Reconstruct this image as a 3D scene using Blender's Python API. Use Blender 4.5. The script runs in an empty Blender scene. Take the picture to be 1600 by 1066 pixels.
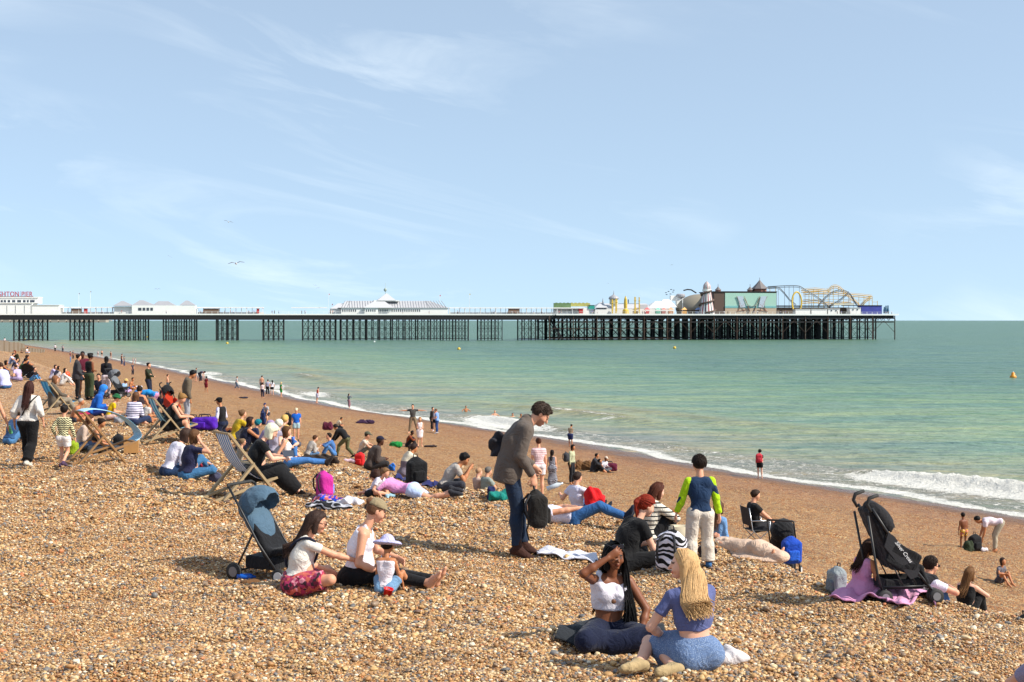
import bpy, math, random
import numpy as np
from mathutils import Vector, Matrix
random.seed(7); RNG = np.random.default_rng(7)
R = math.radians; PI = math.pi
SC = bpy.context.scene; COL = SC.collection

# ---------------------------------------------------------------- camera
CAMZ = 9.2; FPX = 2200.0; HORIZ = 500.0
cam = bpy.data.cameras.new('camera'); camo = bpy.data.objects.new('camera', cam); COL.objects.link(camo)
camo.location = (0, 0, CAMZ); camo.rotation_euler = (R(90), 0, 0)
cam.sensor_width = 36; cam.lens = 36 * FPX / 1600; cam.shift_y = -33 / 1600
cam.clip_start = 0.1; cam.clip_end = 40000
SC.camera = camo
# ---------------------------------------------------------------- light
SUN_EL = 41; SUN_AZ = 110          # azimuth clockwise from +Y (view direction)
world = bpy.data.worlds.new("World"); SC.world = world; world.use_nodes = True
wn = world.node_tree.nodes; wl = world.node_tree.links; wn.clear()
def N(tree, typ, **kw):
    n = tree.nodes.new(typ)
    for k, v in kw.items():
        if k.startswith('i_'):
            n.inputs[k[2:].replace('_', ' ')].default_value = v
        else: setattr(n, k, v)
    return n
wt = world.node_tree
sky = N(wt, 'ShaderNodeTexSky', sky_type='NISHITA', sun_disc=False, sun_elevation=R(SUN_EL), sun_rotation=R(SUN_AZ),
        altitude=0, air_density=1.0, dust_density=0.6, ozone_density=2.0)
tcw = N(wt, 'ShaderNodeTexCoord')
svm = N(wt, 'ShaderNodeMapping', vector_type='POINT'); svm.inputs['Scale'].default_value = (1, 1, 1.0); svm.inputs['Location'].default_value = (0, 0, .16)
wl.new(tcw.outputs['Generated'], svm.inputs[0]); wl.new(svm.outputs[0], sky.inputs[0])
sep = N(wt, 'ShaderNodeSeparateXYZ'); wl.new(tcw.outputs['Generated'], sep.inputs[0])
def M_(tree, op, a, b=None, c=None, clamp=False):
    n = tree.nodes.new('ShaderNodeMath'); n.operation = op; n.use_clamp = clamp
    for i, v in enumerate((a, b, c)):
        if v is None: continue
        if isinstance(v, (int, float)): n.inputs[i].default_value = v
        else: tree.links.new(v, n.inputs[i])
    return n.outputs[0]
# thin high cloud on a plane seen in perspective (azimuth, elevation)
az = M_(wt, 'DIVIDE', sep.outputs[0], M_(wt, 'MAXIMUM', sep.outputs[1], .05))
el = M_(wt, 'DIVIDE', sep.outputs[2], M_(wt, 'MAXIMUM', sep.outputs[1], .05))
cx = N(wt, 'ShaderNodeCombineXYZ'); wl.new(az, cx.inputs[0]); wl.new(el, cx.inputs[1])
mp0 = N(wt, 'ShaderNodeMapping'); mp0.inputs['Rotation'].default_value = (0, 0, R(13)); wl.new(cx.outputs[0], mp0.inputs[0])
mp = N(wt, 'ShaderNodeMapping'); mp.inputs['Scale'].default_value = (3.6, 20, 1); mp.inputs['Location'].default_value = (.6, 1.3, 0)
wl.new(mp0.outputs[0], mp.inputs[0])
n1 = N(wt, 'ShaderNodeTexNoise', i_Scale=1.0, i_Detail=7.0, i_Roughness=.6, i_Distortion=.9); wl.new(mp.outputs[0], n1.inputs['Vector'])
mp2 = N(wt, 'ShaderNodeMapping'); mp2.inputs['Scale'].default_value = (2.2, 5, 1); mp2.inputs['Location'].default_value = (4.1, 2.2, 0); wl.new(cx.outputs[0], mp2.inputs[0])
n2 = N(wt, 'ShaderNodeTexNoise', i_Scale=1.2, i_Detail=3.0); wl.new(mp2.outputs[0], n2.inputs['Vector'])
cr = N(wt, 'ShaderNodeValToRGB'); cr.color_ramp.elements[0].position = .50; cr.color_ramp.elements[1].position = .80; wl.new(n1.outputs[0], cr.inputs[0])
cr2 = N(wt, 'ShaderNodeValToRGB'); cr2.color_ramp.elements[0].position = .40; cr2.color_ramp.elements[1].position = .70; wl.new(n2.outputs[0], cr2.inputs[0])
cm = M_(wt, 'MULTIPLY', M_(wt, 'MULTIPLY', cr.outputs[0], cr2.outputs[0]), .62)
mx = N(wt, 'ShaderNodeMix', data_type='RGBA'); wl.new(M_(wt, 'ADD', cm, .19), mx.inputs[0]); wl.new(sky.outputs[0], mx.inputs[6])
mx.inputs[7].default_value = (7.6, 7.6, 7.9, 1)
tint = N(wt, 'ShaderNodeMix', data_type='RGBA', blend_type='MULTIPLY'); tint.inputs[0].default_value = 1; wl.new(mx.outputs[2], tint.inputs[6]); tint.inputs[7].default_value = (.94, 1.0, .965, 1)
bg = N(wt, 'ShaderNodeBackground', i_Strength=.15); wl.new(tint.outputs[2], bg.inputs[0])
wo = N(wt, 'ShaderNodeOutputWorld'); wl.new(bg.outputs[0], wo.inputs[0])
sl = bpy.data.lights.new('sun', 'SUN'); sl.energy = 5.0; sl.angle = R(.55); sl.color = (1, .93, .81)
so = bpy.data.objects.new('sun', sl); COL.objects.link(so)
sv = Vector((math.sin(R(SUN_AZ)) * math.cos(R(SUN_EL)), math.cos(R(SUN_AZ)) * math.cos(R(SUN_EL)), math.sin(R(SUN_EL))))
so.rotation_euler = (-sv).to_track_quat('-Z', 'Y').to_euler(); so.location = (60, -20, 60)
SC.view_settings.view_transform = 'Standard'; SC.view_settings.look = 'None'; SC.view_settings.exposure = 0.33; SC.view_settings.gamma = 1
SC.render.engine = 'CYCLES'
try: SC.cycles.use_denoising = True
except Exception: pass
SC.cycles.max_bounces = 5; SC.cycles.diffuse_bounces = 2; SC.cycles.glossy_bounces = 2; SC.cycles.transparent_max_bounces = 8

# ---------------------------------------------------------------- naming helpers
def tag(o, label=None, cat=None, group=None, kind=None):
    if label: o['label'] = label
    if cat: o['category'] = cat
    if group: o['group'] = group
    if kind: o['kind'] = kind
    return o
def empty(name, loc, rz=0, s=1, **t):
    o = bpy.data.objects.new(name, None); COL.objects.link(o); o.location = loc; o.rotation_euler = (0, 0, rz); o.scale = (s, s, s)
    o.empty_display_size = .1
    return tag(o, **t)
def link(name, me, mat=None, parent=None, **t):
    o = bpy.data.objects.new(name, me); COL.objects.link(o)
    if mat is not None and not me.materials: me.materials.append(mat)
    if parent is not None: o.parent = parent
    return tag(o, **t)
def np_mesh(name, V, F, smooth=True):
    V = np.asarray(V, np.float32); F = np.asarray(F, np.int32)
    me = bpy.data.meshes.new(name); me.vertices.add(len(V)); me.vertices.foreach_set('co', V.ravel())
    k = F.shape[1]; me.loops.add(F.size); me.loops.foreach_set('vertex_index', F.ravel())
    me.polygons.add(len(F)); me.polygons.foreach_set('loop_start', np.arange(0, F.size, k, dtype=np.int32))
    try: me.polygons.foreach_set('loop_total', np.full(len(F), k, np.int32))
    except Exception: pass
    me.update(calc_edges=True)
    if smooth: me.polygons.foreach_set('use_smooth', np.ones(len(F), bool))
    me.validate()
    return me
def vattr(me, name, A):
    A = np.asarray(A, np.float32)
    if A.ndim == 1:
        a = me.attributes.new(name, 'FLOAT', 'POINT'); a.data.foreach_set('value', A)
    else:
        if A.shape[1] == 3: A = np.concatenate([A, np.ones((len(A), 1), np.float32)], 1)
        a = me.attributes.new(name, 'FLOAT_COLOR', 'POINT'); a.data.foreach_set('color', A.ravel())
def grid_faces(nr, nc):
    i = np.arange(nr - 1)[:, None] * nc + np.arange(nc - 1)[None]
    return np.stack([i, i + 1, i + 1 + nc, i + nc], -1).reshape(-1, 4)
class MB:                                    # flat-shaded polygon collector
    def __init__(s): s.v = []; s.f = []
    def poly(s, pts, faces):
        b = len(s.v); s.v += [tuple(p) for p in pts]; s.f += [[b + i for i in f] for f in faces]; return s
    def box(s, c, d, rz=0, M=None):
        pts = []
        for z in (-.5, .5):
            for y in (-.5, .5):
                for x in (-.5, .5):
                    p = Vector((x * d[0], y * d[1], z * d[2]))
                    if rz: p = Matrix.Rotation(rz, 3, 'Z') @ p
                    p = p + Vector(c)
                    pts.append(M @ p if M else p)
        return s.poly(pts, [[0, 2, 3, 1], [4, 5, 7, 6], [0, 1, 5, 4], [2, 6, 7, 3], [0, 4, 6, 2], [1, 3, 7, 5]])
    def bar(s, a, b, w, h=None, up=(0, 0, 1)):          # square bar from a to b
        h = h or w; a = Vector(a); b = Vector(b); d = (b - a).normalized(); up = Vector(up)
        x = d.cross(up)
        if x.length < 1e-4: x = d.cross(Vector((1, 0, 0)))
        x.normalize(); y = x.cross(d)
        pts = [p + x * sx * w / 2 + y * sy * h / 2 for p in (a, b) for sx, sy in ((-1, -1), (1, -1), (1, 1), (-1, 1))]
        return s.poly(pts, [[3, 2, 1, 0], [4, 5, 6, 7], [0, 1, 5, 4], [1, 2, 6, 5], [2, 3, 7, 6], [3, 0, 4, 7]])
    def tube(s, pts, r, n=8, cap=True):
        pts = [Vector(p) for p in pts]; rr = r if isinstance(r, (list, tuple)) else [r] * len(pts)
        ring = []; prev = None
        for i, p in enumerate(pts):
            d = (pts[min(i + 1, len(pts) - 1)] - pts[max(i - 1, 0)]).normalized()
            if prev is None:
                u = d.cross(Vector((0, 0, 1)))
                if u.length < 1e-3: u = d.cross(Vector((1, 0, 0)))
            else: u = prev - d * prev.dot(d)
            u.normalize(); prev = u; w = d.cross(u)
            ring.append([p + (u * math.cos(2 * PI * k / n) + w * math.sin(2 * PI * k / n)) * rr[i] for k in range(n)])
        b = len(s.v)
        for q in ring: s.v += [tuple(x) for x in q]
        for i in range(len(pts) - 1):
            for k in range(n):
                s.f.append([b + i * n + k, b + i * n + (k + 1) % n, b + (i + 1) * n + (k + 1) % n, b + (i + 1) * n + k])
        if cap:
            s.f.append([b + k for k in range(n)][::-1]); s.f.append([b + (len(pts) - 1) * n + k for k in range(n)])
        return s
    def lathe(s, prof, c=(0, 0, 0), n=24, axis=2, sx=1, sy=1):
        b = len(s.v); c = Vector(c)
        for r_, z in prof:
            for k in range(n):
                a = 2 * PI * k / n; p = [r_ * math.cos(a) * sx, r_ * math.sin(a) * sy, z]
                if axis == 0: p = [z, p[0], p[1]]
                if axis == 1: p = [p[0], z, p[1]]
                s.v.append(tuple(c + Vector(p)))
        m = len(prof)
        for i in range(m - 1):
            for k in range(n): s.f.append([b + i * n + k, b + i * n + (k + 1) % n, b + (i + 1) * n + (k + 1) % n, b + (i + 1) * n + k])
        s.f.append([b + k for k in range(n)][::-1]); s.f.append([b + (m - 1) * n + k for k in range(n)])
        return s
    def mesh(s, name, smooth=False):
        me = bpy.data.meshes.new(name); me.from_pydata(s.v, [], s.f); me.update()
        if smooth:
            me.polygons.foreach_set('use_smooth', np.ones(len(me.polygons), bool))
        return me
    def build(s, name, mat, parent=None, smooth=False, bevel=0, **t):
        o = link(name, s.mesh(name, smooth), mat, parent, **t)
        if bevel:
            b = o.modifiers.new('bevel', 'BEVEL'); b.width = bevel; b.segments = 2; b.limit_method = 'ANGLE'
        return o
# ---------------------------------------------------------------- materials
def hexc(h, k=1.0):
    h = h.lstrip('#'); o = []
    for i in (0, 2, 4):
        c = int(h[i:i + 2], 16) / 255; c = c / 12.92 if c <= .04045 else ((c + .055) / 1.055) ** 2.4; o.append(min(1, c * k))
    return tuple(o)
MATS = {}
def mat_new(name):
    m = bpy.data.materials.new(name); m.use_nodes = True; t = m.node_tree; t.nodes.clear()
    o = t.nodes.new('ShaderNodeOutputMaterial'); p = t.nodes.new('ShaderNodeBsdfPrincipled'); t.links.new(p.outputs[0], o.inputs[0])
    return m, t, p
def ramp(t, fac, stops, interp='LINEAR'):
    r = t.nodes.new('ShaderNodeValToRGB'); r.color_ramp.interpolation = interp
    while len(r.color_ramp.elements) < len(stops): r.color_ramp.elements.new(.5)
    for e, (p, c) in zip(r.color_ramp.elements, stops):
        e.position = p; e.color = tuple(c)[:3] + (1,)
    t.links.new(fac, r.inputs[0]); return r.outputs[0]
def mixc(t, f, a, b, mode='MIX'):
    n = t.nodes.new('ShaderNodeMix'); n.data_type = 'RGBA'; n.blend_type = mode
    for i, v in ((0, f), (6, a), (7, b)):
        if isinstance(v, (int, float)): n.inputs[i].default_value = v
        elif isinstance(v, tuple): n.inputs[i].default_value = v[:3] + (1,)
        else: t.links.new(v, n.inputs[i])
    return n.outputs[2]
def bump(t, p, h, strength=.3, dist=.01):
    b = t.nodes.new('ShaderNodeBump'); b.inputs['Strength'].default_value = strength; b.inputs['Distance'].default_value = dist
    t.links.new(h, b.inputs['Height']); t.links.new(b.outputs[0], p.inputs['Normal']); return b
def noise(t, vec, scale, detail=3, rough=.5, dist=0):
    n = N(t, 'ShaderNodeTexNoise', i_Scale=scale, i_Detail=detail, i_Roughness=rough, i_Distortion=dist)
    if vec is not None: t.links.new(vec, n.inputs['Vector'])
    return n.outputs[0]
def plain(name, col, rough=.6, metal=0, var=.12, scale=8, bmp=.0, spec=.5):
    if name in MATS: return MATS[name]
    m, t, p = mat_new(name); tc = N(t, 'ShaderNodeTexCoord').outputs['Object']
    nz = noise(t, tc, scale, 4, .6)
    c = mixc(t, nz, tuple(x * (1 - var) for x in col), tuple(min(1, x * (1 + var)) for x in col))
    t.links.new(c, p.inputs['Base Color']); p.inputs['Roughness'].default_value = rough; p.inputs['Metallic'].default_value = metal
    p.inputs['Specular IOR Level'].default_value = spec
    if bmp: bump(t, p, noise(t, tc, scale * 6, 3), bmp, .01)
    MATS[name] = m; return m
# ================================================================ TERRAIN
CRY = np.array([-40, 0, 13.6, 16.6, 20.6, 23.6, 26.6, 31.9, 43, 54, 75, 132, 240, 500, 900.]); CRX = np.array([36, 13, 4.9, 3.0, 1.3, -.43, -2.9, -5.4, -10.4, -15.2, -24, -48, -95, -215, -400.])
SHY = np.array([-40, 30, 65.7, 82.6, 106, 145, 270, 450, 900.]); SHX = np.array([95, 43, 23.9, 14.5, 4.8, -16.8, -67, -147, -360.])
PT = np.array([-30, -1.2, -.5, -.15, -.03, 0, .02, .06, .1, .2, .35, .45, .57, .8, 1, 1.3, 3, 20]); PZ = np.array([7.4, 7.2, 6.55, 6.4, 6.36, 6.32, 5.95, 5.2, 4.78, 4.0, 3.1, 2.6, 2.0, .95, .02, -.9, -4, -14])
def shore_t(X, Y):
    c = np.interp(Y, CRY, CRX); s = np.interp(Y, SHY, SHX); return (X - c) / (s - c)
def sines(X, Y, seeds):
    z = 0
    for a, kx, ky, ph in seeds: z = z + a * np.sin(kx * X + ky * Y + ph + 1.3 * np.sin(.37 * kx * Y - .41 * ky * X + ph))
    return z
_r = random.Random(3)
NS = [(.022, _r.uniform(-2.5, 2.5), _r.uniform(-2.5, 2.5), _r.uniform(0, 6)) for _ in range(5)] + [(.017, _r.uniform(-7, 7), _r.uniform(-7, 7), _r.uniform(0, 6)) for _ in range(5)] + [(.008, _r.uniform(-11, 11), _r.uniform(-11, 11), _r.uniform(0, 6)) for _ in range(5)]
def ground_z(X, Y):
    X = np.asarray(X, float); Y = np.asarray(Y, float)
    wob = .004 * np.sin(Y * .9) + .003 * np.sin(Y * 2.3 + 1)
    t = shore_t(X, Y) + wob * np.clip((Y - 5) / 10, 0, 1)
    z = np.interp(t, PT, PZ)
    z = z + np.where(Y < 13.5, (13.5 - np.maximum(Y, 0)) * .055, 0) * (t < .02)
    fade = np.clip((1.0 - t) * 6, 0, 1)
    return z + sines(X, Y, NS) * fade
def gz(x, y): return float(ground_z(x, y))
def W(px, Y, z=None, py=None):                # world point at distance Y seen at pixel px (and py)
    return Vector(((px - 800) / FPX * Y, Y, z if z is not None else CAMZ - (py - HORIZ) / FPX * Y))
def ground_at(px, py, Y0=6):                        # where the view ray first meets the ground
    Y = np.concatenate([np.arange(6, 60, .02), np.arange(60, 900, .2)]); Y = Y[Y >= Y0]
    X = (px - 800) / FPX * Y; zr = CAMZ - (py - HORIZ) / FPX * Y
    g = np.maximum(ground_z(X, Y), 0)
    hit = np.nonzero(zr <= g)[0]
    i = hit[0] if len(hit) else len(Y) - 1
    return Vector((X[i], Y[i], float(g[i])))
ys = np.concatenate([np.linspace(-40, 5, 30)[:-1], 5 * (920 / 5.) ** np.linspace(0, 1, 620)])
uu = np.linspace(0, 1, 420)
YY = np.repeat(ys[:, None], len(uu), 1)
c_ = np.interp(ys, CRY, CRX); s_ = np.interp(ys, SHY, SHX)
left = np.minimum(c_ - 30, -.50 * ys - 20)[:, None]; right = (s_ + (s_ - c_) * .8)[:, None]
tl = uu[None]
XX = np.where(tl < .45, left + (c_[:, None] - 1 - left) * (tl / .45), c_[:, None] - 1 + (right - c_[:, None] + 1) * ((tl - .45) / .55) ** 1.35)
ZZ = ground_z(XX, YY)
me = np_mesh('ground', np.stack([XX, YY, ZZ], -1).reshape(-1, 3), grid_faces(len(ys), len(uu)))
TT = shore_t(XX, YY).ravel(); vattr(me, 'shore', TT)
PEB = [(0.0, hexc('8a5a2c')), (.16, hexc('b98350')), (.34, hexc('c99a63')), (.50, hexc('a86f3a')), (.62, hexc('dcc6a0')), (.74, hexc('7d6a58')), (.84, hexc('6c6c70')), (.92, hexc('e9ddc6')), (.97, hexc('55382a'))]
m, t, p = mat_new('shingle'); pos = N(t, 'ShaderNodeNewGeometry').outputs['Position']
def vor(scale, feat='F1', out='Color', rnd=1.0):
    v = N(t, 'ShaderNodeTexVoronoi', feature=feat, i_Scale=scale, i_Randomness=rnd); t.links.new(pos, v.inputs['Vector']); return v
v1 = vor(26); v1d = vor(26, 'F1')
sr = N(t, 'ShaderNodeSeparateColor'); t.links.new(v1.outputs['Color'], sr.inputs[0])
c1 = ramp(t, sr.outputs[0], PEB, 'CONSTANT')
v2 = vor(5.5); sr2 = N(t, 'ShaderNodeSeparateColor'); t.links.new(v2.outputs['Color'], sr2.inputs[0])
c1 = mixc(t, .35, c1, ramp(t, sr2.outputs[1], [(0, hexc('8d5c30')), (.4, hexc('b17a46')), (.75, hexc('cfa877')), (1, hexc('7a5435'))]))
at = N(t, 'ShaderNodeAttribute', attribute_name='shore').outputs['Fac']
big = noise(t, pos, .35, 4, .6)
tw = M_(t, 'ADD', at, M_(t, 'MULTIPLY', M_(t, 'SUBTRACT', big, .5), .25))
lower = ramp(t, tw, [(0, (1.0, 1.0, 1.0)), (.03, (1.0, 1.0, 1.0)), (.12, (.80, .74, .58)), (.55, (.82, .75, .58)), (.80, (.74, .62, .52)), (.93, (.42, .35, .30)), (1, (.34, .29, .26))])
c1 = mixc(t, 1.0, c1, lower, 'MULTIPLY')
c1 = mixc(t, noise(t, pos, 1.3, 3), c1, mixc(t, 1.0, c1, (.78, .76, .74), 'MULTIPLY'))
t.links.new(c1, p.inputs['Base Color']); t.links.new(ramp(t, tw, [(0, (.75, .75, .75)), (.88, (.7, .7, .7)), (.97, (.22, .22, .22)), (1, (.18, .18, .18))]), p.inputs['Roughness'])
dd = M_(t, 'SUBTRACT', 1, M_(t, 'MULTIPLY', v1.outputs['Distance'], 1.4))
hh = M_(t, 'ADD', dd, M_(t, 'MULTIPLY', noise(t, pos, 7, 3), 2.5))
bump(t, p, hh, 1.0, .022)
link('beach', me, m, kind='structure', label='sloping orange and cream shingle beach')

# ================================================================ SEA
def fbm(X, Y, sx, sy, octv=4, seed=0):
    rr = random.Random(seed); z = np.zeros_like(X)
    for o in range(octv):
        for _ in range(3):
            a = rr.uniform(0, PI); k = 2 ** o
            z = z + (.5 ** o) * np.sin(k * (X * math.cos(a) / sx + Y * math.sin(a) / sy) * 2 + rr.uniform(0, 9) + 1.5 * np.sin(k * (Y * math.cos(a) / sy - X * math.sin(a) / sx) + rr.uniform(0, 9)))
    return z / 3
ay = np.concatenate([np.linspace(20, 120, 620)[:-1], 120 * (640 / 120.) ** np.linspace(0, 1, 420)])
bb = np.concatenate([np.linspace(-3, 30, 190)[:-1], 30 * (180 / 30.) ** np.linspace(0, 1, 90)])
AY, BB = np.meshgrid(ay, bb, indexing='ij')
tx = np.interp(AY, SHY, SHX)
# offshore distance measured along the shore normal (0.9, 0.44)
SXp = tx + BB * .9; SYp = AY + BB * .44
L = AY
w1 = 2.2 + 1.0 * np.sin(L / 7.3) + .8 * np.sin(L / 2.9 + 1)              # edge of the swash
run = -0.4 + .55 * np.sin(L / 4.1 + 2) + .35 * np.sin(L / 1.9)
amp2 = np.clip(.34 + .42 * np.sin(L / 9.0 + .4) + .35 * np.sin(L / 3.7), .05, 1.05) * np.interp(L, [60, 90, 160, 260, 330], [1, .85, .55, .4, .15])     # breaker strength along the shore
b2 = np.interp(L, [60, 110, 200], [6.6, 5.2, 4.2]) + .9 * np.sin(L / 11 + 1) + .5 * np.sin(L / 3.3)
def ridge(b0, wf, wb): return np.where(BB < b0, np.exp(-((BB - b0) / wf) ** 2), np.exp(-((BB - b0) / wb) ** 2))
z = .02 + .0 * BB
z = z + .60 * amp2 * ridge(b2, .75, 2.2)
amp3 = np.clip(.25 + .7 * np.sin(L / 13.0 + 4) + .3 * np.sin(L / 5 + 1), 0, 1)
b3 = 15 + 1.5 * np.sin(L / 17); z = z + .42 * amp3 * ridge(b3, 1.5, 3.0)
amp4 = np.clip(.3 + .7 * np.sin(L / 19.0 + 1), 0, 1); b4 = 24 + 2 * np.sin(L / 23); z = z + .25 * amp4 * ridge(b4, 2, 3.5)
f = fbm(SXp, SYp, 1.1, 1.1, 4, 5)
calm = np.clip(BB / 12, 0, 1); z = z + .035 * f * calm
churn = np.clip(1 - np.abs(BB - b2 + 1.6) / 3.4, 0, 1) * np.clip(amp2, .3, 1)
fine = fbm(SXp, SYp, .32, .32, 4, 9)
z = z + .07 * np.abs(fine) * churn + .16 * np.clip(fine, 0, 2) * np.clip(1 - np.abs(BB - b2) / 1.2, 0, 1) * amp2
edge = np.clip((BB - run) / .6, 0, 1)
gzz = ground_z(SXp, SYp)
z = np.where(BB < 2.5, np.maximum(z * edge, gzz + .03 * edge - .06 * (1 - edge)), z)
farout = np.clip((180 - BB) / 40, 0, 1); z = z * np.clip(farout + .02, 0, 1)
foam = np.clip(1.25 - np.abs(BB - b2 + 1.0) / (1.2 + 2.4 * amp2), 0, 1) * np.clip(amp2 * 1.8, 0, 1)
foam = np.maximum(foam, np.clip(1.1 - np.abs(BB - run - 1.0) / 1.7, 0, 1) * .9)
foam = np.maximum(foam, .46 * np.clip(1 - (BB - b2) / 1.0, 0, 1))
foam = np.maximum(foam, np.clip(1 - np.abs(BB - b3 + .3) / .8, 0, 1) * np.clip(amp3 * 1.3 - .55, 0, 1) * .85)
foam = np.maximum(foam, .24 * np.clip(1 - (BB - b2) / 9.0, 0, 1))
foam = foam * edge * np.interp(L, [0, 200, 330, 420], [1, .95, .7, .45])
V = np.stack([SXp, SYp, z], -1).reshape(-1, 3)
me = np_mesh('sea', V, grid_faces(len(ay), len(bb))[:, ::-1]); vattr(me, 'foam', foam.ravel()); vattr(me, 'off', np.clip(BB, 0, 200).ravel())
steep = np.maximum(ridge(b2, .75, 2.2) * amp2, np.maximum(ridge(b3, 1.5, 3) * amp3, ridge(b4, 2, 3.5) * amp4 * .8)); vattr(me, 'silt', steep.ravel())
m, t, p = mat_new('sea_water'); pos = N(t, 'ShaderNodeNewGeometry').outputs['Position']
A = lambda n: N(t, 'ShaderNodeAttribute', attribute_name=n).outputs['Fac']
sp = N(t, 'ShaderNodeSeparateXYZ'); t.links.new(pos, sp.inputs[0])
dist = N(t, 'ShaderNodeVectorMath', operation='LENGTH'); t.links.new(pos, dist.inputs[0])
def mapn(scale, rot, sc, detail=4, rough=.55, d=0):
    mp_ = N(t, 'ShaderNodeMapping'); mp_.inputs['Scale'].default_value = scale; mp_.inputs['Rotation'].default_value = (0, 0, R(rot)); t.links.new(pos, mp_.inputs[0])
    return noise(t, mp_.outputs[0], sc, detail, rough, d)
off = A('off')
patch = mapn((.35, 1, 1), -12, .035, 5, .6)
patch2 = mapn((.25, 1, 1), -16, .22, 4, .6)
offn = M_(t, 'ADD', M_(t, 'DIVIDE', off, 110), M_(t, 'MULTIPLY', M_(t, 'SUBTRACT', patch, .5), .5), clamp=True)
deep = ramp(t, offn, [(0, hexc('ac9c80')), (.10, hexc('a09c78')), (.26, hexc('95a078')), (.58, hexc('82986f')), (1, hexc('6b8569'))])
patch3 = mapn((.30, 1, 1), -14, .075, 4, .65); patch4 = mapn((.22, 1, 1), -13, .75, 4, .65)
deep = mixc(t, ramp(t, patch2, [(.40, (0, 0, 0)), (.60, (1, 1, 1))]), deep, mixc(t, 1.0, deep, (.66, .80, .92), 'MULTIPLY'))
deep = mixc(t, ramp(t, patch3, [(.44, (0, 0, 0)), (.60, (1, 1, 1))]), deep, mixc(t, 1.0, deep, (.78, .88, 1.06), 'MULTIPLY'))
deep = mixc(t, ramp(t, patch4, [(.46, (0, 0, 0)), (.62, (1, 1, 1))]), deep, mixc(t, 1.0, deep, (.60, .72, .72), 'MULTIPLY'))
patch5 = mapn((.25, 1, 1), -13, 2.2, 4, .65); deep = mixc(t, ramp(t, patch5, [(.50, (0, 0, 0)), (.64, (1, 1, 1))]), deep, mixc(t, 1.0, deep, (.66, .76, .76), 'MULTIPLY'))
deep = mixc(t, M_(t, 'MULTIPLY', A('silt'), .45, clamp=True), deep, hexc('9a8550'))
fo = A('foam'); fn = mapn((1, 1, 1), 0, 1.6, 7, .72, .6); fn2 = mapn((1, 1, 1), 20, 5.5, 5, .7)
fsum = M_(t, 'ADD', fo, M_(t, 'ADD', M_(t, 'MULTIPLY', M_(t, 'SUBTRACT', fn, .5), 1.5), M_(t, 'MULTIPLY', M_(t, 'SUBTRACT', fn2, .5), .9)))
fm = M_(t, 'MULTIPLY', ramp(t, fsum, [(.42, (0, 0, 0)), (.62, (1, 1, 1))]), M_(t, 'GREATER_THAN', fo, .02))
# scattered whitecaps further out
cap = mapn((.30, 1, 1), -10, .42, 5, .62); capm = mapn((1, 1, 1), 0, .011, 3, .5)
cm_ = ramp(t, M_(t, 'ADD', cap, M_(t, 'MULTIPLY', M_(t, 'SUBTRACT', capm, .5), .18)), [(.700, (0, 0, 0)), (.735, (1, 1, 1))])
fm = M_(t, 'MAXIMUM', fm, cm_)
colr = mixc(t, fm, deep, hexc('f4f2ea'))
t.links.new(colr, p.inputs['Base Color'])
t.links.new(M_(t, 'ADD', .30, M_(t, 'MULTIPLY', fm, .6)), p.inputs['Roughness']); p.inputs['IOR'].default_value = 1.33
p.inputs['Specular IOR Level'].default_value = .17
h1 = mapn((.5, 1, 1), -14, .9, 4, .6); h2 = mapn((.5, 1, 1), -25, 3.4, 4, .6); h3 = mapn((.4, 1, 1), -12, .16, 4, .6)
H = M_(t, 'ADD', M_(t, 'ADD', M_(t, 'MULTIPLY', h1, .75), M_(t, 'MULTIPLY', h2, .16)), M_(t, 'MULTIPLY', h3, 2.6))
bump(t, p, M_(t, 'ADD', H, M_(t, 'MULTIPLY', M_(t, 'MULTIPLY', fm, fn2), .35)), 1.0, 1.0)
SEA = m
sea = link('sea_surf', me, m, kind='structure', label='breaking surf and foam along the shingle')
xs = np.array([-9000, -3000, -1200, -600, -300, -150, 0, 150, 300, 600, 1200, 3000, 9000.]); yy = np.array([-60, 0, 40, 80, 120, 200, 300, 450, 700, 1200, 3000, 8000, 20000.])
gx, gy = np.meshgrid(xs, yy)
me2 = np_mesh('sea', np.stack([gx, gy, 0 * gx - .22], -1).reshape(-1, 3), grid_faces(len(yy), len(xs)))
vattr(me2, 'off', np.full(gx.size, 200.)); vattr(me2, 'foam', np.zeros(gx.size)); vattr(me2, 'silt', np.zeros(gx.size))
link('sea', me2, m, kind='structure', label='green open sea reaching the horizon')
# ================================================================ ORGANIC SURFACES (distance fields -> one continuous mesh)
def v3(*a): return np.array(a if len(a) > 1 else a[0], float)
def unit(a):
    n = np.linalg.norm(a); return a / n if n > 1e-9 else a * 0
def prim(kind, k=.02, cuts=(), **kw): return dict(kind=kind, k=k, cuts=cuts, **kw)
def cone(a, b, ra, rb=None, k=.02, flat=1, ax=None, cuts=(), sub=False):
    a = v3(a); b = v3(b); rb = ra if rb is None else rb
    if ax is not None:
        d = unit(b - a); ax = unit(ax - d * np.dot(ax, d))
    m = max(ra, rb)
    return dict(kind='c', a=a, b=b, ra=ra, rb=rb, k=k, flat=flat, ax=ax, cuts=cuts, sub=sub, lo=np.minimum(a, b) - m, hi=np.maximum(a, b) + m)
def ell(c, r, Rm=None, k=.02, cuts=(), sub=False):
    c = v3(c); r = v3(r); m = max(r)
    return dict(kind='e', c=c, r=r, R=np.eye(3) if Rm is None else Rm, k=k, cuts=cuts, sub=sub, lo=c - m, hi=c + m)
def boxp(c, h, Rm=None, rnd=.02, k=.01, cuts=(), sub=False):
    c = v3(c); h = v3(h); m = float(np.linalg.norm(h)) + rnd
    return dict(kind='b', c=c, h=h, R=np.eye(3) if Rm is None else Rm, rnd=rnd, k=k, cuts=cuts, sub=sub, lo=c - m, hi=c + m)
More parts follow.
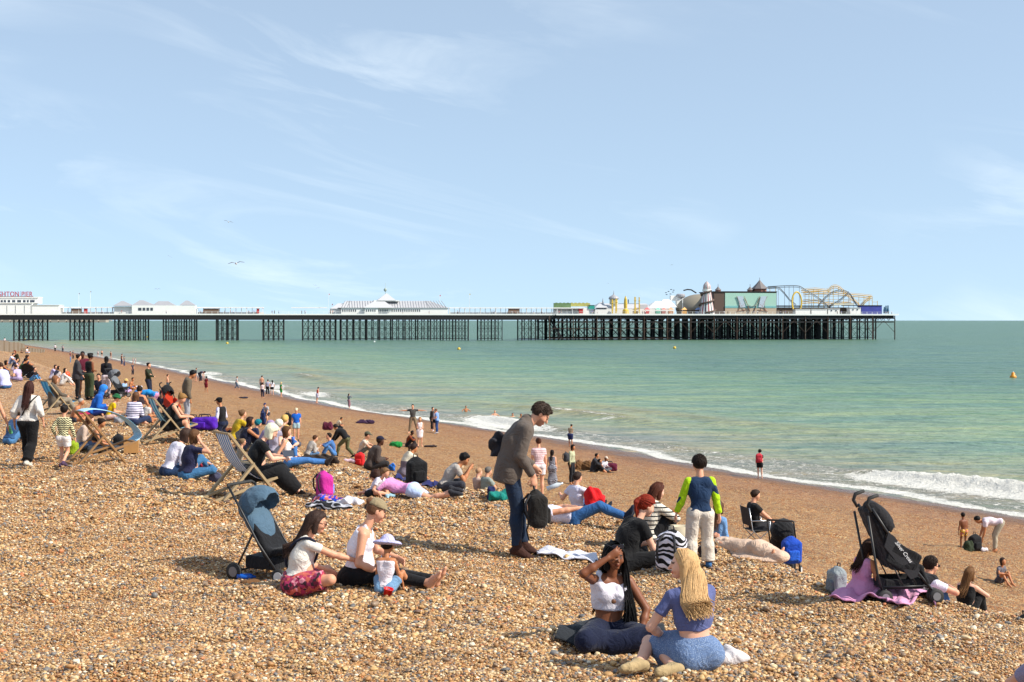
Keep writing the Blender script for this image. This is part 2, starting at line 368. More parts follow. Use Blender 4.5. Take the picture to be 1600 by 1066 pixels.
def sdf_mesh(name, prims, h, fold=0, fs=9.0, floor=None, seed=0):
    lo = np.min([p['lo'] for p in prims if not p['sub']], 0) - 3 * h - fold; hi = np.max([p['hi'] for p in prims if not p['sub']], 0) + 3 * h + fold
    n = np.ceil((hi - lo) / h).astype(int) + 1
    F = np.full(n, 1.0, np.float32)
    ax = [(lo[i] + h * np.arange(n[i])).astype(np.float32) for i in range(3)]
    for p in prims:
        mg = p['k'] + 2.5 * h + fold
        i0 = np.maximum(((p['lo'] - mg - lo) / h).astype(int), 0); i1 = np.minimum(((p['hi'] + mg - lo) / h).astype(int) + 2, n)
        if np.any(i1 <= i0): continue
        X = ax[0][i0[0]:i1[0]][:, None, None]; Y = ax[1][i0[1]:i1[1]][None, :, None]; Z = ax[2][i0[2]:i1[2]][None, None, :]
        if p['kind'] == 'c':
            a = p['a']; ba = p['b'] - a; L2 = float(ba @ ba) + 1e-12
            x = X - a[0]; y = Y - a[1]; z = Z - a[2]
            tt = np.clip((x * ba[0] + y * ba[1] + z * ba[2]) / L2, 0, 1)
            x = x - tt * ba[0]; y = y - tt * ba[1]; z = z - tt * ba[2]
            fl = p['flat']
            if fl != 1:
                w = p['ax']; q = (x * w[0] + y * w[1] + z * w[2]) * (1 / fl - 1)
                x = x + q * w[0]; y = y + q * w[1]; z = z + q * w[2]
            d = np.sqrt(x * x + y * y + z * z) - (p['ra'] + (p['rb'] - p['ra']) * tt)
            if fl < 1: d = d * (.5 + .5 * fl)
        else:
            x = X - p['c'][0]; y = Y - p['c'][1]; z = Z - p['c'][2]; Rm = p['R']
            u = [x * Rm[0, i] + y * Rm[1, i] + z * Rm[2, i] for i in range(3)]
            if p['kind'] == 'e':
                r = p['r']; k0 = np.sqrt((u[0] / r[0]) ** 2 + (u[1] / r[1]) ** 2 + (u[2] / r[2]) ** 2) + 1e-6
                k1 = np.sqrt((u[0] / r[0] ** 2) ** 2 + (u[1] / r[1] ** 2) ** 2 + (u[2] / r[2] ** 2) ** 2) + 1e-6
                d = k0 * (k0 - 1) / k1
            else:
                q = [np.abs(u[i]) - p['h'][i] for i in range(3)]
                d = np.sqrt(sum(np.maximum(c, 0) ** 2 for c in q)) + np.minimum(np.maximum(np.maximum(q[0], q[1]), q[2]), 0) - p['rnd']
        for (pt, nn) in p['cuts']:
            d = np.maximum(d, (X - pt[0]) * nn[0] + (Y - pt[1]) * nn[1] + (Z - pt[2]) * nn[2])
        S = F[i0[0]:i1[0], i0[1]:i1[1], i0[2]:i1[2]]; k = p['k']
        if p['sub']:
            d = -d; hh = np.clip(.5 - .5 * (S - d) / k, 0, 1); S[...] = S + (d - S) * hh + k * hh * (1 - hh)
            continue
        hh = np.clip(.5 + .5 * (S - d) / k, 0, 1); S[...] = S + (d - S) * hh - k * hh * (1 - hh)
    X = ax[0][:, None, None]; Y = ax[1][None, :, None]; Z = ax[2][None, None, :]
    if fold:
        wx = 1.7 * np.sin(X * fs * .9 + seed) + 1.2 * np.sin(Z * fs * .7 + Y * 3); wy = np.sin(Y * fs * 1.1 + X * 4 + 2 + seed)
        F += fold * (np.sin(fs * Z * 1.6 + wx * 1.4 + wy) * .6 + .5 * np.sin(fs * (X * 2.1 + Y * 1.9 + Z * .8) + 2.2 * np.sin(fs * .8 * Z + seed))).astype(np.float32)
    if floor is not None: F = np.maximum(F, (floor - Z).astype(np.float32))
    F[0] = F[-1] = 1; F[:, 0] = F[:, -1] = 1; F[:, :, 0] = F[:, :, -1] = 1
    V, Q = nets(F, lo, h)
    return V, Q
CORN = [(i, j, k) for i in (0, 1) for j in (0, 1) for k in (0, 1)]
EDG = [(a, b) for a in CORN for b in CORN if a < b and sum(abs(x - y) for x, y in zip(a, b)) == 1]
def nets(F, lo, h):
    S = (F < 0); s8 = S.view(np.int8); n = F.shape
    c = sum(s8[i:n[0] - 1 + i, j:n[1] - 1 + j, k:n[2] - 1 + k].astype(np.int8) for i, j, k in CORN)
    act = (c > 0) & (c < 8); I = np.argwhere(act)
    if len(I) == 0: return np.zeros((0, 3)), np.zeros((0, 4), int)
    ids = np.full(act.shape, -1, np.int32); ids[act] = np.arange(len(I))
    acc = np.zeros((len(I), 3)); cnt = np.zeros(len(I))
    vals = {cc: F[I[:, 0] + cc[0], I[:, 1] + cc[1], I[:, 2] + cc[2]].astype(float) for cc in CORN}
    for a, b in EDG:
        fa, fb = vals[a], vals[b]; m = (fa < 0) != (fb < 0); tt = fa[m] / (fa[m] - fb[m])
        acc[m] += np.array(a) + (np.array(b) - np.array(a)) * tt[:, None]; cnt[m] += 1
    V = lo + h * (I + acc / cnt[:, None])
    Q = []
    for d in range(3):
        e1, e2 = (d + 1) % 3, (d + 2) % 3
        sl0 = [slice(1, -1)] * 3; sl0[d] = slice(0, -1); sl1 = list(sl0); sl1[d] = slice(1, None)
        # grid nodes p with both neighbours in e1,e2 having cells
        A = S[tuple(sl0)]; B = S[tuple(sl1)]; D = np.argwhere(A != B)
        if len(D) == 0: continue
        off = np.ones(3, int); off[d] = 0; P = D + off
        inside = S[P[:, 0], P[:, 1], P[:, 2]]
        def cid(o1, o2):
            q = P.copy(); q[:, e1] -= o1; q[:, e2] -= o2; return ids[q[:, 0], q[:, 1], q[:, 2]]
        q = np.stack([cid(1, 1), cid(0, 1), cid(0, 0), cid(1, 0)], 1)
        q[~inside] = q[~inside][:, ::-1]; Q.append(q)
    Q = np.concatenate(Q); Q = Q[(Q >= 0).all(1)]
    return V, Q
def frame(fw, up):
    f = unit(v3(fw)); u = v3(up); r = unit(np.cross(f, u)); u = np.cross(r, f); return np.stack([r, f, u], 1)      # columns right, forward, up
def ik(a, c, l1, l2, pole):
    d = c - a; L = np.linalg.norm(d); dd = d / max(L, 1e-6); L = min(max(L, abs(l1 - l2) + .02), (l1 + l2) * .997)
    x = (l1 * l1 - l2 * l2 + L * L) / (2 * L); hh = math.sqrt(max(l1 * l1 - x * x, 0))
    p = unit(v3(pole) - dd * np.dot(v3(pole), dd)); return a + dd * x + p * hh, a + dd * L
def rot(axis, deg):
    return np.array(Matrix.Rotation(R(deg), 3, Vector(axis)))
# ---------------------------------------------------------------- poses (x right, y forward, z up, metres for a 1.7 m adult)
POSES = {
 'stand': dict(pel=(0, 0, .93), lean=2, fl=(-.10, .02, .075), fr=(.10, .0, .075), hl=(-.23, .05, .80), hr=(.23, .06, .80)),
 'walk': dict(pel=(0, 0, .90), lean=4, fl=(-.08, .24, .08), fr=(.08, -.26, .12), hl=(-.25, -.12, .84), hr=(.25, .22, .88)),
 'arms_crossed': dict(pel=(0, 0, .93), lean=0, fl=(-.10, .02, .075), fr=(.10, .0, .075), hl=(.05, .21, 1.16), hr=(-.05, .25, 1.12), el=(-1, -.1, -.8), er=(1, -.1, -.8), hdl=(1, -.1, .3), hdr=(-1, -.3, .2)),
 'hold_front': dict(pel=(0, 0, .93), lean=3, pitch=14, fl=(-.10, .02, .075), fr=(.10, .0, .075), hl=(-.07, .27, 1.08), hr=(.07, .27, 1.08)),
 'cross': dict(pel=(0, 0, .115), lean=16, lean2=12, pitch=12, fl=(.13, .26, .07), fr=(-.13, .30, .07), kl=(-1, .3, .25), kr=(1, .3, .25), hl=(-.12, .36, .28), hr=(.12, .36, .28), fdl=(1, .3, -.2), fdr=(-1, .3, -.2)),
 'legs_out': dict(pel=(0, 0, .115), lean=6, fl=(-.10, .80, .08), fr=(.10, .82, .08), hl=(-.12, .42, .22), hr=(.12, .42, .22), fdl=(0, .45, 1), fdr=(0, .45, 1), kl=(0, 0, 1), kr=(0, 0, 1)),
 'knees_up': dict(pel=(0, 0, .115), lean=12, lean2=16, fl=(-.11, .44, .07), fr=(.11, .46, .07), hl=(-.06, .42, .38), hr=(.06, .42, .38), kl=(-.15, 0, 1), kr=(.15, 0, 1), el=(-1, 0, -.3), er=(1, 0, -.3)),
 'lean_back': dict(pel=(0, 0, .115), lean=-28, lean2=8, pitch=10, fl=(-.10, .78, .08), fr=(.12, .70, .07), hl=(-.28, -.36, .03), hr=(.28, -.34, .03), kl=(0, 0, 1), kr=(0, 0, 1), fdl=(0, .5, 1), fdr=(0, .6, 1), el=(-.3, -1, 0), er=(.3, -1, 0)),
 'supine': dict(pel=(0, 0, .11), lean=-86, lean2=0, pitch=-10, fl=(-.10, .82, .08), fr=(.10, .82, .08), hl=(-.25, .02, .06), hr=(.25, .02, .06), fdl=(-.2, .3, 1), fdr=(.2, .3, 1), kl=(0, 0, 1), kr=(0, 0, 1)),
 'prone': dict(pel=(0, 0, .12), lean=84, lean2=-14, pitch=-20, fl=(-.13, -.80, .08), fr=(.13, -.80, .08), hl=(-.14, .86, .06), hr=(.14, .86, .06), fdl=(0, -1, -.3), fdr=(0, -1, -.3), kl=(0, 0, -1), kr=(0, 0, -1), el=(-1, 0, -.6), er=(1, 0, -.6)),
 'chair': dict(pel=(0, 0, .40), lean=-18, lean2=10, pitch=12, fl=(-.12, .58, .08), fr=(.12, .62, .08), hl=(-.12, .36, .56), hr=(.12, .36, .56), kl=(-.1, .5, 1), kr=(.1, .5, 1), el=(-1, -.4, -.6), er=(1, -.4, -.6)),
 'kneel': dict(pel=(0, 0, .27), lean=4, fl=(-.12, -.24, .06), fr=(.12, -.24, .06), hl=(-.15, .28, .42), hr=(.15, .28, .42), kl=(0, 1, 0), kr=(0, 1, 0), fdl=(0, -1, .1), fdr=(0, -1, .1)),
 'crouch': dict(pel=(0, 0, .32), lean=30, lean2=14, pitch=20, fl=(-.12, .16, .08), fr=(.12, .10, .08), hl=(-.12, .5, .42), hr=(.12, .5, .42), kl=(-.3, 1, .4), kr=(.3, 1, .4)),
 'bend': dict(pel=(0, -.12, .88), lean=76, lean2=22, pitch=0, fl=(-.11, .05, .075), fr=(.11, .0, .075), hl=(-.12, .42, .32), hr=(.12, .50, .30)),
 'arms_out': dict(pel=(0, 0, .93), lean=0, fl=(-.16, .02, .075), fr=(.16, .0, .075), hl=(-.74, .02, 1.36), hr=(.74, .02, 1.34)),
 'phone_up': dict(pel=(0, 0, .93), lean=0, fl=(-.10, .02, .075), fr=(.10, .0, .075), hl=(-.05, .38, 1.42), hr=(.09, .38, 1.42)),
 'swim': dict(pel=(0, 0, -.10), lean=0, fl=(-.10, .02, -.9), fr=(.10, .0, -.9), hl=(-.42, .28, .12), hr=(.42, .30, .12)),
}
DEF = dict(lean=0, lean2=0, side=0, twist=0, pitch=0, yaw=0, kl=(-.05, 1, 0), kr=(.05, 1, 0), el=(-.5, -1, -.2), er=(.5, -1, -.2), fdl=None, fdr=None, hdl=None, hdr=None, pl=None, pr=None, curl=.5, curlr=None)
def skeleton(pose, fem=False, kid=0, fat=0):
    P = dict(DEF); P.update(POSES[pose] if isinstance(pose, str) else dict(POSES[pose[0]], **pose[1]))
    lk = 1 - .18 * kid; dzk = .84 * .18 * kid if P['pel'][2] > .5 else 0
    if dzk:
        for q_ in ('pel', 'hl', 'hr'): P[q_] = (P[q_][0], P[q_][1], P[q_][2] - dzk)
    J = dict(P=P); pel = v3(P['pel']); Rx = rot((1, 0, 0), -P['lean']); Ry = rot((0, 1, 0), P['side'])
    T1 = Ry @ Rx; J['T1'] = T1; r1 = T1 @ rot((0, 0, 1), P['twist'] * .35)
    chest = pel + T1 @ v3(0, 0, .27); T2 = T1 @ rot((1, 0, 0), -P['lean2']) @ rot((0, 0, 1), P['twist']); J['T2'] = T2
    neck = chest + T2 @ v3(0, 0, .235)
    hb = rot((0, 0, 1), P['yaw']) @ rot((1, 0, 0), -P['pitch'])
    TH = rot((0, 0, 1), P['yaw'] + P['twist']) @ rot((1, 0, 0), -P['pitch'])
    if abs(P['lean']) > 50: TH = T2 @ hb
    hs = 1 + .22 * kid + (.14 if kid > .9 else 0)
    nb = neck + T2 @ v3(0, .012, .035); hc = nb + (TH @ v3(0, .022, .135)) * (1 if not kid else .95) + (TH @ v3(0, 0, .03)) * kid
    sw = (.158 if fem else .178) * (1 - .10 * kid)
    J.update(pel=pel, chest=chest, neck=neck, nb=nb, hc=hc, TH=TH, hs=hs, fem=fem, kid=kid, fat=fat)
    for s, q in ((-1, 'l'), (1, 'r')):
        sh = neck + T2 @ v3(s * sw, 0, -.062); J['s' + q] = sh
        J['e' + q], J['w' + q] = ik(sh, v3(P['h' + q]), .285 * (1 - .12 * kid), .255 * (1 - .12 * kid), P['e' + q])
        hp = pel + T1 @ v3(s * .092, 0, -.015); J['h' + q] = hp
        J['k' + q], J['a' + q] = ik(hp, v3(P['f' + q]), .425 * lk, .415 * lk, P['k' + q])
        fd = P['fd' + q]; J['fd' + q] = unit(v3(fd)) if fd else unit(v3(s * .18, 1, -.28))
        hd = P['hd' + q]; fa = unit(J['w' + q] - J['e' + q]); J['hd' + q] = unit(v3(hd)) if hd else unit(fa + v3(0, 0, -.25))
        pn = P['p' + q]; J['pn' + q] = v3(pn) if pn else T2 @ v3(-s * 1, -.2, -.3)
    return J
def hand(L, w, d, pn, s, h, curl=.5, sc=1.0):
    # s=+1 right hand; pn = palm normal; thumb leaves the side of the palm
    d = unit(d); pn = unit(pn - d * np.dot(pn, d)); side = np.cross(d, pn) * s * -1
    Rm = np.stack([side, d, pn], 1); sc = sc
    if h > .0135:
        L.append(cone(w + d * .03 * sc, w + d * .10 * sc + pn * .01, .034 * sc, .030 * sc, .012, flat=.55, ax=pn))
        L.append(cone(w + d * .10 * sc, w + d * .165 * sc + pn * .045 * curl, .028 * sc, .016 * sc, .012, flat=.6, ax=pn))
        L.append(cone(w + d * .04 * sc + side * .02, w + d * .09 * sc + side * .05 * sc + pn * .02, .015 * sc, .012 * sc, .008)); return
    L.append(cone(w + d * .025 * sc, w + d * .082 * sc, .036 * sc, .040 * sc, .010, flat=.42, ax=pn))
    r = max(.0085 * sc, h * .85)
    for i, (o, l) in enumerate(((.030, .070), (.010, .080), (-.010, .075), (-.029, .058))):
        b = w + (d * .088 + side * o) * sc; sp = (o / .03) * .12
        c1 = curl * (1.0 + .06 * i); d1 = unit(d * math.cos(c1 * .8) + pn * math.sin(c1 * .8) + side * sp); d2 = unit(d * math.cos(c1 * 1.9) + pn * math.sin(c1 * 1.9) + side * sp)
        m = b + d1 * l * .52 * sc; L.append(cone(b - d * .01, m, r * 1.05, r, .004)); L.append(cone(m, m + d2 * l * .48 * sc, r, r * .85, .003))
    b = w + (d * .030 + side * .030) * sc; m = b + unit(d * .7 + side * .75 + pn * .35) * .040 * sc; L.append(cone(b - side * .01, m, r * 1.35, r * 1.1, .006)); L.append(cone(m, m + unit(d + side * .25 + pn * .4) * .032 * sc, r * 1.1, r * .9, .003))
def foot(L, a, d, shin, g=0, h=.02, bare=True):
    d = unit(d); dn = unit(shin - d * np.dot(shin, d))          # towards the sole
    heel = a + dn * .038 - d * .028; ball = a + dn * .050 + d * .125; toe = ball + d * .048 + dn * .004
    L.append(cone(a, heel, .036 + g, .034 + g, .015)); L.append(cone(heel, ball, .032 + g, .036 + g, .02, flat=.72, ax=dn)); L.append(cone(a + dn * .0 + d * .02, ball, .033 + g, .028 + g, .02))
    L.append(cone(ball, toe, .036 + g, .030 + g, .012, flat=.55 if g == 0 else .72, ax=dn))
    if bare and h < .0135:
        sd = np.cross(d, dn)
        for i, o in enumerate((-.028, -.010, .006, .019, .031)):
            L.append(cone(ball + sd * o, toe + sd * o + d * (.030 - .006 * i), .0125 - .0012 * i, .0105 - .001 * i, .004))
def hf(J, x, y, z): return J['hc'] + (J['TH'] @ v3(x, y, z)) * J['hs']
def head_prims(J, h, L):
    TH, hs = J['TH'], J['hs']; H = lambda x, y, z: hf(J, x, y, z); f = J['fem']; kid = J['kid']
    L.append(ell(H(0, -.012, .025), v3(.074, .093, .088) * hs, TH, .02))
    L.append(cone(H(0, .030, -.030), H(0, .052, -.082), .062 * hs, (.028 if f or kid else .034) * hs, .03, flat=.9, ax=TH @ v3(0, 1, 0)))
    L.append(ell(H(0, .035, -.02), v3(.062, .055, .07) * hs, TH, .02))
    if h < .02:
        L.append(ell(H(0, .078, .022), v3(.045, .016, .016) * hs, TH, .015))                                   # brow
        L.append(cone(H(0, .088, .014), H(0, .112, -.026), .008 * hs, .0125 * hs, .010))                          # nose
        for s in (-1, 1):
            L.append(ell(H(s * .031, .098, .004), v3(.015, .013, .010) * hs, TH, .008, sub=True))
            L.append(ell(H(s * .031, .080, .004), v3(.0125, .0125, .0115) * hs, TH, .003))                       # eyeball
            L.append(ell(H(s * .076, -.008, -.005), v3(.010, .020, .032) * hs, TH, .006))                        # ear
            L.append(ell(H(s * .042, .066, -.030), v3(.020, .018, .020) * hs, TH, .015))                         # cheek
        L.append(ell(H(0, .093, -.052), v3(.021, .009, .0065) * hs, TH, .005)); L.append(ell(H(0, .092, -.063), v3(.017, .009, .0065) * hs, TH, .005))
        L.append(ell(H(0, .080, -.086), v3(.02, .016, .014) * hs, TH, .012))
    L.append(cone(J['nb'] + J['T2'] @ v3(0, -.005, -.03), H(0, -.018, -.055), .056 if not f else .047, .050 if not f else .044, .02))
def torso(J, g=0, k=.05):
    T1, T2 = J['T1'], J['T2']; f = J['fem']; b = J['fat']; L = []; fy1 = T1 @ v3(0, 1, 0); fy2 = T2 @ v3(0, 1, 0); kd = 1 - .12 * J['kid']
    L.append(cone(J['hl'] + T1 @ v3(.012, -.012, .0), J['hr'] + T1 @ v3(-.012, -.012, .0), (.100 if f else .096) * kd + g + b * .04, None, k, flat=1, ax=fy1))
    if g < .022:
      for q in 'lr': L.append(ell(J['h' + q] + T1 @ v3(0, -.052, -.02), v3(.078, .072, .085) * kd + g + b * .03, T1, .03))
    w = (.112 if f else .128) * kd + g + b * .055
    s = .034
    for sx in (-1, 1):
        L.append(cone(J['pel'] + T1 @ v3(sx * s, 0, .04), J['chest'] + T1 @ v3(sx * s, 0, .02), w - .028, w - .022, k, flat=.88, ax=fy1))
        L.append(cone(J['chest'] + T1 @ v3(sx * .055, 0, .0), J['neck'] + T2 @ v3(sx * .075, -.006, -.10), w - .020, (.088 if f else .098) * kd + g, k, flat=.92, ax=fy2))
        if f and not J['kid']: L.append(ell(J['neck'] + T2 @ v3(sx * .062, .080, -.170), v3(.058, .046, .056) + g * .6, T2, .045))
    L.append(cone(J['neck'] + T2 @ v3(-.095, -.012, -.078), J['neck'] + T2 @ v3(.095, -.012, -.078), .062 * kd + g, None, .05, flat=.95, ax=fy2))
    if b: L.append(ell(J['pel'] + T1 @ v3(0, .06, .12), v3(.13, .10, .13) * (1 + .3 * b), T1, .06))
    return L
def upper(J, q, g=0, k=.022, frac=1.0, cut=None):
    a, e = J['s' + q], J['e' + q]; m = .93 if J['fem'] else 1.05; m *= 1 - .1 * J['kid']; d = unit(e - a); end = a + (e - a) * frac
    c = [(end, d)] if cut else []
    return [cone(a, e if frac >= 1 else end + d * .05, .052 * m + g, (.038 + (1 - frac) * .012) * m + g * (1.35 if cut else 1), k, cuts=c)]
def lower_arm(J, q, g=0, k=.02, cut=False):
    e, w = J['e' + q], J['w' + q]; m = .92 if J['fem'] else 1.05; d = unit(w - e)
    return [cone(e, e + (w - e) * .35, .038 * m + g, .039 * m + g, k), cone(e + (w - e) * .35, w + d * (.03 if cut else 0), .039 * m + g, .025 * m + g, k, cuts=[(w - d * .01, d)] if cut else [])]
def thigh(J, q, g=0, k=.03, frac=1.0, cut=False, flare=0):
    a, e = J['h' + q], J['k' + q]; m = 1.0 * (1 - .14 * J['kid']) + J['fat'] * .15; d = unit(e - a); end = a + (e - a) * frac
    return [cone(a + (e - a) * .06, e if frac >= 1 else end + d * .07, .086 * m + g, (.054 + .032 * (1 - frac)) * m + g + flare, k, cuts=[(end, d)] if cut else [])]
def shin(J, q, g=0, k=.02, frac=1.0, cut=False, flare=0):
    e, w = J['k' + q], J['a' + q]; m = 1 - .14 * J['kid']; d = unit(w - e); end = e + (w - e) * frac
    fw = unit(np.cross(np.cross(d, J['T1'] @ v3(0, 1, 0)), d)) if abs(np.dot(d, J['T1'] @ v3(0, 1, 0))) < .98 else J['T1'] @ v3(0, 0, 1)
    mid = e + (w - e) * .33 - fw * .014
    return [cone(e, mid, .052 * m + g, .053 * m + g + flare * .4, k), cone(mid, end + d * (.04 if cut else 0), .053 * m + g + flare * .4, (.035 + (1 - frac) * .018) * m + g + flare, k, cuts=[(end, d)] if cut else [])]
def torso_cut(J, bot=None, top=None, g=.012):
    L = torso(J, g); T1, T2 = J['T1'], J['T2']; C = []
    if bot is not None: C.append((J['pel'] + T1 @ v3(0, 0, bot), -(T1 @ v3(0, 0, 1))))
    if top is not None: C.append((J['neck'] + T2 @ v3(0, 0, top), T2 @ v3(0, 0, 1)))
    for p in L: p['cuts'] = list(p['cuts']) + C
    return L
TONES = {'w': hexc('d9a283'), 'p': hexc('e0b096'), 't': hexc('b97d55'), 'b': hexc('7d4c31'), 'd': hexc('4e2e1f')}
MSKIN, t, p = mat_new('skin'); a_ = N(t, 'ShaderNodeAttribute', attribute_name='Col').outputs['Color']; tc = N(t, 'ShaderNodeTexCoord').outputs['Object']
t.links.new(mixc(t, noise(t, tc, 9, 4), a_, mixc(t, 1.0, a_, (.90, .80, .78), 'MULTIPLY')), p.inputs['Base Color']); p.inputs['Roughness'].default_value = .52; p.inputs['Specular IOR Level'].default_value = .35
p.inputs['Subsurface Weight'].default_value = .06; p.inputs['Subsurface Radius'].default_value = (.02, .008, .004); bump(t, p, noise(t, tc, 120, 3), .12, .002)
def cloth(col, pat=None, col2=None, sc=1.0, rough=.85):
    key = ('cloth', col, pat, col2, sc)
    if key in MATS: return MATS[key]
    m, t, p = mat_new('cloth'); tc = N(t, 'ShaderNodeTexCoord').outputs['Object']; c = hexc(col); out = None
    s = N(t, 'ShaderNodeSeparateXYZ'); t.links.new(tc, s.inputs[0]); x, y, z = s.outputs
    def thr(v, lim, a, b): return mixc(t, M_(t, 'GREATER_THAN', v, lim), a, b)
    base = mixc(t, noise(t, tc, 5, 4, .6), tuple(v * .86 for v in c), tuple(min(1, v * 1.08) for v in c))
    if pat == 'hstripe': out = thr(M_(t, 'FRACT', M_(t, 'MULTIPLY', z, 16 * sc)), .70, base, hexc(col2))
    elif pat == 'vstripe': out = thr(M_(t, 'FRACT', M_(t, 'MULTIPLY', x, 11 * sc)), .55, base, hexc(col2))
    elif pat == 'chevron':
        zig = M_(t, 'ABSOLUTE', M_(t, 'SUBTRACT', M_(t, 'FRACT', M_(t, 'MULTIPLY', x, 14 * sc)), .5))
        out = thr(M_(t, 'FRACT', M_(t, 'ADD', M_(t, 'MULTIPLY', z, 18 * sc), zig)), .5, base, hexc(col2))
    elif pat == 'zebra':
        n = noise(t, tc, 3.5, 2, .5); w = M_(t, 'SINE', M_(t, 'ADD', M_(t, 'MULTIPLY', z, 120 * sc), M_(t, 'MULTIPLY', n, 34))); out = thr(w, .15, base, hexc(col2))
    elif pat == 'floral':
        v = N(t, 'ShaderNodeTexVoronoi', i_Scale=30 * sc); t.links.new(tc, v.inputs['Vector']); q = N(t, 'ShaderNodeSeparateColor'); t.links.new(v.outputs['Color'], q.inputs[0])
        out = ramp(t, q.outputs[0], [(0, c), (.3, hexc(col2)), (.5, hexc('c05a50')), (.68, hexc('3a2430')), (.84, hexc('d98a9a'))], 'CONSTANT')
    elif pat == 'dots':
        v = N(t, 'ShaderNodeTexVoronoi', i_Scale=110 * sc); t.links.new(tc, v.inputs['Vector']); out = thr(v.outputs['Distance'], .26, hexc(col2), base)
    elif pat == 'denim': out = mixc(t, noise(t, tc, 7, 4, .7), tuple(v * .62 for v in c), tuple(min(1, v * 1.35) for v in c))
    elif pat == 'half': out = thr(z, float(col2.split('|')[0]), hexc(col2.split('|')[1]), base)
    else: out = base
    t.links.new(out, p.inputs['Base Color']); p.inputs['Roughness'].default_value = rough; p.inputs['Specular IOR Level'].default_value = .25
    p.inputs['Sheen Weight'].default_value = .08
    bump(t, p, M_(t, 'ADD', noise(t, tc, 7.5, 3, .5, 2.0), M_(t, 'MULTIPLY', noise(t, tc, 300, 2), .04)), .6, .04); MATS[key] = m; return m
def hairmat(col):
    key = ('hair', col)
    if key in MATS: return MATS[key]
    m, t, p = mat_new('hair'); tc = N(t, 'ShaderNodeTexCoord').outputs['Object']; c = hexc(col)
    mp_ = N(t, 'ShaderNodeMapping'); mp_.inputs['Scale'].default_value = (1, 1, .12); t.links.new(tc, mp_.inputs[0]); nz = noise(t, mp_.outputs[0], 90, 4, .7)
    t.links.new(mixc(t, nz, tuple(v * .45 for v in c), tuple(min(1, v * 1.5) for v in c)), p.inputs['Base Color']); p.inputs['Roughness'].default_value = .6; p.inputs['Specular IOR Level'].default_value = .18
    bump(t, p, nz, .6, .01); MATS[key] = m; return m
def strands(paths, r0, r1, n=5):
    V, F = [], []
    for pts in paths:
        pts = [v3(q) for q in pts]; b = len(V); u = None
        for i, q in enumerate(pts):
            d = unit(pts[min(i + 1, len(pts) - 1)] - pts[max(i - 1, 0)]); u = unit(np.cross(d, v3(.3, 1, .2))) if u is None else unit(u - d * np.dot(u, d)); w = np.cross(d, u)
            r = r0 + (r1 - r0) * i / (len(pts) - 1)
            for k in range(n): V.append(q + (u * math.cos(2 * PI * k / n) + w * math.sin(2 * PI * k / n)) * r)
        for i in range(len(pts) - 1):
            for k in range(n): F.append((b + i * n + k, b + i * n + (k + 1) % n, b + (i + 1) * n + (k + 1) % n, b + (i + 1) * n + k))
    return np.array(V), np.array(F)
def add_mesh(name, V, Q, mat, parent, **t):
    if len(V) == 0: return None
    return link(name, np_mesh(name, V, Q), mat, parent, **t)
def curve(pts, n=9):
    pts = [v3(p) for p in pts]; out = []; m = len(pts) - 1
    for i in range(n):
        u = i / (n - 1) * m; k = min(int(u), m - 1); f = u - k
        p0, p1, p2, p3 = pts[max(k - 1, 0)], pts[k], pts[k + 1], pts[min(k + 2, m)]
        out.append(.5 * ((2 * p1) + (p2 - p0) * f + (2 * p0 - 5 * p1 + 4 * p2 - p3) * f * f + (3 * p1 - p0 - 3 * p2 + p3) * f ** 3))
    return out
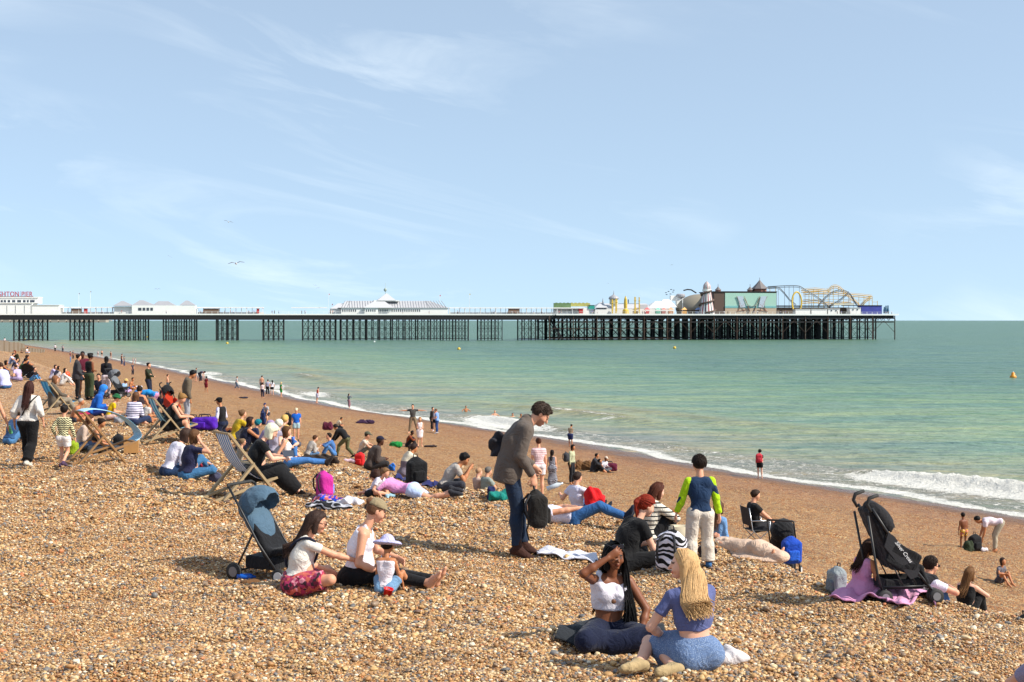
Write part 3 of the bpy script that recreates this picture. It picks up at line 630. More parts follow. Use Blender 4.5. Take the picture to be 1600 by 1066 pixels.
def make_hair(J, style, col, h, root, rs, hat=False):
    TH, T2, hs = J['TH'], J['T2'], J['hs']; H = lambda x, y, z: hf(J, x, y, z); L = []; paths = []; rnd = random.Random(rs)
    up = TH @ v3(0, 0, 1); fw = TH @ v3(0, 1, 0)
    g = {'short': .008, 'crop': .004, 'bald': .003, 'spiky': .006, 'long': .006, 'vlong': .006, 'wavy': .006, 'pony': .007, 'bun': .007}.get(style, .012)
    ncut = TH @ unit(v3(0, .80, -.60)); hl = (H(0, .050, .052), ncut)
    cuts = [hl]
    if style in ('short', 'crop', 'bald', 'pony', 'bun', 'curly', 'spiky'): cuts.append((H(0, 0, -.045 if style != 'bald' else .0), TH @ unit(v3(0, .55, -.83))))
    L.append(ell(H(0, -.014, .027), v3(.080, .098, .093) * hs + g, TH, .01, cuts=cuts))
    if style in ('short', 'spiky', 'curly', 'bob', 'long', 'pony', 'bun') and h < .025 and not hat:
        L.append(ell(H(0, .045, .088), v3(.055, .036, .026) * hs, TH, .015))
    if style == 'spiky':
        for i in range(46):
            a, b = rnd.uniform(-1, 1), rnd.uniform(-.8, 1.0); p0 = H(a * .06, b * .07, .09 - .03 * (a * a + b * b)); L.append(cone(p0, p0 + TH @ v3(a * .03 + rnd.uniform(-.014, .014), .022 + b * .012, .034 + rnd.uniform(0, .022)), .012, .003, .006))
    if style in ('curly', 'afro'):
        rr = .11 if style == 'afro' else .092
        for i in range(60 if h < .03 else 24):
            th, ph = rnd.uniform(0, 2 * PI), rnd.uniform(-.35, 1.2); d = v3(math.cos(th) * math.cos(ph), math.sin(th) * math.cos(ph), math.sin(ph))
            if d[1] > .35 and d[2] < .45: continue
            L.append(ell(H(*(d * rr * v3(.92, 1.0, 1.0) + v3(0, -.014, .027))), v3(1, 1, 1) * rnd.uniform(.018, .028) * (1.4 if style == 'afro' else 1), None, .008))
    if hat: g -= .008; L[0] = ell(H(0, -.014, .022), v3(.078, .095, .085) * hs + .006, TH, .01, cuts=cuts)
    if h < .0135 and not hat and style in ('short', 'crop', 'bob', 'pony', 'bun', 'spiky'):
        rad = v3(.080, .098, .093) + g; bd = unit(v3(0, -.9, .35 if style == 'bun' else .1))
        def onsk(d, o=.0): return H(*(v3(0, -.014, .027) + unit(d) * (rad + o)))
        for i in range(420):
            th, ph = rnd.uniform(0, 2 * PI), math.asin(rnd.uniform(-.45, 1)); d = v3(math.cos(th) * math.cos(ph), math.sin(th) * math.cos(ph), math.sin(ph))
            if d[1] * .8 - d[2] * .6 > .10 or (d[2] < -.1 and d[1] > -.3): continue
            if style in ('pony', 'bun'):
                if rnd.random() < .5: d = unit(v3(d[0], abs(d[1]) * .6 + .25, max(d[2], .25)))
                paths.append([onsk(d * (1 - f_) + bd * f_, .002 + rnd.uniform(0, .003)) for f_ in np.linspace(0, .97, 6)])
            elif style == 'bob': paths.append([onsk(d + v3(0, -.1, -1) * f_, .004 + .004 * f_) for f_ in np.linspace(0, .9, 5)])
            else:
                cb = v3(rnd.uniform(-.35, .35), .8, -.1 + rnd.uniform(-.3, .3)) if d[1] > -.3 else v3(rnd.uniform(-.2, .2), .1, -1); ln_ = .30 if style != 'crop' else .16; ou = .012 if style == 'spiky' else .006
                paths.append([onsk(d + cb * ln_ * f_, .001 + ou * f_) for f_ in np.linspace(0, 1, 4)])
    elif h < .022 and not hat and style in ('short', 'crop', 'bob'):
        nt = 150 if h < .012 else 70
        for i in range(nt):
            th, ph = rnd.uniform(0, 2 * PI), math.asin(rnd.uniform(-.25, 1)); d = v3(math.cos(th) * math.cos(ph), math.sin(th) * math.cos(ph), math.sin(ph))
            if (d[1] > .55 and d[2] < .5) or (abs(d[0]) > .6 and d[1] > .1 and d[2] < .05): continue
            p0 = v3(0, -.014, .027) + d * (v3(.080, .098, .093) + g + .001)
            comb = {'pony': v3(0, -1, .15), 'bun': v3(0, -1, .3), 'short': v3(d[0] * .4, .75, -.55), 'crop': v3(0, .6, -.6)}.get(style, v3(d[0] * .9, -.35, -1.1)); comb = unit(comb - d * np.dot(comb, d) + v3(rnd.uniform(-.25, .25), rnd.uniform(-.25, .25), rnd.uniform(-.2, .2)))
            ln_ = {'short': .035, 'crop': .02}.get(style, .055) * rnd.uniform(.7, 1.3); r_ = rnd.uniform(.006, .011) * (.8 if style == 'crop' else 1)
            L.append(cone(H(*p0), H(*(p0 + comb * ln_ * .6 + d * (.004 if style == 'short' else .0) - d * ln_ * ln_ * 2.2)), r_, r_ * .5, .004))
    dn = v3(0, 0, -1) if abs(J['P']['lean']) < 45 else T2 @ v3(0, 0, -1)
    back = T2 @ v3(0, -1, 0)
    if style == 'bob':
        for s in (-1, 1): L.append(cone(H(s * .055, -.03, .01), H(s * .062, .0, -.05) + dn * .05, .050 * hs, .038, .02, flat=.75, ax=TH @ v3(1, 0, 0)))
        L.append(cone(H(0, -.065, .0), H(0, -.06, -.05) + dn * .06, .065 * hs, .055, .02, flat=.7, ax=fw))
    if style in ('long', 'vlong', 'wavy'):
        ln = {'long': .25, 'vlong': .37, 'wavy': .20}[style]; wv = {'long': 1.0, 'vlong': 1.15, 'wavy': 1.3}[style]
        p0 = H(0, -.055, .02); p1 = H(0, -.07, -.07); p2 = J['neck'] + back * .115 + dn * .10; p3 = J['neck'] + back * (.155 + .25 * max(0, math.sin(R(J['P']['lean'] + J['P']['lean2'])) * -1)) + T2 @ v3(0, 0, -ln)
        for a, b, ra, rb in ((p0, p1, .078, .076), (p1, p2, .076, .070 * wv), (p2, p3, .060 * wv, .010)): L.append(cone(a, b, ra, rb, .03, flat=.34, ax=back))
        for s in (-1, 1): L.append(cone(H(s * .060, -.015, .01), H(s * .062, -.01, -.075) + dn * .03, .038, .030, .02))
        if h < .022:
            for i in range(420 if h < .012 else 70):
                u = rnd.uniform(-1, 1); o = T2 @ v3(u, 0, 0); q = lambda p, w, z=0: p + o * w + back * (.050 * math.sqrt(max(0, 1 - u * u)) + z + rnd.uniform(-.004, .006))
                ph_ = rnd.uniform(0, 6); cv = curve(([] if hat else [H(u * .025, rnd.uniform(-.04, .045), .125)]) + [H(u * .096 * (1 if not hat else .9), -.008 - .112 * (1 - abs(u) ** 2.2), .045 + rnd.uniform(-.01, .01)), q(p1, .084, .012), q(p2, .088 * wv), q(p3, .075 * wv + rnd.uniform(-.02, .02)) + dn * rnd.uniform(-.07, .07)], 11)
                paths.append([c_ + (T2 @ v3(1, 0, 0)) * .010 * wv * math.sin(k_ * 1.1 + ph_) * (k_ / 10) for k_, c_ in enumerate(cv)])
    if style == 'pony':
        b = H(0, -.118, .04); L.append(ell(b, v3(.022, .022, .022), None, .01)); pt = [b, b + back * .04 + dn * .05, b + back * .035 + dn * .14, b + back * .01 + dn * .25]
        for i in range(3): L.append(cone(pt[i], pt[i + 1], .030 - .004 * i, .030 - .006 * i, .015))
        if h < .022:
            for i in range(26): o = v3(rnd.uniform(-1, 1), rnd.uniform(-1, 1), 0) * .02; paths.append(curve([p_ + o * w for p_, w in zip(pt, (.6, 1.2, 1.3, 1.0))] + [pt[3] + dn * rnd.uniform(.0, .05) + o], 7))
    if style == 'bun': L.append(ell(H(0, -.10, .07), v3(.042, .042, .038), None, .012))
    V, Q = sdf_mesh('hair', L, min(h, .02) if h < .03 else h, fold=(.002 if style in ('long', 'vlong', 'wavy') else .003) if h < .02 else 0, fs=45)
    if paths:
        v, f = strands(paths, .0052 if h < .012 else .010, .0022, 4); Q = np.concatenate([Q, f + len(V)]); V = np.concatenate([V, v])
    return add_mesh('hair', V, Q, hairmat(col), root)
def make_hat(J, kind, col, h, root, pat=None, col2=None):
    TH, hs = J['TH'], J['hs']; H = lambda x, y, z: hf(J, x, y, z); L = []; up = TH @ v3(0, 0, 1)
    if kind == 'cap':
        L.append(ell(H(0, -.012, .045), v3(.090, .108, .090) * hs, TH, .01, cuts=[(H(0, 0, .045), -up)]))
        L.append(ell(H(0, .105, .050), v3(.066, .075, .010) * hs, TH @ rot((1, 0, 0), -14), .012, cuts=[(H(0, .04, 0), TH @ v3(0, -1, 0))]))
    elif kind in ('sun', 'bucket'):
        b = .185 if kind == 'sun' else .135
        L.append(ell(H(0, -.010, .05), v3(.092, .106, .090) * hs, TH, .02, cuts=[(H(0, 0, .035), -up)]))
        L.append(ell(H(0, -.005, .040), v3(b * .9, b * .98, .022) * hs, TH, .02)); L.append(ell(H(0, -.012, .022), v3(b, b * 1.08, .030) * hs, TH, .02)); L.append(ell(H(0, -.005, .0), v3(.088, .1, .03) * hs, TH, .01, sub=True))
    elif kind in ('beanie', 'hood', 'scarf'):
        e = .02 if kind != 'beanie' else .012
        L.append(ell(H(0, -.016, .032), v3(.082, .098, .095) * hs + e, TH, .01, cuts=[(H(0, .055, .03 if kind == 'beanie' else -.02), TH @ unit(v3(0, .85, -.5)))]))
        if kind == 'hood': L.append(cone(H(0, -.05, -.03), H(0, -.05, -.12), .075, .085, .04))
        if kind == 'scarf': L.append(cone(H(0, -.05, -.04), H(0, -.03, -.11), .06, .07, .03))
    V, Q = sdf_mesh('hat', L, min(h, .016)); return add_mesh('hat' if kind not in ('cap', 'scarf') else {'cap': 'cap', 'scarf': 'headscarf'}[kind], V, Q, cloth(col, pat, col2), root)
def vox(d): return max(.0085, min(.034, d / 1408 * .95))
NPEOPLE = [0]
def person(loc, head, pose='stand', s=1.0, fem=False, kid=0, fat=0, tone='w', top=None, bot=None, shoe=None, hair=('short', '3a2a1e'), hat=None, h=None, label='', group=None, under=0, beard=False, water=False, brow='3a2a1e', lips=None):
    """top=(kind,colour,pattern,colour2) kind tee|long|tank|strap|crop|jacket|dress|ldress ; bot=(kind,...) trousers|jeans|shorts|skirt|lskirt|brief"""
    NPEOPLE[0] += 1; sd = NPEOPLE[0]
    loc = v3(loc); d = loc[1]; h = (h or vox(d)) / s
    J = skeleton(pose, fem, kid, fat); P = J['P']
    root = empty('person', tuple(loc), -R(head), s, label=label, cat='child' if kid > .3 else 'person', group=group)
    if hasattr(root, 'empty_display_size'): root.empty_display_size = .1
    fl = .0 if water else None
    B = torso(J)
    for q, sg in (('l', -1), ('r', 1)):
        B += upper(J, q) + lower_arm(J, q)
        B += thigh(J, q) + shin(J, q)
        cu = P['curl'] if q == 'l' or P['curlr'] is None else P['curlr']
        hand(B, J['w' + q], J['hd' + q], J['pn' + q], sg, h, cu, .93 if fem else 1.0)
        if not shoe: foot(B, J['a' + q], J['fd' + q], J['a' + q] - J['k' + q], 0, h)
    head_prims(J, h, B)
    V, Q = sdf_mesh('body', B, h, floor=fl)
    me = np_mesh('body', V, Q); c = v3(TONES[tone]); C = np.repeat(c[None], len(V), 0)
    if h < .02:
        q = (V - J['hc']) @ J['TH'] / J['hs']; fr = q[:, 1] > .055
        for sx in (-1, 1):
            e = np.hypot((q[:, 0] - sx * .031) / 1.25, q[:, 2] - .004); C[fr & (e < .010)] = c * .55 + .12 if h < .0095 else hexc('3a2620'); C[fr & (np.hypot(q[:, 0] - sx * .031, q[:, 2] - .004) < .0062)] = hexc('241812')
            e = (np.abs(q[:, 0] - sx * .033) < .018) & (np.abs(q[:, 2] - .027 + .25 * np.abs(q[:, 0] - sx * .028)) < .0055); C[fr & e] = hexc(brow)
        e = (np.abs(q[:, 0]) < .023) & (np.abs(q[:, 2] + .0575) < .010 - .0003 / .023 * 0); C[(q[:, 1] > .07) & e] = c * v3(lips or (.82, .50, .50))
        if beard: C[(q[:, 1] > .02) & (q[:, 2] < -.035) & (q[:, 2] > -.13) & ~((q[:, 1] > .07) & e)] = c * .62
    vattr(me, 'Col', C); link('body', me, MSKIN, root)
    gs = 0
    if top:
        kd, col, pat, c2 = (list(top) + [None] * 4)[:4]; T1, T2 = J['T1'], J['T2']; fold = (.0075 if h < .012 else .006) if h < .026 else 0; L = []
        loose = {'jacket': .024, 'hood': .030, 'blouse': .028, 'long': .015, 'tee': .012, 'shirt': .02, 'croptank': .017}.get(kd, .009)
        bt = {'tee': .02, 'long': .025, 'tank': .0, 'strap': .0, 'crop': .185, 'croptank': .20, 'halter': .10, 'jacket': -.16, 'hood': -.06, 'blouse': .0, 'shirt': -.05, 'dress': None, 'ldress': None, 'bikini': .22, 'poncho': None}[kd]
        tp = {'strap': -.075, 'bikini': -.10, 'dress': -.03, 'ldress': -.03, 'halter': -.05, 'croptank': -.055, 'tank': -.01}.get(kd, .02)
        L += torso_cut(J, bt, tp, loose)
        if kd == 'jacket':
            T_ = T1 @ v3(0, 0, 1); L.append(cone(J['pel'] + T1 @ v3(-.06, -.02, -.13), J['pel'] + T1 @ v3(-.05, -.01, .25), .135, .12, .06, cuts=[(J['pel'] - T_ * .16, -T_)])); L.append(cone(J['pel'] + T1 @ v3(.06, -.02, -.13), J['pel'] + T1 @ v3(.05, -.01, .25), .135, .12, .06, cuts=[(J['pel'] - T_ * .16, -T_)]))
        if kd in ('croptank', 'tank', 'crop', 'halter') or (kd == 'tee' and fem):
            tl_ = .55 if kd in ('croptank', 'halter') else .28
            for p_ in L: p_['cuts'].append((J['neck'] + T2 @ v3(0, .045, -.03 if tl_ < .5 else -.075), T2 @ unit(v3(0, tl_, 1))))
        if kd == 'croptank':
            for sx in (-1, 1): a = J['neck'] + T2 @ v3(sx * .105, .085, -.11); b = J['neck'] + T2 @ v3(sx * .115, -.01, -.005); e = J['neck'] + T2 @ v3(sx * .105, -.085, -.11); L += [cone(a, b, .030, .026, .02), cone(b, e, .026, .030, .02)]
        for q in 'lr':
            if kd in ('tee', 'blouse', 'shirt', 'crop') or (kd == 'dress' and pat != 'strap'): 
                L += upper(J, q, loose if kd != 'blouse' else .03, frac=.55 if kd != 'blouse' else 1.1, cut=True)
                if kd == 'blouse': L += lower_arm(J, q, .028)[:1]
            if kd in ('long', 'jacket', 'hood'): L += upper(J, q, loose * .8) + lower_arm(J, q, loose * .75, cut=True)
            if kd == 'halter' or kd == 'strap':
                sx = -1 if q == 'l' else 1; a = J['neck'] + T2 @ v3(sx * .085, .085, -.09); b = J['neck'] + T2 @ v3(sx * .075, -.01, .012); e = J['neck'] + T2 @ v3(sx * .08, -.075, -.10)
                w = .012 if kd == 'strap' else .022; L += [cone(a, b, w, None, .01), cone(b, e, w, None, .01)]
        if kd in ('dress', 'ldress', 'poncho'):
            K = .10; gl = .012
            for q in 'lr':
                L += thigh(J, q, gl, k=K) if kd == 'ldress' else thigh(J, q, gl, k=K, frac=.85, cut=True)
                if kd == 'ldress': L += shin(J, q, .045, k=K, frac=.85, cut=True, flare=.03)
            L.append(cone((J['hl'] + J['hr']) / 2, (J['kl'] + J['kr']) / 2 if kd == 'ldress' else (J['hl'] + J['hr']) / 2 * .25 + (J['kl'] + J['kr']) / 2 * .75, .11, .12, .1))
        if kd in ('hood', 'jacket') and not hat: L.append(cone(J['neck'] + T2 @ v3(-.05, -.07, .0), J['neck'] + T2 @ v3(.05, -.07, .0), .042 if kd == 'hood' else .026, None, .03))
        if kd == 'jacket': L.append(cone(J['neck'] + T2 @ v3(0, -.03, .03), J['neck'] + T2 @ v3(0, .0, .02), .066, .062, .02))
        if len(top) > 4:
            SL = []
            for q in 'lr': SL += upper(J, q, loose * .8 + .006) + lower_arm(J, q, loose * .75 + .004, cut=True)
            V, Q = sdf_mesh('sleeve', SL, h, fold=fold); add_mesh('sleeves', V, Q, cloth(top[4]), root)
        if kd == 'croptank': fold = .002
        V, Q = sdf_mesh('top', L, h, fold=fold, floor=fl, seed=sd)
        add_mesh({'tee': 'shirt', 'long': 'jumper', 'tank': 'vest', 'strap': 'camisole', 'crop': 'crop_top', 'croptank': 'crop_top', 'jacket': 'jacket', 'hood': 'hoodie', 'blouse': 'blouse', 'shirt': 'shirt', 'dress': 'dress', 'ldress': 'long_dress', 'bikini': 'bikini_top', 'halter': 'halter_top', 'poncho': 'towel_wrap'}[kd], V, Q, cloth(col, pat, c2), root)
    if bot:
        kd, col, pat, c2 = (list(bot) + [None] * 4)[:4]; T1 = J['T1']; L = []; fold = (.0065 if h < .012 else .005) if h < .026 else 0
        g = .012 if kd in ('brief', 'jeans', 'leggings') else .020
        hw_ = .085 if (top is None or top[0] in ('crop', 'croptank', 'strap', 'halter', 'tank', 'bikini', 'blouse')) else .04
        wc = [(J['pel'] + T1 @ v3(0, 0, hw_), T1 @ v3(0, 0, 1))]
        for p_ in torso(J, .014 if hw_ > .05 else .006)[:5]: p_['cuts'] = wc; L.append(p_)
        for q in 'lr':
            if kd in ('trousers', 'jeans', 'leggings', 'wide'):
                fw_ = .02 if kd == 'wide' else 0
                L += thigh(J, q, g + fw_) + shin(J, q, g * .9 + fw_, frac=.93, cut=True, flare=.006 + fw_)
            if kd == 'shorts': L += thigh(J, q, g + .004, frac=.62, cut=True, flare=.012)
            if kd == 'skirt': L += thigh(J, q, .028, k=.12, frac=.8, cut=True, flare=.01)
            if kd == 'lskirt': L += thigh(J, q, .03, k=.12) + shin(J, q, .04, k=.12, frac=.85, cut=True, flare=.03)
        if kd == 'skirt': L.append(cone((J['hl'] + J['hr']) / 2, ((J['hl'] + J['hr']) + (J['kl'] + J['kr'])) / 4, .10, .11, .1))
        if kd == 'lskirt': L.append(cone((J['hl'] + J['hr']) / 2, (J['kl'] + J['kr']) / 2, .10, .11, .1)); L.append(cone((J['kl'] + J['kr']) / 2, ((J['kl'] + J['kr']) + (J['al'] + J['ar'])) / 4, .10, .10, .1))
        V, Q = sdf_mesh('bottom', L, h, fold=fold, floor=fl, seed=sd + 3)
        add_mesh({'trousers': 'trousers', 'jeans': 'jeans', 'leggings': 'leggings', 'wide': 'wide_trousers', 'shorts': 'shorts', 'skirt': 'skirt', 'lskirt': 'long_skirt', 'brief': 'swim_shorts'}[kd], V, Q, cloth(col, pat or ('denim' if kd == 'jeans' else None), c2), root)
    if shoe:
        for q in 'lr':
            L = []; foot(L, J['a' + q], J['fd' + q], J['a' + q] - J['k' + q], .009, h, bare=False)
            if shoe[0] == 'boot': L.append(cone(J['a' + q] + unit(J['k' + q] - J['a' + q]) * .10, J['a' + q], .050, .046, .02))
            V, Q = sdf_mesh('shoe', L, h); add_mesh('boot' if shoe[0] == 'boot' else 'shoe', V, Q, cloth(shoe[1]), root)
    if hair and hair[0] != 'none': make_hair(J, hair[0], hair[1], h, root, sd, bool(hat))
    if hat: make_hat(J, hat[0], hat[1], h, root, *hat[2:4])
    root['J'] = 0; del root['J']
    return root, J
def at_px(px, py, Y=None, dz=0):
    if Y is None or Y < 0: g = ground_at(px, py, 6 if Y is None else -Y); return v3(g.x, g.y, g.z + dz)
    x = (px - 800) / FPX * Y; return v3(x, Y, gz(x, Y) + dz)
# ================================================================ PROPS
WOOD = plain('deckchair_wood', hexc('8d673c'), .55, var=.25, scale=6); WOODG = plain('weathered_wood', hexc('9c8664'), .65, var=.25, scale=6)
BLK = plain('black_plastic', (.012, .012, .014), .45); BLKF = plain('black_fabric', (.016, .016, .02), .85, bmp=.3); STEEL = plain('brushed_steel', (.45, .46, .48), .3, metal=.9); RUB = plain('rubber', (.02, .02, .02), .75)
WHP = plain('white_paint', (.72, .72, .70), .5, var=.05); REDP = plain('red_plastic', hexc('d01010'), .35, var=.03)
def stripe_mat(a, b, n):
    m, t, p = mat_new('canvas_stripes'); uv = N(t, 'ShaderNodeAttribute', attribute_name='u').outputs['Fac']
    fr = M_(t, 'FRACT', M_(t, 'MULTIPLY', uv, n)); t.links.new(mixc(t, M_(t, 'GREATER_THAN', fr, .5), hexc(a), hexc(b)), p.inputs['Base Color']); p.inputs['Roughness'].default_value = .85
    # light passes through thin canvas
    p.inputs['Transmission Weight'].default_value = 0; return m
def deckchair(loc, head, s, label, colors=('2f8fc4', 'dfe9ee', 4), wood=None, billow=False, group='wooden deckchairs'):
    wd = wood or WOODG
    r = empty('deckchair', tuple(loc), -R(head), s, label=label, cat='deckchair', group=group)
    # local: the sitter faces +y
    w = .29
    def rails(a, b, wd_, name, cross):
        m = MB()
        for sx in (-1, 1): m.bar((sx * wd_, a[0], a[1]), (sx * wd_, b[0], b[1]), .036, .068, up=(1, 0, 0))
        for t_ in cross: q = (a[0] + (b[0] - a[0]) * t_, a[1] + (b[1] - a[1]) * t_); m.bar((-wd_, q[0], q[1]), (wd_, q[0], q[1]), .03, .03)
        m.build(name, wd, r, bevel=.003)
    rails((-.40, 1.02), (.42, .0), w, 'back_frame', (.0, .96)); rails((-.62, .03), (.62, .40), w - .035, 'seat_frame', (.02, 1)); rails((-.50, .04), (-.02, .56), w + .035, 'prop_frame', (1,))
    if billow: path = [(-.40, 1.03), (-.20, 1.07), (.12, 1.02), (.42, .90), (.66, .70), (.76, .52), (.64, .41)]
    else: path = [(-.40, 1.03), (-.30, .78), (-.14, .52), (.08, .34), (.32, .30), (.52, .35), (.62, .40)]
    pts = curve([(0, y, z) for y, z in path], 26); nc = 17; V = []; U = []
    for q in pts:
        for k in range(nc): u = k / (nc - 1); V.append((-(w - .05) + 2 * (w - .05) * u, q[1], q[2] + .012 * math.sin(u * PI) * (1 if billow else -1))); U.append(u)
    me = np_mesh('canvas', V, grid_faces(len(pts), nc)); vattr(me, 'u', U); o = link('canvas', me, stripe_mat(*colors), r); sd = o.modifiers.new('thickness', 'SOLIDIFY'); sd.thickness = .004
    return r
def bag(loc, head, label, col='15151a', s=1.0, pat=None, col2=None, pocket=None, name='backpack', cat='backpack', lean=0, group=None, straps=True):
    r = empty(name, tuple(loc), -R(head), s, label=label, cat=cat, group=group); Rm = rot((1, 0, 0), lean); hh = max(.010, vox(loc[1])) / s
    L = [boxp(Rm @ v3(0, 0, .20), (.10, .05, .13), Rm, .06, .03), ell(Rm @ v3(0, -.02, .33), (.13, .09, .13), Rm, .06), ell(Rm @ v3(0, 0, .09), (.16, .11, .09), Rm, .05)]
    V, Q = sdf_mesh('bag', L, hh, fold=.006, fs=14, seed=loc[0] * 7); add_mesh('bag_body', V, Q, cloth(col, pat, col2), r)
    V, Q = sdf_mesh('bag', [boxp(Rm @ v3(0, .11, .15), (.07, .012, .06), Rm, .03, .02)], hh, fold=.003, fs=20); add_mesh('pocket', V, Q, cloth(pocket or col), r)
    if straps:
        for sx in (-1, 1):
            m = MB(); m.tube([Rm @ v3(sx * .06, -.10, .40), Rm @ v3(sx * .10, -.16, .32), Rm @ v3(sx * .11, -.15, .18), Rm @ v3(sx * .10, -.09, .06)], .014, 6); m.build('strap', BLKF, r, True)
    m = MB(); m.tube([Rm @ v3(-.04, -.04, .45), Rm @ v3(-.03, -.05, .50), Rm @ v3(.03, -.05, .50), Rm @ v3(.04, -.04, .45)], .009, 6); m.build('handle', BLKF, r, True)
    return r
def heap(loc, size, label, col, name='clothes_pile', cat='clothes', pat=None, col2=None, seed=0, head=0, group=None, fold=.02):
    rr = random.Random(seed + 5); sx, sy, sz = size; h = max(.011, min(.03, vox(loc[1]))); L = []
    for i in range(7): a = rr.uniform(-.55, .55); b = rr.uniform(-.5, .5); L.append(ell((a * sx / 2, b * sy / 2, sz * rr.uniform(.1, .35)), (sx * rr.uniform(.18, .28), sy * rr.uniform(.2, .32), sz * rr.uniform(.3, .6)), rot((0, 0, 1), rr.uniform(-40, 40)), .03))
    V, Q = sdf_mesh('heap', L, h, fold=min(fold, sz * .14), fs=16, floor=-.02, seed=seed); me = np_mesh('heap', V, Q)
    o = link(name, me, cloth(col, pat, col2), None, label=label, cat=cat, group=group); o.location = tuple(loc); o.rotation_euler = (0, 0, -R(head)); return o
def holdall(loc, head, label, col, s=1.0, group=None):
    r = empty('holdall', tuple(loc), -R(head), s, label=label, cat='bag', group=group); hh = max(.012, vox(loc[1])) / s
    V, Q = sdf_mesh('bag', [boxp((0, 0, .15), (.22, .07, .07), None, .07, .03), ell((.1, 0, .2), (.16, .13, .11), None, .06), ell((-.13, 0, .18), (.14, .12, .10), None, .06)], hh, fold=.008, fs=13, floor=0, seed=loc[0]); add_mesh('bag_body', V, Q, cloth(col), r)
    for sy in (-1, 1): m = MB(); m.tube([(-.14, sy * .08, .22), (-.10, sy * .07, .36), (.10, sy * .07, .36), (.14, sy * .08, .22)], .014, 6); m.build('handle', BLKF, r, True)
    V, Q = sdf_mesh('pocket', [boxp((-.06, -.155, .12), (.10, .008, .05), None, .025, .02)], hh); add_mesh('pocket', V, Q, cloth(col), r)
    return r
def towel(corners, label, col, pat=None, col2=None, name='towel', cat='towel', wav=.02, group=None, seed=0, lift=.035):
    P = [v3(c) for c in corners]; n = 40; V = []
    for i in range(n):
        for j in range(n):
            u, v = i / (n - 1), j / (n - 1); ue = u + .02 * math.sin(9 * v + seed); ve = v + .03 * math.sin(7 * u + seed)
            q = P[0] * (1 - ue) * (1 - ve) + P[1] * ue * (1 - ve) + P[2] * ue * ve + P[3] * (1 - ue) * ve
            z = gz(q[0], q[1]) + lift + wav * (math.sin(11 * u + 4 * v + seed) * math.sin(9 * v - 3 * u) * .7 + .3 * math.sin(23 * u + 2 * math.sin(11 * v))); V.append((q[0], q[1], z))
    me = np_mesh('towel', V, grid_faces(n, n)); o = link(name, me, cloth(col, pat, col2), None, label=label, cat=cat, group=group); m = o.modifiers.new('thickness', 'SOLIDIFY'); m.thickness = .012; return o
def wheel(m, c, r, w=.035, n=20): m.lathe([(r * .55, -w / 2), (r, -w / 2), (r, w / 2), (r * .55, w / 2)], c, n, 0)
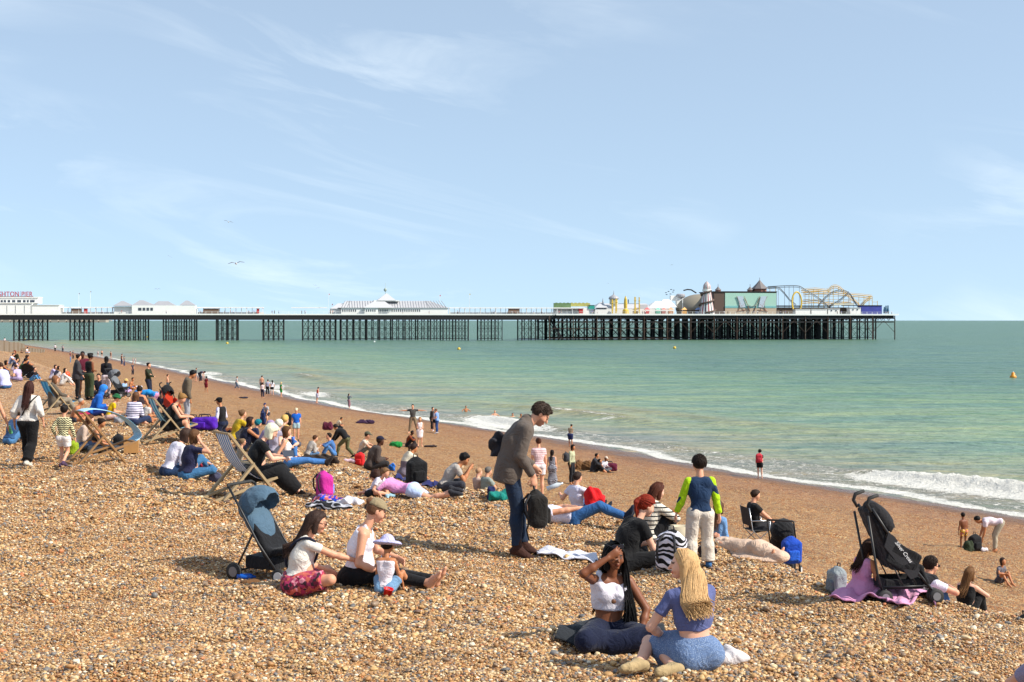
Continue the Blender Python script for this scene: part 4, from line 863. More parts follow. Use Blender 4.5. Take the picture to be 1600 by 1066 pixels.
def pushchair(loc, head, s, label, hoodcol, seatcol, script=True, mirror=1, style='umbrella'):
    r = empty('pushchair', tuple(loc), -R(head), s, label=label, cat='pushchair')
    # local: child faces +y, handles behind at -y
    hw = .175
    for sx in (-1, 1):
        m = MB(); m.tube([(sx * hw, -.16, .86), (sx * (hw - .02), -.06, .30), (sx * hw, .0, .08)], .012, 8); m.build('rear_leg', BLK, r, True)
        m = MB(); m.tube([(sx * hw, -.12, .93), (sx * hw, .02, .72), (sx * hw, .26, .40), (sx * hw, .50, .12), (sx * hw, .54, .09)], .014, 8); m.build('front_leg', BLK, r, True)
        m = MB(); m.tube([(sx * hw, -.13, .90), (sx * hw, -.17, .97), (sx * hw, -.15, 1.03), (sx * hw, -.06, 1.06)], [.013, .018, .019, .017], 10); m.build('handle', RUB, r, True)
    m = MB(); m.tube([(-hw, .02, .14), (hw, .02, .14)], .010); m.tube([(-hw, .48, .14), (hw, .48, .14)], .010); m.tube([(hw, .0, .17), (hw, .47, .17)], .009); m.tube([(-hw, .0, .17), (-hw, .47, .17)], .009); m.build('chassis', BLK, r, True)
    for sx in (-1, 1):
        for y in (0.0, .52):
            m = MB()
            for o in (-.032, .032): wheel(m, (sx * hw + o, y, .073), .073, .026)
            w_ = m.build('wheel', RUB, r, True)
            m = MB(); m.lathe([(.040, -.05), (.040, .05)], (sx * hw, y, .073), 14, 0); m.build('hub', plain('grey_hub', (.18, .18, .19), .4), w_)
    L = [cone((-.13, -.10, .84), (-.13, .13, .34), .03, .035, .02), ]
    L = [boxp((0, .02, .60), (.15, .010, .26), rot((1, 0, 0), 24), .02, .03), boxp((0, .26, .34), (.15, .13, .008), rot((1, 0, 0), -6), .022, .04), cone((-.16, .38, .36), (-.16, .44, .20), .02, .03, .03), cone((.16, .38, .36), (.16, .44, .20), .02, .03, .03)]
    for sx in (-1, 1): L.append(boxp((sx * .17, .20, .44), (.006, .15, .10), rot((1, 0, 0), -30), .012, .03))
    V, Q = sdf_mesh('seat', L, .012, fold=.004, fs=20); add_mesh('seat', V, Q, cloth(seatcol), r)
    L = [ell((0, .03, .78), (.19, .11, .24), rot((1, 0, 0), 34), .02, cuts=[(v3(0, .08, .66), v3(0, .35, -1))]), ell((0, .09, .70), (.17, .10, .20), rot((1, 0, 0), 34), .01, sub=True), boxp((0, -.06, .76), (.15, .008, .14), rot((1, 0, 0), 24), .015, .04)]
    V, Q = sdf_mesh('hood', L, .011, fold=.003, fs=25); add_mesh('hood', V, Q, cloth(hoodcol), r)
    L = [boxp((0, .22, .19), (.14, .18, .035), None, .02, .02), boxp((0, .22, .26), (.12, .16, .06), None, .02, .02, sub=True)]
    V, Q = sdf_mesh('basket', L, .012); add_mesh('basket', V, Q, cloth('18181b'), r)
    for sx in (-1, 1):
        m = MB()
        for k in range(2): y = .20 + k * .14; m.tube([(sx * hw, y, .17), (sx * hw, y - .10, .36)], .007, 6)
        m.build('brace', BLK, r, True)
    if script:
        cu = bpy.data.curves.new('script', 'FONT'); cu.body = 'Silver Cross'; cu.size = .052; cu.shear = .35; cu.extrude = .0008; o = bpy.data.objects.new('script', cu); COL.objects.link(o)
        dg = bpy.context.evaluated_depsgraph_get(); me = bpy.data.meshes.new_from_object(o.evaluated_get(dg)); bpy.data.objects.remove(o)
        t_ = link('lettering', me, plain('white_print', (.8, .8, .8), .6), r); t_.rotation_euler = (R(90), 0, R(90)); t_.rotation_euler = Matrix(((0, 0, 1), (math.cos(R(-52)), -math.sin(R(-52)), 0), (math.sin(R(-52)), math.cos(R(-52)), 0))).to_euler(); t_.location = (hw + .018, .10, .60)
        m = MB(); pts = [(.04, .70), (.10, .66), (.36, .33), (.33, .26), (.27, .24), (.0, .56)]; x0, x1 = hw - .006, hw + .014
        m.poly([(x0, y, z) for y, z in pts] + [(x1, y, z) for y, z in pts], [[0, 1, 2, 3, 4, 5], [11, 10, 9, 8, 7, 6]] + [[i, i + 6, (i + 1) % 6 + 6, (i + 1) % 6] for i in range(6)]); m.build('side_panel', BLKF, r)
    return r
def pram(loc, head, s, label, col, hood_up=True):
    r = empty('pram', tuple(loc), -R(head), s, label=label, cat='pram')
    for sx in (-1, 1):
        m = MB(); m.tube([(sx * .22, -.30, 1.0), (sx * .22, -.12, .74), (sx * .22, .10, .42), (sx * .22, .36, .12)], .013, 8); m.build('frame', BLK, r, True)
        m = MB(); m.tube([(sx * .21, .02, .52), (sx * .22, -.20, .12)], .012, 8); m.build('rear_leg', BLK, r, True)
        for y, rd in ((-.22, .095), (.38, .085)):
            m = MB(); wheel(m, (sx * .23, y, rd), rd, .035); w_ = m.build('wheel', RUB, r, True); m = MB(); m.lathe([(.055, -.024), (.055, .024)], (sx * .23, y, rd), 16, 0); m.build('hub', WHP if y > 0 else plain('grey_hub', (.18, .18, .19), .4), w_)
    m = MB(); m.tube([(-.22, -.30, 1.0), (-.20, -.33, 1.02), (.20, -.33, 1.02), (.22, -.30, 1.0)], .017, 10); m.build('handlebar', RUB, r, True)
    L = [boxp((0, .03, .50), (.15, .02, .25), rot((1, 0, 0), 33), .03, .04), boxp((0, .28, .33), (.14, .12, .01), rot((1, 0, 0), 10), .03, .05)]
    V, Q = sdf_mesh('seat', L, .013, fold=.004, fs=20); add_mesh('seat', V, Q, cloth('15161a'), r)
    L = [ell((0, -.06, .62), (.20, .10, .26), rot((1, 0, 0), 33), .03)]
    V, Q = sdf_mesh('back', L, .012, fold=.006, fs=22); add_mesh('seat_back', V, Q, cloth(col), r)
    L = [ell((0, -.06, .80), (.20, .25, .21), rot((1, 0, 0), 20), .01, cuts=[(v3(0, -.02, .74), unit(v3(0, .45, -1)))]), ell((0, .03, .75), (.175, .25, .185), rot((1, 0, 0), 20), .01, sub=True)]
    V, Q = sdf_mesh('hood', L, .011, fold=.005, fs=26); add_mesh('hood', V, Q, cloth(col), r)
    L = [boxp((0, .08, .20), (.14, .18, .04), None, .03, .02)]; V, Q = sdf_mesh('basket', L, .014, fold=.004); add_mesh('basket', V, Q, cloth('1c1c20'), r)
    for y in (-.22, .38): m = MB(); m.tube([(-.23, y, .095), (.23, y, .095)], .01); m.build('axle', BLK, r, True)
    return r
def camp_chair(loc, head, s, label):
    r = empty('folding_chair', tuple(loc), -R(head), s, label=label, cat='folding chair')
    for sx in (-1, 1):
        m = MB(); x = sx * .26; m.tube([(x, .26, 0), (x, -.16, .42), (x, -.24, .90)], .012, 8); m.tube([(x, -.28, 0), (x, .22, .42), (x, .24, .62)], .012, 8); m.tube([(x, -.20, .62), (x, .27, .62)], .015, 8); m.build('side_frame', STEEL, r, True)
    for a, b in (((-.26, .26, .02), (.26, .26, .02)), ((-.26, -.28, .02), (.26, -.28, .02)), ((-.26, .22, .42), (.26, .22, .42))): m = MB(); m.tube([a, b], .010, 6); m.build('cross_bar', STEEL, r, True)
    m = MB(); m.box((0, .03, .41), (.50, .42, .012)); m.build('seat', BLKF, r, bevel=.004); m = MB(); m.box((0, 0, 0), (.50, .012, .40)); o = m.build('backrest', BLKF, r, bevel=.004); o.location = (0, -.215, .70); o.rotation_euler = (R(9), 0, 0)
    return r
def ball_obj(loc, rad, mat, name, label, cat, group=None, sq=1):
    m = MB(); m.lathe([(max(.001, rad * math.sin(a)), rad * sq * (1 - math.cos(a))) for a in np.linspace(.02, PI - .02, 14)], n=20); o = m.build(name, mat, None, True, label=label, cat=cat, group=group); o.location = tuple(loc); return o
# ---------------------------------------------------------------- people, placed by where they meet the ground
def top_h(pose, fem, kid):
    J = skeleton(pose, fem, kid); return max(J['hc'][2] + J['TH'][2, 2] * .11 * J['hs'], J['hc'][2] + .08)
CACHE = {}
def PP(px, base, top_py, head, pose, label, Y=None, water=False, s=None, smin=.35, smax=1.25, dz=0, **kw):
    if water:
        Yd = CAMZ * FPX / (base - HORIZ); loc = v3((px - 800) / FPX * Yd, Yd, kw.pop('wz', -.02))
    else: loc = at_px(px, base, Y, dz)
    if s is None:
        zt = CAMZ - (top_py - HORIZ) / FPX * loc[1]; s = (zt - loc[2]) / top_h(pose, kw.get('fem', False), kw.get('kid', 0))
    if isinstance(pose, str) and loc[1] > 18 and pose not in ('swim', 'supine', 'prone'):
        rj = random.Random(len(LOG) * 7 + 3); B0 = POSES[pose]; j_ = lambda v, a: tuple(x + rj.uniform(-a, a) for x in v)
        pose = (pose, dict(lean=B0.get('lean', 0) + rj.uniform(-6, 7), side=rj.uniform(-5, 5), twist=rj.uniform(-14, 14), yaw=rj.uniform(-25, 25), pitch=B0.get('pitch', 0) + rj.uniform(-4, 14), hl=j_(B0['hl'], .07), hr=j_(B0['hr'], .07), fl=(B0['fl'][0] + rj.uniform(-.05, .02), B0['fl'][1] + rj.uniform(-.1, .12), B0['fl'][2]), fr=(B0['fr'][0] + rj.uniform(-.02, .05), B0['fr'][1] + rj.uniform(-.1, .12), B0['fr'][2])))
    LOG.append((label[:46], round(float(loc[1]), 1), round(float(s), 2)))
    s = min(max(s, smin), smax)
    return person(loc, head, pose, s, label=label, water=water, **kw) + (loc, s)
LOG = []
def local(loc, head, s, p):                  # local figure point -> world
    a = R(head); x, y, z = p; return v3(loc[0] + s * (x * math.cos(a) + y * math.sin(a)), loc[1] + s * (-x * math.sin(a) + y * math.cos(a)), loc[2] + s * z)
# ================================================================ FOREGROUND PEOPLE
def glasses(root, J, dark=True, up=False):
    m = MB(); q = lambda x, y, z: tuple(hf(J, x, y, z)); dz = .105 if up else .004; dy = -.030 if up else 0
    for sx in (-1, 1):
        c = hf(J, sx * .032, .108 + dy, dz); f = J['TH'] @ v3(0, 1, 0); r_ = J['TH'] @ v3(1, 0, 0); u = J['TH'] @ v3(0, 0, 1)
        ring = [c + r_ * math.cos(a) * .026 + u * math.sin(a) * .018 for a in np.linspace(0, 2 * PI, 13)[:-1]]
        m.poly([tuple(p - f * .002) for p in ring] + [tuple(p + f * .002) for p in ring], [list(range(12)), list(range(23, 11, -1))] + [[i, (i + 1) % 12, (i + 1) % 12 + 12, i + 12] for i in range(12)])
        m.tube([q(sx * .058, .104 + dy, dz), q(sx * .078, .01, dz + .002)], .003, 5)
    m.tube([q(-.008, .110 + dy, dz), q(.008, .110 + dy, dz)], .003, 5)
    m.build('sunglasses' if dark else 'glasses', plain('dark_lens', (.02, .02, .03), .12) if dark else plain('thin_frame', (.12, .06, .05), .3), root)
def strap_across(root, J, col='1b2238', side=1):
    T2, T1 = J['T2'], J['T1']; pts = []
    for a in np.linspace(0, 2 * PI, 22):
        x, y = math.cos(a), math.sin(a); z = x * side
        c = J['neck'] + T2 @ v3(side * .03, 0, -.22); pts.append(c + T2 @ v3(x * (.155 + .0), y * .155, z * .22 + .0))
    m = MB(); m.tube(pts, .015, 6, cap=False); m.build('shoulder_strap', cloth(col), root, True)
# grey blazer man
A_, JA, lA, sA = PP(806, 867, 636, 82, ('stand', dict(pel=(0, -.06, .93), lean=13, lean2=20, pitch=44, fl=(-.09, .10, .075), fr=(.09, .0, .075), hr=(.17, .16, .86), hl=(-.18, .22, .92), er=(.3, -1, 0), hdr=(0, .15, -1), curl=1.1)),
   'man in grey blazer and blue jeans bending his head over a white towel', smax=1.15, top=('jacket', '5c524b'), bot=('jeans', '1d2c42'), shoe=('boot', '3a2018'), hair=('spiky', '3d3028'), tone='w', beard=True)
wr = local(lA, 82, sA, (.17, .19, .76))
o = bag((wr[0] + .02, wr[1] - .02, wr[2] - .50), 82, 'dark leather backpack held in one hand by the man in blazer', '1c1917', .98)
m = MB(); m.tube([(-.06, -.09, .07), (-.10, -.12, -.05), (-.04, -.10, -.16)], .010, 6); m.build('loose_strap', BLKF, o, True)
c = local(lA, 82, sA, (-.10, -.19, 1.06)); heap((c[0], c[1], c[2]), (.24, .15, .30), 'dark grey coat tucked under the arm of the man in blazer', '23232b', 'folded_coat', 'coat', seed=4, fold=.03)
# braided-hair woman shading her eyes
B_, JB, lB, sB = PP(950, 1008, 848, 172, ('cross', dict(pel=(0, 0, .12), lean=-3, lean2=8, pitch=6, yaw=10, side=-4, hr=(.045, .215, .80), er=(1, .35, -.35), hdr=(-.95, -.1, .55), pr=(0, -1, 0), hl=(-.24, .20, .11), el=(-1, -.3, 0), hdl=(-.2, .3, -1), fl=(.10, .30, .07), fr=(-.10, .22, .07), kl=(-1, .25, .16), kr=(1, .3, .16), curl=.35)),
   'woman with long black braids shading her eyes with one hand', fem=True, tone='b', smax=1.12, top=('croptank', 'ddd8e2'), bot=('wide', '0c1530', 'denim'), hair=('long', '0d0b0c'), brow='120c0a', h=.0078)
glasses(B_, JB, True, up=True)
H = lambda x, y, z: hf(JB, x, y, z); T2 = JB['T2']; rnd = random.Random(12); paths = []
for i in range(170):
    a = rnd.uniform(-1, 1); sd_ = -1 if rnd.random() < .72 else 1; top = H(a * .065, rnd.uniform(-.08, .03), .105 - .02 * abs(a))
    side = H(sd_ * .092, rnd.uniform(-.04, .035), .01); lo = JB['neck'] + T2 @ v3(sd_ * rnd.uniform(.09, .16), rnd.uniform(.02, .11), -.10)
    if sd_ < 0: end = JB['neck'] + T2 @ v3(-rnd.uniform(.10, .24), rnd.uniform(.08, .20), -rnd.uniform(.38, .54))
    else: lo = JB['neck'] + T2 @ v3(rnd.uniform(.06, .11), -.10, -.10); end = JB['neck'] + T2 @ v3(rnd.uniform(.0, .12), -.15, -rnd.uniform(.30, .42))
    paths.append(curve([top, side, lo, (lo + end) / 2 + T2 @ v3(-.015, .02, 0), end], 11))
v, f = strands(paths, .0062, .004); add_mesh('braids', v, f, hairmat('0d0b0c'), B_)
m = MB(); m.lathe([(.018, -.006), (.022, 0), (.018, .006)], (0, 0, 0), 14, 1); o = m.build('ring_buckle', plain('tortoise', hexc('6a4630'), .3), B_, True); o.location = JB['neck'] + T2 @ v3(0, .155, -.205)
m = MB(); 
for k in range(2): c = JB['wl'] + unit(JB['el'] - JB['wl']) * (.02 + .03 * k); m.lathe([(.033, -.003), (.033, .003)], tuple(c), 14)
m.build('bangles', plain('gold', (.7, .5, .2), .25, metal=1), B_, True)
# blonde woman from behind
C_, JC, lC, sC = PP(1088, 1046, 864, 343, ('cross', dict(pel=(0, 0, .135), lean=5, lean2=9, pitch=2, yaw=58, side=-4, fl=(-.46, .06, .06), fr=(-.24, -.10, .05), kl=(-.1, 1, .1), kr=(.2, 1, .15), fdl=(-.9, -.2, .05), fdr=(-.9, -.2, .05), hl=(-.15, .26, .20), hr=(.05, .34, .22), el=(-1, -.2, -.4))),
   'blonde long-haired woman seen from behind in blue dotted skirt', fem=True, tone='p', smax=1.14, top=('crop', '59618f'), bot=('skirt', '5f769c', 'dots', 'a8b8d0'), shoe=('trainer', 'a8926c'), hair=('wavy', 'c8a272'), h=.008)
# boy in rash top
D_, JD, lD, sD = PP(1094, 888, 713, 356, ('stand', dict(pel=(0, 0, .93), lean=1, pitch=10, fl=(-.15, -.02, .075), fr=(.13, .03, .075), hl=(-.37, .10, .80), hr=(.30, .06, .86))),
   'boy standing with his back turned in navy and lime swim top', kid=.75, tone='w', top=('long', '17304f', None, None, 'a9d010'), bot=('wide', 'd2c6b8'), shoe=('trainer', '3a6aa0'), hair=('spiky', '2a1f1a'), h=.010)
# red-haired woman
E_, JE, lE, sE = PP(972, 893, 779, 66, ('cross', dict(lean=18, lean2=14, pitch=22, hr=(.08, .52, .30), hl=(-.10, .46, .28))), 'red-haired woman in black T-shirt reaching to the zebra backpack', fem=True, fat=.35, tone='p', top=('tee', '111114'), bot=('trousers', '0e0e12'), shoe=('trainer', '17171a'), hair=('pony', '7d2412'))
bag(at_px(1048, 893), 30, 'black and white zebra striped backpack standing on the shingle', '0c0c0e', 1.02, 'zebra', 'd8d4de', '101014', lean=-6)
# striped hoodie woman
F_, JF, lF, sF = PP(1012, 852, 757, 58, ('knees_up', dict(lean=6, lean2=12, pitch=16, hr=(.06, .36, .42), hl=(-.05, .36, .42))), 'long-haired woman in cream and black striped hoodie', fem=True, tone='p', top=('hood', 'ded7c8', 'hstripe', '1b1b1f'), bot=('trousers', '101014'), hair=('long', '4a2416'))
w_ = local(lF, 58, sF, (.03, .44, .44)); ball_obj((w_[0] + .02, w_[1] - .06, w_[2] - .03), .055, plain('bread', hexc('b8702a'), .6), 'bread_roll', 'golden bread roll in the hands of the striped hoodie woman', 'food', sq=.7)
# floral shorts woman
G_, JG, lG, sG = PP(462, 925, 801, 78, ('cross', dict(lean=12, lean2=10, pitch=16, hr=(.14, .66, .33), er=(.2, -.4, -1), hl=(-.12, .36, .2), fl=(.10, .32, .07), fr=(-.08, .34, .06), kr=(1, .5, .3))), 'woman in white T-shirt and red floral shorts sitting beside the blue pram', fem=True, fat=.5, tone='w', top=('tee', 'ded9d0'), bot=('skirt', 'a8305a', 'floral', '7a2038'), hair=('long', '3a2a24'), h=.0095)
strap_across(G_, JG); glasses(G_, JG, False)
# cap woman
H_, JH, lH, sH = PP(556, 914, 783, 106, ('legs_out', dict(lean=9, lean2=10, pitch=24, yaw=18, twist=16, fl=(-.02, .84, .09), fr=(.12, .82, .08), hr=(.14, .34, .16), hl=(-.22, .36, .26), kl=(.2, 0, 1), kr=(.4, 0, 1), fdl=(.3, .55, 1), fdr=(.3, .55, .9))), 'barefoot woman in beige cap and white halter top facing the toddler', fem=True, fat=.35, tone='w', top=('halter', 'e6e3ee'), bot=('leggings', '101014'), hair=('bun', '6a4a34'), hat=('cap', '8f7f62'), h=.0095)
I_, JI, lI, sI = PP(602, 929, 840, 14, ('legs_out', dict(pel=(0, 0, .13), lean=4, pitch=14, fl=(-.30, .42, .07), fr=(.34, .40, .07), hl=(-.20, .28, .16), hr=(.24, .22, .14))), 'toddler in pale flowery sun hat sitting with its back turned', fem=True, kid=1, tone='t', top=('strap', 'e6dde4'), bot=('shorts', '6f93b5', 'denim'), shoe=('trainer', 'cfc8bc'), hair=('short', '1d1512'), hat=('sun', 'b4b6de', 'dots', 'c07a90'), h=.0095)
m = MB(); m.lathe([(.038, 0), (.046, .085), (.052, .09), (.052, .096), (.044, .096), (.036, .006), (.001, .006)], n=20); o = m.build('toy_bucket', REDP, None, True, label='small red toy bucket on the pebbles behind the toddler', cat='toy bucket'); o.location = tuple(at_px(605, 934)); o.rotation_euler = (R(8), R(10), 0)
heap(at_px(648, 918), (.42, .22, .13), 'olive brown sandals and cloth under the barefoot woman\'s feet', '4f4330', 'sandals', 'sandals', seed=3)
heap(at_px(540, 915), (.45, .28, .12), 'crumpled dark purple cloth between the two seated women', '2a2028', 'dark_cloth', 'cloth', seed=8)
pr = pram(at_px(412, 905), 118, 1.03, 'grey-blue pram with raised hood behind the woman in floral shorts', '4b6478')
m = MB(); m.lathe([(.001, 0), (.03, .004), (.034, .05), (.034, .15), (.028, .17), (.012, .18), (.012, .21), (.001, .21)], (0, 0, 0), 16, 0); o = m.build('water_bottle', plain('blue_plastic', hexc('0b56b8'), .25), None, True, label='blue bottle lying on the pebbles by the pram wheel', cat='bottle'); p_ = at_px(370, 907); o.location = (p_[0], p_[1], p_[2] + .04)
heap(at_px(392, 912), (.26, .14, .05), 'brown flat sandals lying under the blue pram', '6b4a2c', 'sandals', 'sandals', seed=13)
# ground sheets
towel([at_px(838, 872), at_px(930, 888), at_px(934, 872), at_px(842, 864)], 'white towel spread on the shingle at the feet of the man in blazer', 'd6d6e2', seed=2, wav=.03)
towel([at_px(862, 1008), at_px(1030, 1022), at_px(1038, 985), at_px(900, 978)], 'dark grey ground sheet under the woman with braids', '20242a', name='ground_sheet', cat='ground sheet', seed=1, wav=.022)
heap(at_px(995, 1014), (.42, .20, .06), 'olive green cloth bag lying on the dark ground sheet', '4b4c2a', 'cloth_bag', 'bag', seed=21)
heap(at_px(1140, 1036), (.36, .26, .14), 'white crumpled cotton bag beside the blonde woman in dotted skirt', 'ddd6d6', 'cotton_bag', 'bag', seed=6)
# right-hand group behind the crest
pushchair(at_px(1370, 940), 82, 1.02, 'black folding pushchair with lettering in front of the woman in pink', '17161a', '121216')
K_, JK, lK, sK = PP(1342, 934, 846, 62, ('legs_out', dict(lean=12, lean2=6, pitch=20, fl=(-.02, .86, .08), fr=(.24, .80, .08), hr=(.16, .40, .22))), 'bare-shouldered woman in pink dress sitting behind the black pushchair', fem=True, fat=.2, tone='t', top=('dress', 'd290b6', 'strap'), shoe=('trainer', 'b03a60'), hair=('long', '3a261c'), h=.010)
towel([at_px(1298, 942), at_px(1400, 948), at_px(1400, 922), at_px(1310, 918)], 'hem of pink cloth spread on the pebbles left of the pushchair', 'cf8fb6', name='pink_blanket', cat='blanket', wav=.05, seed=4, lift=.06)
towel([at_px(1385, 950), at_px(1462, 950), at_px(1450, 928), at_px(1390, 922)], 'pink picnic blanket under the front wheels of the pushchair', 'd295b8', name='pink_blanket', cat='blanket', wav=.04, seed=9, lift=.05)
bag(at_px(1307, 930), 250, 'pale grey denim bag slumped behind the woman in pink', '8a9296', .66, None, None, '6a747c', 'denim_bag', 'bag', straps=False)
p_ = PP(1436, 0, 873, 62, ('knees_up', dict(lean=10, pitch=8, hr=(.10, .46, .46), hl=(-.06, .44, .42))), 'man in sunglasses and white T-shirt with a black hood on his shoulders', Y=17.4, tone='w', top=('tee', 'd8d4e4'), bot=('jeans', '3a6296'), hair=('short', '2a1e19')); glasses(p_[0], p_[1])
c = p_[1]['neck']; hd = MB(); V, Q = sdf_mesh('x', [cone(c + v3(-.13, -.02, .0), c + v3(.13, -.02, .0), .07, None, .04), cone(c + v3(-.1, -.09, -.03), c + v3(.1, -.09, -.03), .07, None, .04)], .013, fold=.006); add_mesh('draped_hood', V, Q, cloth('201f24'), p_[0])
PP(1508, 0, 889, 48, ('knees_up', dict(lean=5, lean2=14, pitch=10)), 'woman in black strappy top with sunglasses on her brown hair', Y=24.8, fem=True, fat=.35, tone='p', top=('strap', '0d0d10'), bot=('trousers', '0d0d10'), hair=('long', '6b4a2c'))
towel([at_px(1500, 0, 24.6), at_px(1560, 0, 24.4), at_px(1575, 0, 25.4), at_px(1510, 0, 25.8)], 'pale beach towel under the woman in black top', 'cfc2b0', seed=5)
bag(at_px(1604, 0, 18.5), 90, 'black bag at the right edge of the shingle bank', '0c0c0e', .9, group=None)
person((3.33, 8.4, gz(3.33, 8.4) - .06), 5, ('knees_up', dict(lean=8)), .92, label='shoulder of a person in grey-lavender top cut by the right edge', top=('tee', '8a86a4'), bot=('trousers', '30303a'), hair=('short', '3a2a20'))
# folding chair man etc
q = at_px(1180, 857, -25); camp_chair(q, 78, 1.12, 'folding chair with steel frame facing the sea')
PP(1181, 856, 791, 78, ('chair', dict(lean=-12, pel=(0, 0, .47), fl=(-.12, .56, .08), fr=(.12, .60, .08), yaw=-5)), 'man in black T-shirt lounging in a folding camp chair', Y=-25, s=1.12, tone='w', top=('tee', '131316'), bot=('trousers', '26262b'), hair=('short', '33241b'))
heap(at_px(1186, 858, -25), (.36, .2, .22), 'clear plastic carrier bag under the folding chair', '8a8d92', 'carrier_bag', 'carrier bag', seed=2)
pram(at_px(1224, 0, 19.5), 20, .82, 'black buggy seen from behind with a blue bag hung on it', '121216')
q = at_px(1231, 0, 19.2); bag((q[0], q[1] - .25, q[2] + .24), 170, 'bright blue drawstring bag hanging from the black buggy', '1242a8', .80, 'denim', None, '1c56c0')
_, jt, lt, st = PP(1158, 868, 850, 142, ('supine', dict(lean=-80, pitch=-10, hl=(-.12, .1, .14), hr=(.12, .1, .14))), 'person lying stretched out under a peach pink towel', s=.66, fem=True, tone='w', top=('ldress', 'cdb09a'), hair=('bob', '4a3222'))
V, Q = sdf_mesh('x', [cone((0, -.42, .14), (0, .1, .15), .20, .19, .08, flat=.8, ax=v3(0, 0, 1)), cone((0, .1, .15), (0, .55, .17), .19, .16, .1, flat=.8, ax=v3(0, 0, 1)), cone((0, .5, .14), (0, .86, .10), .16, .15, .1, flat=.8, ax=v3(0, 0, 1)), ell((-.1, -.2, .03), (.30, .3, .06), None, .05), ell((.1, .4, .03), (.28, .5, .06), None, .05)], .014, fold=.010, fs=12, floor=0)
o = link('peach_towel', np_mesh('towel', V, Q), cloth('cdb09a'), None, label='large peach pink towel draped over the person lying behind the boy', cat='towel'); o.location = tuple(lt); o.rotation_euler = (0, 0, -R(142)); o.scale = (st * 1.1, st * 1.12, st * .95)
PP(1122, 850, 784, 50, 'stand', 'small girl in light blue jacket and white skirt behind the boy', Y=22.5, fem=True, kid=.8, tone='w', top=('long', '6f98c8'), bot=('skirt', 'dcd8d8'), hair=('long', '5a3c28'))
q = at_px(1063, 872); m = MB(); m.lathe([(.11, 0), (.15, .32), (.145, .32), (.10, .01), (.001, .01)], n=24); o = m.build('paper_tote', plain('cream_paper', hexc('cfc4ac'), .8), None, True, label='tall cream paper tote next to the striped hoodie woman', cat='bag'); o.location = tuple(q); o.scale = (1, .7, 1.2)
heap(at_px(1106, 872), (.24, .2, .2), 'small dark bag with white and pink trim behind the boy\'s legs', '2a1f2c', 'small_bag', 'bag', seed=11)
# ================================================================ LEFT: walkers
L_, JL, lL, sL = PP(44, 729, 597, 4, ('walk', dict(hl=(-.30, .05, .86), hr=(.30, .02, .90))), 'woman in cream blouse walking away with a black crossbody strap', fem=True, fat=.2, tone='w', top=('blouse', 'd9d3cb'), bot=('wide', '0d0d10'), shoe=('trainer', 'cfc6b8'), hair=('long', '3a1d18'))
strap_across(L_, JL, '101014', 1)
PP(99, 731, 633, 6, ('walk', dict(fl=(-.09, .05, .08), fr=(.09, -.22, .16), hl=(-.24, .05, .95), hr=(.28, .10, .84))), 'little girl in black and yellow chevron top and white shorts', fem=True, kid=.8, tone='w', top=('long', 'e0d8a8', 'chevron', '17171c'), bot=('shorts', 'ded6d2'), shoe=('trainer', '4a3550'), hair=('bun', '1c1412'))
PP(-17, 730, 600, 4, ('walk', dict(hr=(.31, .24, .78), hdr=(.1, .3, -1))), 'person at the left edge whose arm swings a green drinks can', fem=True, tone='w', top=('tank', '303848'), bot=('trousers', '222630'), shoe=('trainer', '222222'), hair=('bob', '3a2a20'))
q = at_px(13, 729); m = MB(); m.lathe([(.026, 0), (.033, .01), (.033, .15), (.026, .165), (.001, .165)], n=16); o = m.build('drinks_can', plain('can_green', hexc('5fae7a'), .3, var=.4, scale=30), None, True, label='green and yellow drinks can held at the left edge', cat='drinks can'); o.location = (q[0] + .02, q[1] + .1, q[2] + .62); o.rotation_euler = (R(10), R(-14), 0)
PP(16, 694, 640, 30, 'knees_up', 'seated person in blue denim mostly hidden by the woman in cream blouse', tone='w', top=('long', '2f5580', 'denim'), bot=('jeans', '4a7aa8'), hair=('short', '2a1d16'))
# deckchairs
deckchair(at_px(156, 724), 56, 1.0, 'empty wooden deckchair with wind-blown blue striped canvas', ('5fb2dc', 'cfe6f2', 6), WOOD, True)
deckchair(at_px(262, 690), 60, 1.0, 'deckchair with turquoise canvas under the woman in black dress', ('1f86b4', '9fd0e0', 2))
deckchair(at_px(88, 648), 48, 1.0, 'deckchair with bright blue canvas beyond the chevron girl', ('1c86c8', '5fb4de', 2))
deckchair(at_px(385, 780), 56, 1.06, 'deckchair with blue and white striped canvas carrying the white-haired woman', ('1d72b8', 'e2e6ea', 6))
PP(392, 779, 682, 76, ('chair', dict(pel=(0, .02, .42), lean=14, lean2=12, pitch=36, fl=(-.10, .68, .08), fr=(.10, .74, .08), hl=(-.12, .50, .62), hr=(.12, .50, .62))), 'white-haired woman in black reading from her deckchair', s=1.05, fem=True, fat=.4, tone='p', top=('tee', '0c0c0f'), bot=('lskirt', '0e0e12'), shoe=('trainer', '3a2a22'), hair=('bob', 'ddd3b8'))
q = at_px(392, 779); m = MB(); m.box((0, 0, 0), (.17, .11, .008)); o = m.build('phone', plain('book_dark', hexc('16243a'), .4, var=.5, scale=20), None, label='dark covered booklet in the hands of the white-haired woman', cat='booklet'); o.name = 'booklet'; o.location = (q[0] + .60, q[1] + .02, q[2] + .72); o.rotation_euler = (R(60), 0, R(20))
p_ = PP(374, 0, 686, 70, ('chair', dict(pel=(0, 0, .42), lean=2, pitch=8)), 'woman with glasses and grey top sitting behind the white-haired woman', Y=24.6, fem=True, tone='w', top=('tee', '9a9282'), bot=('trousers', '4a4a50'), hair=('bun', '7a6248')); glasses(p_[0], p_[1], False)
